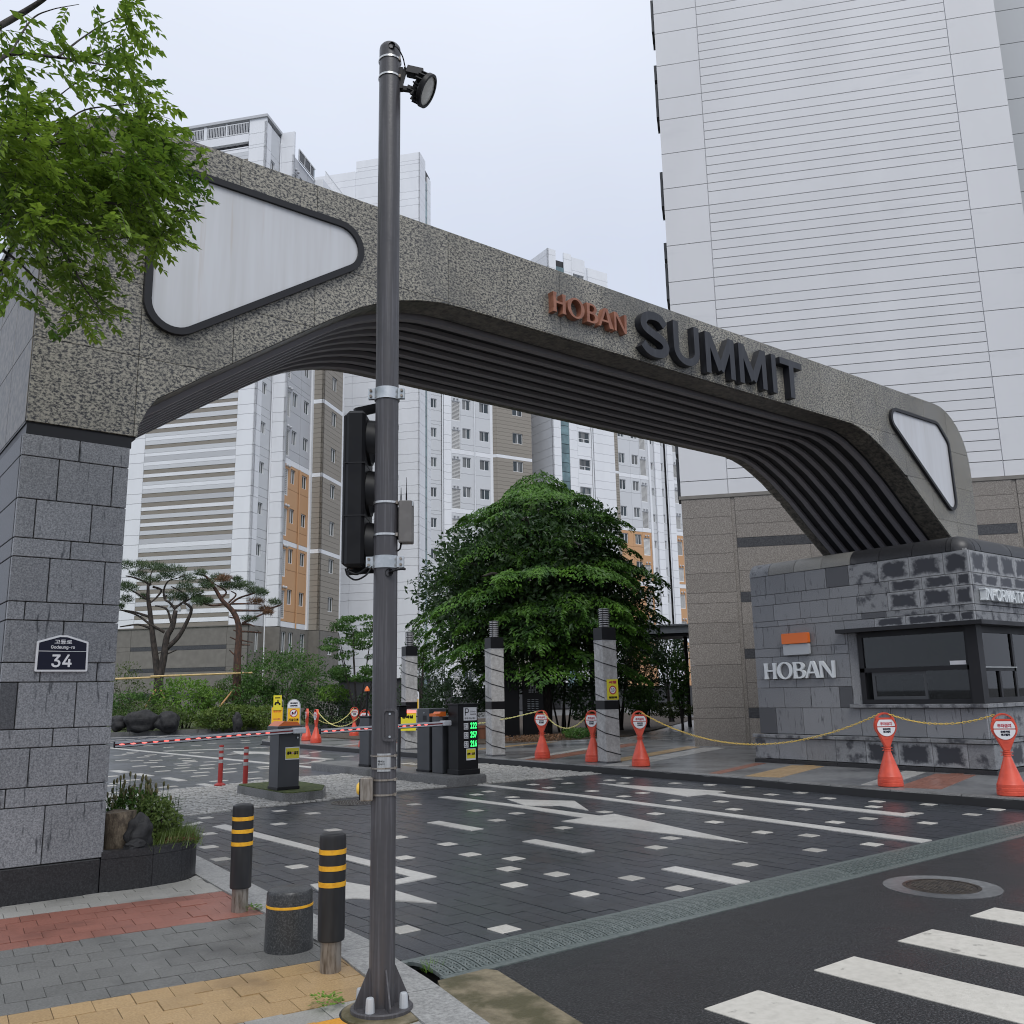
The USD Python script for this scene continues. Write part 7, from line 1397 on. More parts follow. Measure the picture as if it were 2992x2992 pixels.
# ================================================================ plants
def leaf_quads(C, D, Nn, L, W, fold=0.25):
    """Pointed leaves (4 triangles' worth as two quads) at centres C along D with normals Nn."""
    C, D, Nn = (np.asarray(q, float) for q in (C, D, Nn)); D = D / (np.linalg.norm(D, axis=1, keepdims=True) + 1e-9)
    S = np.cross(D, Nn); S /= np.linalg.norm(S, axis=1, keepdims=True) + 1e-9; U = np.cross(S, D)
    L = np.broadcast_to(L, len(C))[:, None]; W = np.broadcast_to(W, len(C))[:, None]
    a = C - D * L * .5; b = C + D * L * .5; m = C - D * L * 0.05
    l = m + S * W * .5 + U * W * fold; r = m - S * W * .5 + U * W * fold
    V = np.stack([a, r, b, l], 1).reshape(-1, 3); k = np.arange(len(C))[:, None] * 4
    F = np.vstack([k + [0, 1, 2], k + [0, 2, 3]]); return V, F
def unit(n): v = nrg.normal(size=(n, 3)); return v / np.linalg.norm(v, axis=1, keepdims=True)
def blob_leaves(c, r, n, L, W, shell=0.55, up=0.5, seed=0, lumps=0.35):
    """Leaves filling a lumpy ellipsoid, denser towards its skin."""
    d = unit(n); rad = shell + (1 - shell) * nrg.random(n) ** 0.6
    lump = 1 + lumps * (vnoise(d * 2.3 + seed * 3.7, seed) - 0.5) * 2
    P = np.asarray(c) + d * (rad * lump)[:, None] * np.asarray(r)
    D = d * 0.6 + nrg.normal(size=(n, 3)) * 0.6 + [0, 0, -0.1]; N_ = d * 0.5 + [0, 0, up] + nrg.normal(size=(n, 3)) * 0.35
    return leaf_quads(P, D, N_, L * (0.7 + 0.6 * nrg.random(n)), W * (0.7 + 0.6 * nrg.random(n)))
def shrub(name, label, cat, c, r, n, L, W, m, stems=5, lumps=0.35, seed=0, group=None, z0=None, bark='bark_dark', extra=()):
    t = thing(name, label, cat, (0, 0, 0), 0, group); f = MB(); f.add(*blob_leaves(c, r, n, L, W, seed=seed, lumps=lumps))
    for c2, r2, n2 in extra: f.add(*blob_leaves(c2, r2, n2, L, W, seed=seed + 5, lumps=lumps))
    part(t, 'foliage', f, m, kind='stuff')
    zb = (c[2] - r[2]) if z0 is None else z0
    for k in range(stems):
        a = rng.uniform(0, 6.28); e = np.array(c) + np.array([math.cos(a) * r[0], math.sin(a) * r[1], 0]) * 0.55 + [0, 0, r[2] * 0.2]
        b = np.array([c[0] + rng.uniform(-.1, .1) * r[0], c[1] + rng.uniform(-.1, .1) * r[1], zb]); mid = (b + e) / 2 + [0, 0, 0.15 * r[2]]
        part(t, 'stem', MB().tube(smoothpath([b, mid, e], 4), np.linspace(0.02 + 0.02 * r[2], 0.008, 9), 5, cap=False), bark, smooth=True)
    return t

# ---- street tree whose leafy boughs hang in at the top left
st = thing('street_tree', 'leafy street tree reaching in from the left over the end of the arch', 'tree', (0, 0, 0))
part(st, 'trunk', MB().tube(smoothpath([(-0.75, 6.1, -0.05), (-0.72, 6.1, 1.5), (-0.78, 6.15, 3.0), (-0.65, 6.2, 4.2), (-0.6, 6.2, 5.4), (-0.7, 6.2, 6.8)], 5), np.linspace(0.15, 0.05, 26), 12), 'bark_dark', smooth=True)
TW = [([(-0.65, 6.2, 5.6), (0.41, 6.3, 5.79), (0.65, 6.54, 6.21), (0.88, 6.43, 6.46), (1.0, 6.13, 6.51)], 0.035, 0.012), ([(-0.62, 6.2, 5.2), (0.44, 6.0, 5.44), (0.7, 6.24, 5.82), (0.97, 6.13, 5.85), (1.19, 5.83, 5.71)], 0.022, 0.005), ([(-0.62, 6.2, 5.0), (0.46, 6.1, 4.93), (0.7, 6.34, 5.19), (0.95, 6.23, 5.25), (1.14, 5.93, 5.14), (1.34, 5.88, 5.12), (1.69, 6.15, 5.34)], 0.026, 0.004), ([(-0.62, 6.2, 4.8), (0.52, 6.2, 4.82), (0.85, 6.44, 5.11), (1.13, 6.33, 5.05), (1.29, 6.03, 4.84), (1.54, 5.98, 4.87), (1.9, 6.25, 5.07)], 0.022, 0.003), ([(-0.62, 6.2, 4.6), (0.55, 6.0, 4.55), (0.85, 6.24, 4.66), (1.07, 6.13, 4.49), (1.17, 5.83, 4.13), (1.29, 5.78, 3.94)], 0.02, 0.003), ([(-0.62, 6.2, 4.4), (0.57, 6.0, 4.32), (0.79, 6.24, 4.4), (0.92, 6.13, 4.25), (0.94, 5.83, 4.04)], 0.016, 0.003), ([(0.79, 6.1, 5.09), (0.93, 6.34, 5.53), (1.06, 6.23, 5.71), (1.19, 5.93, 5.74)], 0.008, 0.002), ([(0.95, 6.1, 5.19), (1.16, 6.34, 5.63), (1.35, 6.23, 5.7), (1.51, 5.93, 5.62)], 0.008, 0.002), ([(1.07, 6.1, 5.22), (1.4, 6.34, 5.48), (1.65, 6.23, 5.49), (1.88, 5.93, 5.39)], 0.008, 0.002), ([(1.18, 6.1, 5.24), (1.51, 6.34, 5.25), (1.72, 6.23, 5.16), (1.82, 5.93, 5.05)], 0.008, 0.002), ([(0.99, 6.1, 4.89), (1.19, 6.34, 4.82), (1.35, 6.23, 4.67), (1.5, 5.93, 4.61)], 0.008, 0.002), ([(0.68, 6.1, 5.72), (0.81, 6.34, 6.2), (0.91, 6.23, 6.26), (1.03, 5.93, 6.16)], 0.008, 0.002), ([(0.96, 6.1, 5.83), (1.14, 6.34, 6.22), (1.29, 6.23, 6.36), (1.4, 5.93, 6.27)], 0.008, 0.002), ([(1.03, 6.1, 5.83), (1.28, 6.34, 6.15), (1.44, 6.23, 6.29)], 0.008, 0.002), ([(0.86, 6.1, 4.94), (0.98, 6.34, 4.8), (1.03, 6.23, 4.42), (1.11, 5.93, 4.08)], 0.008, 0.002), ([(0.61, 6.1, 5.9), (0.62, 6.34, 5.74), (0.69, 6.23, 5.44)], 0.008, 0.002)]
for P, r0, r1 in TW:
    q = smoothpath(P, 5); part(st, 'branch', MB().tube(q, np.linspace(r0, r1, len(q)), 6, cap=False), 'bark_dark', smooth=True)
CLUMPS = [(0.61, 5.69, 5.74, np.float64(0.11), 40), (0.84, 6.25, 6.1, np.float64(0.1), 28), (0.69, 6.4, 6.04, np.float64(0.1), 34), (0.88, 5.54, 5.58, np.float64(0.08), 20), (0.72, 5.72, 5.4, np.float64(0.1), 36), (1.25, 6.89, 6.85, np.float64(0.15), 40), (1.18, 5.61, 5.97, np.float64(0.12), 50), (1.28, 5.7, 6.0, np.float64(0.11), 50), (1.6, 6.92, 7.08, np.float64(0.1), 34), (1.36, 6.43, 6.42, np.float64(0.14), 56), (1.35, 6.05, 6.08, np.float64(0.12), 50), (1.27, 6.27, 6.1, np.float64(0.12), 44), (1.2, 6.49, 6.24, np.float64(0.09), 22), (1.02, 5.91, 5.68, np.float64(0.11), 30), (0.87, 5.71, 5.43, np.float64(0.08), 20), (1.46, 6.68, 6.36, np.float64(0.13), 52), (1.51, 6.51, 6.25, np.float64(0.09), 34), (1.26, 6.27, 5.93, np.float64(0.12), 46), (1.55, 6.72, 6.3, np.float64(0.13), 52), (1.37, 6.32, 5.9, np.float64(0.13), 56), (1.71, 6.97, 6.43, np.float64(0.11), 40), (1.48, 5.81, 5.54, np.float64(0.08), 36), (1.64, 6.33, 5.82, np.float64(0.07), 36), (1.55, 6.22, 5.78, np.float64(0.1), 40), (1.33, 6.03, 5.6, np.float64(0.1), 34), (1.15, 6.39, 5.87, np.float64(0.12), 36), (0.92, 5.85, 5.38, np.float64(0.11), 34), (0.93, 6.7, 5.82, np.float64(0.12), 40), (0.85, 6.8, 5.95, np.float64(0.11), 30), (0.62, 5.69, 5.39, np.float64(0.1), 46), (0.67, 6.2, 5.59, np.float64(0.1), 44), (0.71, 5.92, 5.2, np.float64(0.11), 46), (0.97, 5.62, 5.17, np.float64(0.1), 36), (1.34, 6.84, 6.11, np.float64(0.11), 30), (1.34, 6.14, 5.63, np.float64(0.07), 20), (0.77, 5.83, 4.61, np.float64(0.09), 62), (0.75, 6.86, 5.53, np.float64(0.11), 53), (1.55, 7.0, 5.78, np.float64(0.1), 47), (1.24, 6.77, 5.21, np.float64(0.1), 44), (1.16, 5.76, 5.01, np.float64(0.1), 45), (0.76, 6.61, 4.84, np.float64(0.11), 46), (0.74, 5.54, 4.93, np.float64(0.1), 61), (1.42, 5.94, 5.31, np.float64(0.09), 44), (1.36, 5.97, 5.04, np.float64(0.12), 48), (0.94, 6.15, 4.57, np.float64(0.12), 50), (0.97, 6.11, 4.75, np.float64(0.09), 45), (0.97, 6.49, 4.85, np.float64(0.12), 54), (1.44, 6.44, 5.04, np.float64(0.13), 46), (0.86, 6.64, 5.24, np.float64(0.13), 61), (0.64, 5.72, 4.75, np.float64(0.09), 63), (0.93, 6.46, 5.25, np.float64(0.09), 61), (0.77, 5.85, 4.76, np.float64(0.08), 56), (0.65, 5.99, 5.1, np.float64(0.11), 56), (1.29, 6.09, 5.2, np.float64(0.09), 50), (1.8, 6.95, 6.08, np.float64(0.11), 55), (1.71, 6.53, 5.25, np.float64(0.1), 60), (0.85, 6.58, 5.18, np.float64(0.09), 60), (1.43, 5.87, 4.79, np.float64(0.09), 59), (0.82, 6.41, 5.15, np.float64(0.11), 49), (1.34, 6.6, 5.59, np.float64(0.12), 51), (1.02, 6.51, 4.91, np.float64(0.11), 55), (1.13, 5.99, 5.17, np.float64(0.13), 45), (1.28, 6.68, 5.81, np.float64(0.1), 59), (1.39, 6.47, 4.93, np.float64(0.12), 49), (1.12, 6.82, 5.13, np.float64(0.11), 47), (1.38, 6.17, 4.93, np.float64(0.11), 59), (1.28, 6.56, 5.71, np.float64(0.12), 60), (1.65, 6.81, 5.57, np.float64(0.14), 46), (1.0, 6.14, 5.34, np.float64(0.12), 53), (1.56, 6.29, 5.61, np.float64(0.12), 52), (1.06, 5.76, 5.12, np.float64(0.1), 61), (0.58, 5.57, 4.87, np.float64(0.1), 63), (1.61, 5.81, 5.02, np.float64(0.09), 52), (1.54, 6.8, 5.47, np.float64(0.11), 49), (1.63, 6.96, 5.69, np.float64(0.12), 58), (0.65, 5.61, 4.85, np.float64(0.09), 54), (0.72, 6.42, 5.27, np.float64(0.11), 58), (0.73, 6.87, 5.68, np.float64(0.12), 61), (1.12, 6.62, 4.92, np.float64(0.13), 52), (1.05, 6.5, 5.5, np.float64(0.12), 45), (1.69, 6.85, 5.18, np.float64(0.12), 46), (1.56, 6.06, 4.74, np.float64(0.11), 57), (0.87, 6.54, 5.33, np.float64(0.13), 50), (1.17, 6.23, 5.14, np.float64(0.13), 47), (0.79, 5.75, 4.38, np.float64(0.1), 50), (1.24, 6.09, 5.14, np.float64(0.09), 44), (1.4, 6.9, 5.5, np.float64(0.14), 62), (1.47, 6.1, 5.16, np.float64(0.11), 51), (0.72, 6.2, 4.67, np.float64(0.09), 44), (1.29, 5.74, 4.95, np.float64(0.1), 57), (0.68, 6.12, 4.79, np.float64(0.11), 61), (1.37, 5.84, 5.39, np.float64(0.09), 55), (0.72, 6.35, 5.31, np.float64(0.11), 50), (1.41, 5.5, 4.93, np.float64(0.09), 55), (1.06, 6.33, 5.27, np.float64(0.11), 45), (1.37, 6.48, 5.07, np.float64(0.13), 51), (1.21, 6.91, 5.73, np.float64(0.14), 58), (1.44, 5.8, 4.63, np.float64(0.09), 44), (1.16, 6.64, 5.12, np.float64(0.11), 54), (0.79, 6.58, 4.98, np.float64(0.09), 48), (1.29, 5.91, 5.06, np.float64(0.1), 60), (0.62, 5.68, 4.82, np.float64(0.08), 60), (1.62, 5.96, 5.38, np.float64(0.1), 55), (0.96, 5.84, 5.14, np.float64(0.1), 44), (1.77, 6.82, 5.84, np.float64(0.11), 57), (0.98, 6.42, 5.23, np.float64(0.12), 59), (0.9, 6.84, 5.61, np.float64(0.13), 58), (1.55, 6.54, 5.47, np.float64(0.1), 61), (1.29, 6.36, 5.04, np.float64(0.11), 50), (1.14, 6.08, 4.83, np.float64(0.12), 60), (0.96, 5.64, 4.39, np.float64(0.09), 60), (1.03, 5.73, 4.78, np.float64(0.11), 61), (1.33, 6.33, 5.09, np.float64(0.1), 60), (1.74, 6.46, 5.72, np.float64(0.12), 50), (1.25, 6.06, 5.03, np.float64(0.1), 54), (1.51, 5.88, 5.08, np.float64(0.11), 49), (1.87, 6.97, 5.92, np.float64(0.15), 55), (0.9, 6.56, 4.77, np.float64(0.12), 55), (1.25, 5.53, 4.82, np.float64(0.1), 48), (1.47, 6.73, 5.48, np.float64(0.14), 49), (1.6, 5.75, 4.67, np.float64(0.12), 47), (0.78, 5.53, 4.71, np.float64(0.08), 47), (1.75, 6.62, 5.64, np.float64(0.13), 53), (1.43, 5.93, 5.14, np.float64(0.11), 45), (0.84, 6.0, 5.02, np.float64(0.1), 55), (0.91, 5.59, 4.42, np.float64(0.08), 44), (1.48, 5.83, 4.89, np.float64(0.11), 63), (1.75, 6.7, 5.8, np.float64(0.12), 57), (1.02, 6.97, 5.43, np.float64(0.1), 49), (1.57, 6.0, 5.05, np.float64(0.12), 62), (1.75, 6.39, 5.44, np.float64(0.1), 54), (1.54, 6.88, 5.39, np.float64(0.1), 56), (1.27, 5.71, 4.48, np.float64(0.1), 60), (1.66, 6.44, 5.44, np.float64(0.13), 50), (1.42, 5.63, 4.71, np.float64(0.1), 63), (0.74, 5.96, 4.76, np.float64(0.12), 57), (0.79, 6.43, 5.1, np.float64(0.11), 53), (0.93, 6.02, 4.59, np.float64(0.09), 46), (1.59, 6.02, 5.45, np.float64(0.1), 62), (1.41, 5.77, 5.34, np.float64(0.12), 48), (1.61, 6.87, 5.09, np.float64(0.14), 59), (1.68, 6.09, 5.17, np.float64(0.09), 60), (0.92, 5.9, 4.84, np.float64(0.08), 44), (1.43, 6.91, 5.29, np.float64(0.14), 60), (1.2, 5.59, 4.6, np.float64(0.1), 45), (1.27, 5.51, 5.01, np.float64(0.11), 53), (1.18, 5.96, 5.01, np.float64(0.09), 49), (1.05, 6.41, 4.96, np.float64(0.1), 52), (1.54, 5.83, 5.37, np.float64(0.09), 47), (0.8, 6.22, 5.32, np.float64(0.1), 48), (1.25, 5.89, 5.07, np.float64(0.09), 45), (0.78, 5.8, 4.75, np.float64(0.12), 58), (0.71, 6.52, 5.45, np.float64(0.11), 51), (0.74, 6.28, 5.17, np.float64(0.12), 55), (1.63, 6.35, 5.69, np.float64(0.1), 55), (1.82, 6.55, 5.03, np.float64(0.12), 59), (0.74, 5.73, 4.61, np.float64(0.09), 51), (0.67, 5.93, 4.48, np.float64(0.11), 59), (1.14, 6.67, 5.61, np.float64(0.12), 60), (1.66, 6.3, 5.54, np.float64(0.13), 46), (0.75, 6.02, 4.81, np.float64(0.11), 50), (1.33, 5.92, 5.02, np.float64(0.1), 46), (1.73, 6.81, 5.12, np.float64(0.11), 61), (0.96, 6.93, 5.59, np.float64(0.13), 50), (1.14, 6.8, 5.15, np.float64(0.13), 48), (1.0, 6.45, 5.5, np.float64(0.09), 53), (0.85, 5.55, 4.38, np.float64(0.09), 60), (0.88, 6.09, 5.21, np.float64(0.11), 51), (1.69, 6.71, 5.45, np.float64(0.13), 51), (1.17, 6.15, 4.84, np.float64(0.12), 56), (0.89, 5.83, 4.47, np.float64(0.11), 59), (1.14, 6.31, 4.79, np.float64(0.1), 60), (0.93, 6.59, 5.3, np.float64(0.1), 57), (0.69, 6.3, 5.13, np.float64(0.12), 48), (1.61, 6.62, 5.38, np.float64(0.1), 62), (1.12, 5.68, 4.94, np.float64(0.1), 51), (0.78, 6.45, 5.47, np.float64(0.1), 48), (1.23, 6.08, 4.97, np.float64(0.12), 45), (0.67, 5.66, 4.69, np.float64(0.08), 45), (1.01, 5.85, 4.63, np.float64(0.09), 58), (0.97, 6.38, 5.12, np.float64(0.09), 52), (1.54, 6.37, 5.72, np.float64(0.13), 55), (0.75, 6.31, 4.66, np.float64(0.1), 54), (1.7, 6.49, 5.33, np.float64(0.14), 48), (1.21, 6.0, 4.99, np.float64(0.11), 55), (1.94, 6.46, 5.7, np.float64(0.07), 30), (1.77, 5.62, 5.17, np.float64(0.05), 24), (1.83, 6.22, 5.36, np.float64(0.09), 44), (1.88, 6.18, 5.25, np.float64(0.06), 30), (1.67, 5.82, 4.95, np.float64(0.08), 44), (1.95, 6.35, 5.13, np.float64(0.05), 26), (1.93, 6.5, 5.22, np.float64(0.07), 36), (1.62, 5.69, 4.67, np.float64(0.06), 36), (1.63, 5.95, 4.71, np.float64(0.06), 34), (1.56, 5.59, 4.48, np.float64(0.04), 20), (1.7, 6.4, 5.12, np.float64(0.09), 40), (1.56, 5.62, 5.03, np.float64(0.08), 40), (1.49, 5.84, 4.69, np.float64(0.08), 40), (1.51, 6.17, 4.75, np.float64(0.08), 36), (1.45, 6.18, 4.68, np.float64(0.05), 24), (1.21, 5.55, 4.33, np.float64(0.07), 40), (1.39, 6.92, 4.92, np.float64(0.1), 44), (1.08, 5.84, 4.34, np.float64(0.1), 50), (1.07, 6.42, 4.61, np.float64(0.11), 50), (0.88, 5.83, 4.3, np.float64(0.1), 50), (1.27, 6.39, 4.51, np.float64(0.09), 46), (1.27, 6.03, 4.24, np.float64(0.08), 44), (1.29, 5.98, 4.1, np.float64(0.07), 44), (1.39, 6.21, 4.12, np.float64(0.05), 30), (1.28, 6.38, 4.28, np.float64(0.08), 44), (1.25, 6.4, 4.2, np.float64(0.07), 34), (1.22, 6.53, 4.42, np.float64(0.1), 44), (1.0, 5.9, 4.21, np.float64(0.09), 44), (0.91, 5.64, 3.96, np.float64(0.06), 26), (0.83, 5.88, 4.15, np.float64(0.1), 44), (0.76, 5.99, 4.24, np.float64(0.1), 50), (0.85, 6.41, 4.27, np.float64(0.08), 40), (0.91, 6.12, 4.1, np.float64(0.06), 26), (1.25, 5.97, 3.97, np.float64(0.03), 14), (1.01, 5.65, 4.17, np.float64(0.08), 44)]
C, D, Nn, tw = [], [], [], MB()
for (x, y, z, r, n) in CLUMPS:
    base = np.array([x, y, z])
    nt = max(2, n // 11)
    for k in range(nt):
        a = unit(1)[0]; s0 = base + a * r * rng.random() ** .5 * np.array([1, 1.3, 1]); d = np.array([rng.uniform(-.3, 1), rng.uniform(-.8, .8), rng.uniform(-.75, .3)]); d /= np.linalg.norm(d); ln = rng.uniform(0.14, 0.30)
        mid = s0 + d * ln * .5 + [0, 0, 0.015]; e = s0 + d * ln + [0, 0, -0.03]
        tw.tube([s0, mid, e], [0.0028, 0.002, 0.0012], 3, cap=False)
        side = np.cross(d, [0, 0, 1.0]); side /= np.linalg.norm(side)
        m_ = rng.randint(8, 13)
        for i in range(m_):
            t = (i + .5) / m_; p = s0 + (e - s0) * t; sg = 1 if i % 2 else -1
            dd = d * 0.75 + side * sg * 0.8 + np.array([0, 0, rng.uniform(-.55, .1)]); C.append(p + dd / np.linalg.norm(dd) * 0.028); D.append(dd); Nn.append(np.array([0, 0, 1.0]) + unit(1)[0] * 0.55)
        C.append(e + d * 0.02); D.append(d); Nn.append(np.array([0, 0, 1.0]) + unit(1)[0] * 0.4)
C, D, Nn = map(np.array, (C, D, Nn)); LL = nrg.uniform(0.052, 0.082, len(C)); WW = LL * nrg.uniform(0.44, 0.56, len(C))
dist = np.linalg.norm(C - [0, 0, EYE], axis=1); order = np.argsort(-(LL / dist) * (C[:, 0] > 0.14 * C[:, 1]))
for i in order[:280]: part(st, 'leaf', leaf_quads(C[i:i + 1], D[i:i + 1], Nn[i:i + 1], LL[i:i + 1], WW[i:i + 1]), 'leaf_street')
o = order[280:]; part(st, 'leaf', leaf_quads(C[o], D[o], Nn[o], LL[o], WW[o]), 'leaf_street', kind='stuff'); part(st, 'twigs', tw, 'bark_dark', kind='stuff')
f = MB()
for k in range(26):
    a = rng.uniform(0, 6.28); f.add(*blob_leaves((-1.1 + 1.5 * math.cos(a) - 0.6, 6.1 + 1.9 * math.sin(a), rng.uniform(4.6, 7.4)), (0.6, 0.6, 0.5), 420, 0.06, 0.026, seed=k))
part(st, 'crown', f, 'leaf_street', kind='stuff')

# ---- the big spreading tree in the middle
bt = thing('spreading_tree', 'big round-headed tree with drooping dark green sprays behind the stone lamp columns', 'tree', (0, 0, 0))
BX, BY = 19.38, 23.16
part(bt, 'trunk', MB().tube(smoothpath([(BX, BY, 0), (BX + .05, BY, 1.3), (BX, BY + .05, 2.4)], 4), np.linspace(0.26, 0.2, 9), 12), 'bark_dark', smooth=True)
for k in range(11):
    a = 2 * math.pi * k / 11 + rng.uniform(-.2, .2); e = rng.uniform(2.2, 3.6); h = rng.uniform(4.6, 7.0)
    part(bt, 'bough', MB().tube(smoothpath([(BX, BY, 2.1 + .05 * k), (BX + .35 * e * math.cos(a), BY + .35 * e * math.sin(a), 2.3 + (h - 2) * .55), (BX + .8 * e * math.cos(a), BY + .8 * e * math.sin(a), h), (BX + 1.1 * e * math.cos(a), BY + 1.1 * e * math.sin(a), h - .1)], 5), np.linspace(0.13, 0.03, 16), 7, cap=False), 'bark_dark', smooth=True)
tiers = [(8.35, 1.2, 8), (8.0, 2.2, 13), (7.35, 3.0, 17), (6.45, 3.2, 17), (5.75, 3.7, 20), (5.05, 4.1, 22), (4.35, 4.3, 22), (3.65, 4.25, 20), (3.0, 3.9, 16), (2.4, 3.5, 10)]
C, D, Nn = [], [], []
for zc, rad, num in tiers:
    for k in range(num):
        a = 2 * math.pi * (k + rng.random() * .7) / num; rr = rad * rng.uniform(0.80, 1.10); z0 = zc + rng.uniform(-.3, .3)
        ln = min(rr, rng.uniform(1.5, 2.3)); o = np.array([math.cos(a), math.sin(a), 0]); s_ = np.array([-o[1], o[0], 0]); wd = rng.uniform(0.55, 0.95); drop = rng.uniform(0.55, 1.0)
        n = int(430 * ln / 1.9); t = nrg.random(n) ** 0.8; u = nrg.uniform(-1, 1, n)
        # leaves gathered on side shoots
        sh = np.round(u * 6) / 6 + nrg.normal(size=n) * .03; wid = wd * np.sin(np.clip(t * 1.05 + .08, 0, 1) * math.pi) ** .6
        p = np.array([BX, BY, 0]) + o * (rr - ln + ln * t)[:, None] + s_ * (sh * wid)[:, None]; p[:, 2] = z0 + 0.38 - drop * t ** 2 - 0.30 * np.abs(sh) * wid - np.abs(nrg.normal(size=n)) * 0.10
        C.append(p); D.append(o * (0.55 + .3 * nrg.random((n, 1))) + s_ * (np.sign(sh) * 0.75 + nrg.normal(size=n) * .3)[:, None] + np.array([0, 0, -0.65]) + nrg.normal(size=(n, 3)) * .25)
        Nn.append(np.array([0, 0, 1.0]) + o * 0.55 + nrg.normal(size=(n, 3)) * .35)
C, D, Nn = map(np.vstack, (C, D, Nn)); LL = nrg.uniform(0.11, 0.175, len(C))
vis = np.linalg.norm(C - [0, 0, EYE], axis=1); order = np.argsort(vis - LL * 60)
for i in order[:200]: part(bt, 'leaf', leaf_quads(C[i:i + 1], D[i:i + 1], Nn[i:i + 1], LL[i:i + 1], LL[i:i + 1] * .42), 'leaf_zelkova')
o = order[200:]; part(bt, 'leaf', leaf_quads(C[o], D[o], Nn[o], LL[o], LL[o] * .42), 'leaf_zelkova', kind='stuff')
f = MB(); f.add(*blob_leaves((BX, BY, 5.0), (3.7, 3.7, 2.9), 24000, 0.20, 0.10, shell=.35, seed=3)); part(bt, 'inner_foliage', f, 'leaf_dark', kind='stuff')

# ---- two pruned pines
def pine(label, limbs, stubs, clumps, seed, bark, brown=()):
    t = thing('pine_tree', label, 'tree', (0, 0, 0), 0)
    for i, (P, r0, r1) in enumerate(limbs):
        q = np.array(P); q = q + np.array([0.618, 0.786, 0]) * (np.sin(np.linspace(0, 2.5, len(q)) + i * 1.7) * (0.0 if i == 0 else 0.35) * np.linspace(0, 1, len(q)))[:, None]
        q = smoothpath(q, 5); part(t, 'trunk' if i == 0 else 'branch', MB().tube(q, np.linspace(r0, r1, len(q)), 8), bark if i else bark, smooth=True)
    for P in stubs: part(t, 'cut_stub', MB().tube(P, [0.045, 0.03], 6), bark)
    for i, (x, y, z, rx, rz) in enumerate(clumps):
        n = int(260 * rx * 2.0) + 120
        o = unit(n); p = np.array([x, y, z]) + np.array([0.618, 0.786, 0]) * rng.uniform(-.5, .5) + o * (nrg.random(n) ** .4)[:, None] * [rx, rx * .9, rz]
        d = o * 0.5 + [0, 0, 0.55] + nrg.normal(size=(n, 3)) * .55; d /= np.linalg.norm(d, axis=1, keepdims=True); s_ = np.cross(d, nrg.normal(size=(n, 3))); s_ /= np.linalg.norm(s_, axis=1, keepdims=True)
        L_ = nrg.uniform(0.12, 0.24, n)[:, None]; V = np.stack([p - s_ * .016, p + s_ * .016, p + d * L_], 1).reshape(-1, 3)
        part(t, 'needle_tuft', MB().add(V, np.arange(3 * n).reshape(-1, 3)), 'needle_brown' if i in brown else 'needle', kind='stuff')
    return t
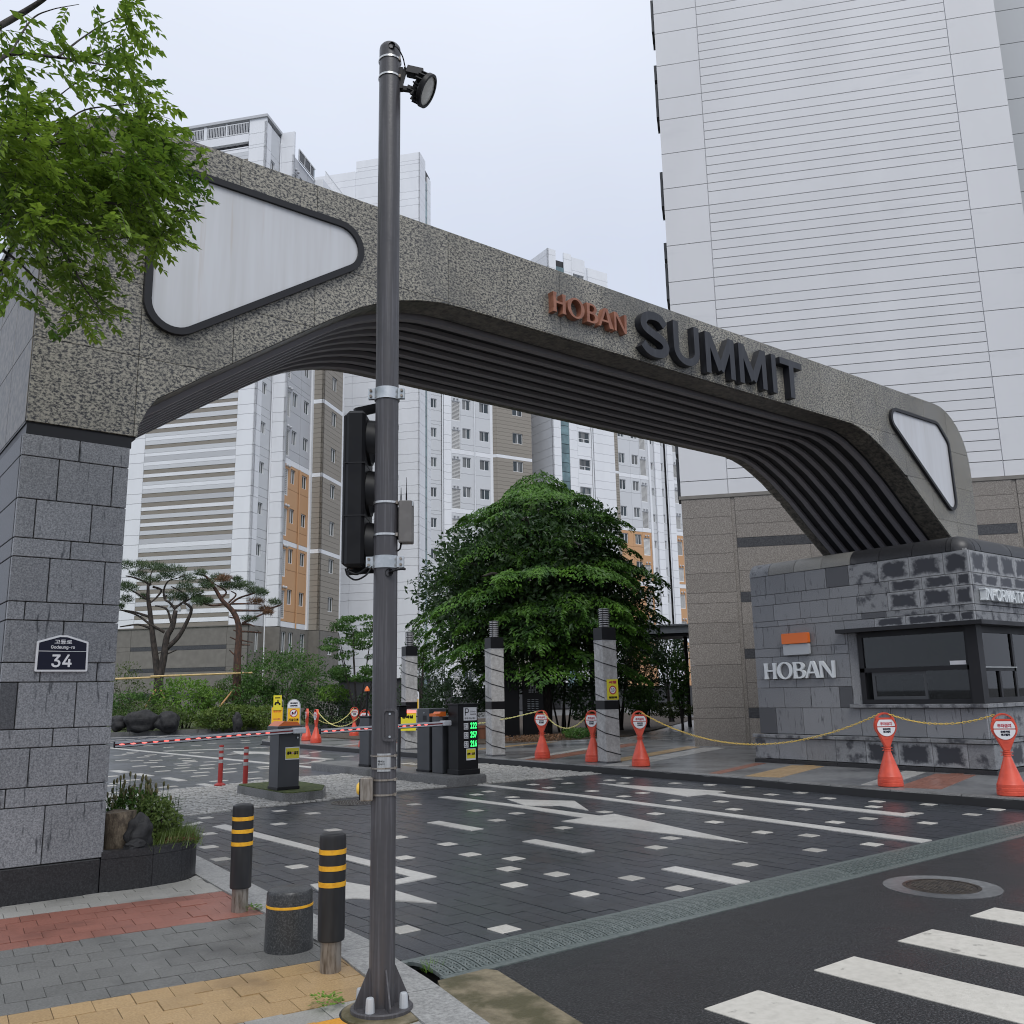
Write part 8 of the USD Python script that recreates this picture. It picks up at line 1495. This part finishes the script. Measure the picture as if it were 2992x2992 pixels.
pine('left pruned pine with two dark stems in front of the striped gable', [([(14.58, 47.83, 0.76), (14.58, 47.83, 1.49), (14.59, 47.82, 2.42), (14.63, 47.81, 2.74), (14.76, 47.77, 3.68), (14.85, 47.74, 4.71), (15.08, 47.67, 5.27), (15.18, 47.64, 6.08)], 0.27, 0.12), ([(14.56, 47.83, 2.58), (14.36, 47.89, 3.68), (14.17, 47.95, 4.79), (14.0, 48.0, 6.06), (13.94, 48.02, 6.63), (13.96, 48.01, 7.35)], 0.19, 0.07), ([(14.85, 47.74, 4.11), (15.39, 47.57, 4.71), (15.79, 47.44, 5.52), (15.98, 47.38, 6.09), (15.83, 47.43, 6.34), (15.53, 47.53, 6.49)], 0.13, 0.05), ([(14.73, 47.78, 4.95), (14.07, 47.98, 5.35), (13.4, 48.17, 5.81), (12.68, 48.37, 6.04)], 0.08, 0.03), ([(14.08, 47.98, 5.15), (13.43, 48.16, 5.34), (12.67, 48.37, 5.21)], 0.07, 0.03), ([(13.98, 48.01, 5.74), (13.25, 48.21, 5.97), (12.69, 48.36, 6.03)], 0.07, 0.03), ([(13.96, 48.01, 7.35), (13.66, 48.1, 7.55), (13.15, 48.24, 7.73), (12.79, 48.34, 7.8)], 0.06, 0.03), ([(13.96, 48.01, 7.35), (13.89, 48.03, 7.84), (13.98, 48.01, 8.33)], 0.05, 0.02), ([(14.07, 47.98, 7.28), (14.43, 47.87, 7.12), (14.21, 47.94, 6.71), (14.01, 48.0, 6.4)], 0.06, 0.04), ([(14.65, 47.81, 6.64), (14.59, 47.82, 7.13), (14.82, 47.75, 7.58), (15.25, 47.62, 7.71), (15.65, 47.49, 7.89)], 0.06, 0.02), ([(15.18, 47.64, 6.12), (14.91, 47.73, 6.48), (14.69, 47.79, 6.6), (14.64, 47.81, 6.88)], 0.07, 0.04), ([(15.18, 47.64, 6.24), (15.46, 47.55, 6.48), (15.6, 47.5, 6.74), (15.35, 47.58, 7.06), (14.83, 47.75, 7.34)], 0.06, 0.03), ([(15.53, 47.53, 6.48), (16.02, 47.36, 6.83), (16.53, 47.19, 7.0)], 0.05, 0.02), ([(14.01, 48.0, 6.51), (13.49, 48.15, 6.86), (13.04, 48.27, 7.13)], 0.06, 0.03), ([(15.01, 47.69, 5.43), (14.82, 47.75, 6.08), (14.45, 47.87, 6.27), (14.12, 47.96, 6.32)], 0.06, 0.04)], [[(14.9, 47.73, 3.84), (15.35, 47.58, 4.06)], [(14.4, 47.88, 3.85), (14.64, 47.81, 3.93)]], [(12.97, 48.29, 8.29, np.float64(0.36), np.float64(0.23)), (13.4, 48.17, 8.39, np.float64(0.49), np.float64(0.21)), (13.98, 48.01, 8.4, np.float64(0.54), np.float64(0.21)), (14.5, 47.85, 8.18, np.float64(0.45), np.float64(0.2)), (15.23, 47.62, 8.13, np.float64(0.54), np.float64(0.25)), (15.54, 47.52, 7.8, np.float64(0.45), np.float64(0.23)), (13.11, 48.25, 7.13, np.float64(0.54), np.float64(0.21)), (12.85, 48.32, 7.32, np.float64(0.31), np.float64(0.16)), (12.93, 48.3, 6.6, np.float64(0.36), np.float64(0.18)), (13.63, 48.11, 6.76, np.float64(0.27), np.float64(0.14)), (15.0, 47.7, 6.89, np.float64(0.58), np.float64(0.25)), (15.44, 47.56, 6.78, np.float64(0.36), np.float64(0.2)), (15.71, 47.47, 7.27, np.float64(0.45), np.float64(0.2)), (16.16, 47.32, 7.0, np.float64(0.45), np.float64(0.18)), (12.74, 48.35, 6.22, np.float64(0.18), np.float64(0.11)), (16.55, 47.18, 6.55, np.float64(0.54), np.float64(0.18)), (16.32, 47.26, 6.71, np.float64(0.36), np.float64(0.12)), (13.95, 48.02, 7.64, np.float64(0.54), np.float64(0.16)), (13.28, 48.2, 7.94, np.float64(0.49), np.float64(0.16)), (14.73, 47.78, 7.82, np.float64(0.45), np.float64(0.18))], 1, 'bark_pine_dark')
pine('leaning pruned pine with one reddish trunk in front of the tower corner', [([(17.85, 45.63, 0.95), (17.82, 45.64, 2.2), (17.8, 45.65, 3.62), (17.83, 45.64, 4.73), (17.74, 45.68, 5.46), (17.46, 45.78, 6.02), (17.01, 45.95, 6.5), (16.62, 46.09, 7.14), (16.24, 46.23, 7.7), (15.94, 46.33, 7.86)], 0.24, 0.04), ([(16.93, 45.98, 6.62), (17.14, 45.91, 6.99), (16.61, 46.1, 7.39)], 0.06, 0.03), ([(17.16, 45.9, 6.34), (16.59, 46.11, 6.24), (16.01, 46.31, 6.39)], 0.06, 0.03), ([(17.5, 45.77, 6.01), (18.12, 45.53, 6.01), (18.77, 45.26, 6.03), (19.56, 44.93, 6.28), (19.7, 44.86, 6.45)], 0.07, 0.03), ([(17.34, 45.83, 6.3), (17.73, 45.68, 6.67), (18.37, 45.42, 6.93), (18.66, 45.31, 7.09)], 0.06, 0.03), ([(17.92, 45.6, 5.32), (18.28, 45.46, 5.3), (18.61, 45.33, 5.18)], 0.06, 0.03), ([(17.96, 45.59, 5.34), (18.49, 45.38, 5.62), (18.85, 45.23, 5.79), (19.2, 45.08, 6.03)], 0.07, 0.03), ([(17.83, 45.64, 4.94), (18.37, 45.43, 4.92), (18.77, 45.26, 4.89)], 0.05, 0.04), ([(17.3, 45.84, 6.42), (17.58, 45.74, 6.83), (17.43, 45.8, 7.0)], 0.05, 0.03), ([(17.45, 45.79, 6.35), (18.18, 45.5, 6.35), (18.9, 45.21, 6.32)], 0.05, 0.03)], [[(17.92, 45.61, 4.49), (18.47, 45.38, 4.37)], [(17.96, 45.59, 4.25), (18.36, 45.43, 4.24)], [(17.71, 45.69, 3.68), (17.41, 45.8, 4.0)], [(17.7, 45.69, 4.51), (17.41, 45.8, 4.65)], [(17.92, 45.6, 3.64), (18.05, 45.55, 3.71)], [(17.72, 45.68, 4.94), (17.56, 45.75, 5.01)], [(17.55, 45.75, 5.62), (17.3, 45.84, 5.68)]], [(16.01, 46.31, 7.9, np.float64(0.35), np.float64(0.16)), (16.18, 46.25, 7.44, np.float64(0.44), np.float64(0.21)), (16.67, 46.08, 7.76, np.float64(0.44), np.float64(0.17)), (17.11, 45.92, 7.64, np.float64(0.44), np.float64(0.17)), (17.56, 45.75, 7.31, np.float64(0.52), np.float64(0.19)), (18.07, 45.55, 7.32, np.float64(0.52), np.float64(0.19)), (18.41, 45.41, 7.08, np.float64(0.48), np.float64(0.17)), (18.89, 45.21, 6.93, np.float64(0.35), np.float64(0.17)), (17.69, 45.69, 7.61, np.float64(0.26), np.float64(0.12)), (19.41, 44.99, 6.46, np.float64(0.35), np.float64(0.16)), (18.95, 45.19, 6.13, np.float64(0.44), np.float64(0.16)), (18.28, 45.46, 5.56, np.float64(0.44), np.float64(0.14)), (18.61, 45.33, 6.5, np.float64(0.44), np.float64(0.14)), (19.21, 45.08, 5.89, np.float64(0.26), np.float64(0.12)), (16.4, 46.17, 7.22, np.float64(0.35), np.float64(0.14)), (17.2, 45.88, 7.28, np.float64(0.44), np.float64(0.17)), (16.08, 46.29, 6.41, np.float64(0.48), np.float64(0.19)), (16.43, 46.16, 6.45, np.float64(0.31), np.float64(0.14))], 2, 'bark_pine', (3, 10, 12, 13))
pt_ = thing('pine_prop', 'yellow bamboo rail tied across the two pine trunks', 'support rail', (0, 0, 0))
for q in [[(12.43, 47.6, 2.6), (14.4, 47.05, 2.67)], [(13.81, 46.6, 2.69), (18.36, 45.0, 2.82)]]: part(pt_, 'pole', MB().tube(q, [0.05, 0.045], 8), 'bamboo')
for lb_, q in zip(('slanting wooden stake propping the left pine, leaning to the left', 'short slanting wooden stake on the right of the left pine', 'slanting wooden stake propping the reddish pine'), [[(13.14, 47.21, 0.0), (14.35, 47.38, 2.07)], [(14.62, 46.77, 1.57), (14.54, 47.32, 2.1)], [(16.74, 44.98, 1.17), (17.61, 45.51, 2.0)]]):
    single('tree_stake', MB().tube(q, [0.045, 0.045], 8), 'stake', lb_, 'stake')

# ---- garden bed at the far side of the court
gp = Polygon([(-12, 43.6), (12, 43.2), (20, 43.0), (24, 44.6), (30, 50), (40, 58), (26, 64), (-12, 95)])
struct('garden_bed', MB().poly(gp, XY, -0.05, 0.13), 'moss')
kb = struct('garden_kerb', MB().poly(gp.buffer(0.16).difference(gp), XY, -0.05, 0.10), 'kerb')
gk = np.array(smoothpath([(2, 43.35), (12, 43.12), (20, 42.92), (24, 44.5), (30, 49.9)], 8)); ss_ = np.r_[0, np.cumsum(np.linalg.norm(np.diff(gk, axis=0), axis=1))]
for k in range(int(ss_[-1])):
    a, b = [np.array([np.interp(k + o_, ss_, gk[:, j]) for j in (0, 1)]) for o_ in (0.01, 0.99)]; d = (b - a) / np.linalg.norm(b - a); n_ = np.array([-d[1], d[0]])
    part(kb, 'kerb_stone', MB().poly(Polygon([a - n_ * .10, b - n_ * .10, b + n_ * .10, a + n_ * .10]), XY, -0.05, 0.19), 'kerb')
for spec in [('shrub', 'bright fresh green shrub beside the left pine, behind the black parking sign', 'shrub', (15.63, 46.44, 1.52), (1.78, 1.42, 1.16), 2600, 0.2, 0.085, 'leaf_bright', 6, 0.35, 1, None, 0.1), ('hedge', 'low dark mossy hedge along the left end of the garden kerb', 'hedge', (13.32, 44.55, 0.73), (2.04, 1.2, 0.64), 3400, 0.1, 0.05, 'leaf_moss', 0, 0.5, 2, None, 0.1), ('hedge', 'clipped yellow-green hedge right of the black parking sign', 'hedge', (16.4, 42.98, 0.65), (1.49, 1.1, 0.63), 3600, 0.14, 0.075, 'leaf_hedge', 0, 0.25, 3, None, 0.1), ('hedge', 'clipped yellow-green hedge behind the two yellow standing boards', 'hedge', (18.3, 42.64, 0.59), (1.24, 1.1, 0.6), 2800, 0.14, 0.075, 'leaf_hedge', 0, 0.25, 4, None, 0.1), ('shrub', 'large mid-green shrub left of the small tree, above the yellow boards', 'shrub', (20.38, 45.66, 2.49), (2.39, 1.91, 1.62), 5200, 0.18, 0.075, 'leaf_mid', 8, 0.5, 5, None, 0.1), ('shrub', 'round green shrub just left of the large mid-green one', 'shrub', (18.52, 45.37, 1.55), (1.31, 1.05, 1.03), 1900, 0.17, 0.07, 'leaf_mid', 5, 0.35, 6, None, 0.1), ('shrub', 'dark green shrub behind the far sign cones', 'shrub', (21.81, 43.32, 0.96), (1.58, 1.26, 1.07), 2600, 0.15, 0.065, 'leaf_dark', 4, 0.35, 7, None, 0.1), ('shrub', 'pale green low branches right of the large shrub', 'shrub', (21.58, 42.32, 1.72), (0.91, 0.73, 0.47), 800, 0.17, 0.07, 'leaf_bright', 3, 0.35, 8, None, 0.1), ('shrub', 'dark shrub behind the tall pole', 'shrub', (24.22, 43.17, 0.81), (1.32, 1.06, 0.91), 1700, 0.15, 0.065, 'leaf_dark', 4, 0.35, 9, None, 0.1), ('shrub', 'loose dark twiggy shrub beside the pier edge at the far left of the garden', 'shrub', (13.1, 48.25, 2.0), (1.05, 0.84, 1.34), 900, 0.14, 0.06, 'leaf_moss', 6, 0.35, 10, None, 0.1), ('shrub', 'green shrub at the left end of the garden behind the mossy hedge', 'shrub', (13.18, 47.2, 1.3), (1.4, 1.12, 0.75), 1700, 0.15, 0.065, 'leaf_mid', 4, 0.35, 11, None, 0.1), ('shrub', 'mossy green shrub between the two pines', 'shrub', (17.74, 47.82, 1.49), (1.17, 0.94, 0.88), 1300, 0.15, 0.065, 'leaf_moss', 4, 0.35, 12, None, 0.1), ('shrub', 'small dark evergreen at the foot of the reddish pine', 'shrub', (19.05, 48.38, 2.1), (1.19, 0.95, 0.79), 1200, 0.15, 0.065, 'leaf_mid', 4, 0.35, 13, None, 0.1)]:
    shrub(*spec)
for lb_, (x, y, z), (a, b, c) in [('dark rock set in the mossy hedge at the left end of the garden', (11.6, 43.48, 0.57), (0.35, 0.3, 0.35)), ('broad dark rock in the middle of the mossy hedge', (12.46, 43.03, 0.59), (0.75, 0.4, 0.52)), ('dark rock in the mossy hedge left of the black parking sign', (13.53, 42.71, 0.6), (0.55, 0.35, 0.5)), ('pointed dark rock between the two clipped hedges', (16.29, 41.52, 0.45), (0.22, 0.2, 0.45))]:
    m_ = trimesh.creation.icosphere(subdivisions=3); v = m_.vertices * (0.75 + 0.5 * vnoise(m_.vertices * 1.7 + x)[:, None]) * [a, b, c] + [x, y, z]; single('garden_rock', (v, m_.faces), 'rock', lb_, 'rock')

# ---- small multi-stemmed tree just left of the tall pole
mt = thing('maple_tree', 'small multi-stemmed fresh green tree just left of the tall pole', 'tree', (0, 0, 0))
mx, my = (22.4, 41.32)
C, D, Nn = [], [], []
for k in range(7):
    a = 2 * math.pi * k / 7 + .4; e = rng.uniform(0.8, 1.7); h = rng.uniform(3.0, 5.2)
    q = smoothpath([(mx, my, 0.1), (mx + .2 * e * math.cos(a), my + .2 * e * math.sin(a), 1.0), (mx + .6 * e * math.cos(a), my + .6 * e * math.sin(a), h * .6), (mx + e * math.cos(a), my + e * math.sin(a), h)], 4); part(mt, 'stem', MB().tube(q, np.linspace(0.06, 0.015, len(q)), 6, cap=False), 'bark_dark', smooth=True)
f = MB()
for k in range(46):
    a = rng.uniform(0, 6.28); z = rng.uniform(2.3, 5.5); rr = 1.75 * math.sqrt(max(0.05, 1 - ((z - 3.4) / 2.3) ** 2)) * rng.uniform(.45, 1)
    f.add(*blob_leaves((mx + rr * math.cos(a), my + rr * math.sin(a), z), (0.5, 0.5, 0.16), 130, 0.16, 0.07, seed=k))
part(mt, 'foliage', f, 'leaf_mid', kind='stuff')

# ---- planting on the right behind the columns
rg = Polygon([(14.8, 21.8), (18.5, 20.95), (21.0, 20.9), (26, 24.2), (36, 31), (44, 42), (26, 44), (17.5, 32.4), (15, 31.8)])
struct('garden_bed', MB().poly(rg, XY, 0.0, 0.165), 'soil')
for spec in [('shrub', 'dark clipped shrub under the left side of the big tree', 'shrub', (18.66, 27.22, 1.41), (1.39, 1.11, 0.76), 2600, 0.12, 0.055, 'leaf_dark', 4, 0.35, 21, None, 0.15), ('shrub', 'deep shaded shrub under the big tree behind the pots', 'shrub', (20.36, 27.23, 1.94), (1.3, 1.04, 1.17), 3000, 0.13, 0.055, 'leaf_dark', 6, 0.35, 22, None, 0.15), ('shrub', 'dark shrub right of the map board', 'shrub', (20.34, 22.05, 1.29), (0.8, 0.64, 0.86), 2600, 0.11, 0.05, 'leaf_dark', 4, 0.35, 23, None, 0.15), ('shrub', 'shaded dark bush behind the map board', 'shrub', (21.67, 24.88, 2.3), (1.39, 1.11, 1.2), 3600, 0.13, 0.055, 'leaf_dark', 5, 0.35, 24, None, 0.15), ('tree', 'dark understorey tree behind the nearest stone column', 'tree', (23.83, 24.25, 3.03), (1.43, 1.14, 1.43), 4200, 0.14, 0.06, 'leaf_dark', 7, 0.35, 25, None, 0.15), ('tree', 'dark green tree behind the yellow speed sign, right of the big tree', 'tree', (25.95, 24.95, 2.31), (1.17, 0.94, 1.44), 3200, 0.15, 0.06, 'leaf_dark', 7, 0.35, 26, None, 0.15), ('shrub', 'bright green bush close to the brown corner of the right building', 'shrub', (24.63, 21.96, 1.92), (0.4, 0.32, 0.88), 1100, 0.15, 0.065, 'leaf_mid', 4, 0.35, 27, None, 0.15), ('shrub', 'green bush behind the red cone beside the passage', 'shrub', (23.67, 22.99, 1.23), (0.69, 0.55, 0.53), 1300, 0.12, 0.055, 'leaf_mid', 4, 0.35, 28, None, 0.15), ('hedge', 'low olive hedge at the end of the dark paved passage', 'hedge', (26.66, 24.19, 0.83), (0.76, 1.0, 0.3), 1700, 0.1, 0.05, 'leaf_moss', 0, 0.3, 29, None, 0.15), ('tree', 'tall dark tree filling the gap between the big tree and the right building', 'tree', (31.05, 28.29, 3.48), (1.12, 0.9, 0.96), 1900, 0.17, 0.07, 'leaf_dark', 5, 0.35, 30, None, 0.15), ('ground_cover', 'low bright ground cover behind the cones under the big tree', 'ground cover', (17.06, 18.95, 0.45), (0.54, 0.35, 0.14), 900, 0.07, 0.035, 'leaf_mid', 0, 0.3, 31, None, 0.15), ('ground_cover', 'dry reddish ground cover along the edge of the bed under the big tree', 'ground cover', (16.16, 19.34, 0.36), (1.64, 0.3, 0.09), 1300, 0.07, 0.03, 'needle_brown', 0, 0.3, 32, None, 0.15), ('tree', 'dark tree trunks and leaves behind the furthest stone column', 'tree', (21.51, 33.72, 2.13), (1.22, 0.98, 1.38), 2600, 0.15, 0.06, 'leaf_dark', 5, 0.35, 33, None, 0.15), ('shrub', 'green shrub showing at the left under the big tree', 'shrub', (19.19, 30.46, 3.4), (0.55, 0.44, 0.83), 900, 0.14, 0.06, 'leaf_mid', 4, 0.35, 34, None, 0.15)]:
    shrub(*spec)

# ---- planter planting and stump
tr = thing('tree_stump', 'weathered pale brown tree stump standing in the planter against the pier', 'stump', (2.40, 8.72, 0.27))
m_ = trimesh.creation.cylinder(radius=0.13, height=0.33, sections=28).subdivide().subdivide(); v = np.array(m_.vertices); v[:, :2] *= (1 + 0.30 * (vnoise(v * [9, 9, 5]) - .5) + 0.15 * (0.16 - v[:, 2:3] * 1.0)[:, 0] * 1.5)[:, None]; v[:, 2] += 0.15 + 0.05 * (vnoise(v * 7, 3) - .5)
part(tr, 'wood', (v, m_.faces), 'stump', smooth=True)
rk = trimesh.creation.icosphere(subdivisions=3); single('planter_stone', (rk.vertices * (0.7 + .6 * vnoise(rk.vertices * 2)[:, None]) * [0.12, 0.07, 0.16] + [2.50, 8.50, 0.40], rk.faces), 'rock', 'dark upright rock beside the stump in the planter', 'rock')
rk2 = trimesh.creation.icosphere(subdivisions=2); single('planter_stone', (rk2.vertices * (0.7 + .6 * vnoise(rk2.vertices * 2 + 4)[:, None]) * [0.10, 0.06, 0.05] + [2.46, 8.42, 0.33], rk2.faces), 'rock', 'flat dark stone lying at the front of the planter', 'rock')
shrub('planter_plant', 'bushy green herb filling the middle of the planter', 'plant', (2.72, 8.80, 0.46), (0.24, 0.26, 0.20), 1500, 0.042, 0.024, 'leaf_herb', stems=6, seed=2, z0=0.28)
shrub('planter_plant', 'dark leafy mound behind the stump in the planter', 'plant', (2.62, 9.02, 0.50), (0.28, 0.22, 0.25), 1300, 0.045, 0.022, 'leaf_mid', stems=5, seed=4, z0=0.28)
sed = thing('planter_plant', 'tall upright plants with pale bud heads at the back of the planter', 'plant', (0, 0, 0))
hd_, lv, sm = MB(), MB(), MB()
for k in range(74):
    bx_, by_ = 2.60 + rng.gauss(0, .14), 9.02 + rng.gauss(0, .10); h = rng.uniform(0.38, 0.60) * (1 - 0.5 * abs(bx_ - 2.55)); tx, ty = bx_ + rng.uniform(-.04, .06), by_ + rng.uniform(-.04, .04)
    sm.tube([(bx_, by_, .28), ((bx_ + tx) / 2, (by_ + ty) / 2, .28 + h * .55), (tx, ty, .28 + h)], [.004, .0035, .003], 4, cap=False); hd_.ball((tx, ty, .285 + h), 0.011, 1, (1, 1, 2.4))
    for i in range(10):
        t = rng.uniform(.2, .95); a = rng.uniform(0, 6.28); p = np.array([bx_ + (tx - bx_) * t, by_ + (ty - by_) * t, .28 + h * t]); lv.add(*leaf_quads([p + np.array([math.cos(a), math.sin(a), .3]) * .018], [[math.cos(a), math.sin(a), .45]], [[0, 0, 1]], .04, .012))
part(sed, 'stems', sm, 'leaf_herb', kind='stuff'); part(sed, 'bud_heads', hd_, 'leaf_head', kind='stuff'); part(sed, 'leaves', lv, 'leaf_herb', kind='stuff')
gr = thing('planter_plant', 'feathery low grass-like plants along the rounded end of the planter', 'plant', (0, 0, 0)); gm = MB(); V = []
for k in range(1500):
    a = rng.uniform(-1.0, 1.0); x_, y_ = 2.84 + 0.14 * rng.gauss(0, 1) * .9, 8.66 + .13 * rng.gauss(0, 1); x_ = min(x_, 3.0)
    h = rng.uniform(.05, .17); b = rng.uniform(0, 6.28); tip = np.array([x_ + .07 * math.cos(b) + .03, y_ + .07 * math.sin(b), .30 + h]); w = np.array([-math.sin(b), math.cos(b), 0]) * .0035; p = np.array([x_, y_, .29]); V += [p - w, p + w, tip]
gm.add(V, np.arange(len(V)).reshape(-1, 3)); part(gr, 'blades', gm, 'leaf_herb', kind='stuff')
dm = MB(); dm.add(*blob_leaves((2.88, 8.58, .325), (.17, .16, .035), 900, .03, .012, seed=9)); single('planter_ground_cover', dm, 'needle_brown', 'dry brown ground cover spilling over the rounded rim of the planter', 'ground cover', kind='stuff')
xt = thing('planter_plant', 'single loose leafy stem rising at the right of the planter', 'plant', (0, 0, 0)); lv, sm = MB(), MB()
for k in range(6):
    bx_, by_ = 2.93 + rng.gauss(0, .03), 8.95 + rng.gauss(0, .05); h = rng.uniform(.25, .42); sm.tube([(bx_, by_, .28), (bx_ + .02, by_, .28 + h)], [.003, .002], 4, cap=False)
    for i in range(16): t = .3 + .7 * i / 16; a = 2.4 * i; p = np.array([bx_ + .02 * t, by_, .28 + h * t]); d = np.array([math.cos(a), math.sin(a), .1]); lv.add(*leaf_quads([p + d * .035], [d], [[0, 0, 1]], .07, .016))
part(xt, 'stems', sm, 'leaf_herb', kind='stuff'); part(xt, 'leaves', lv, 'leaf_mid', kind='stuff')
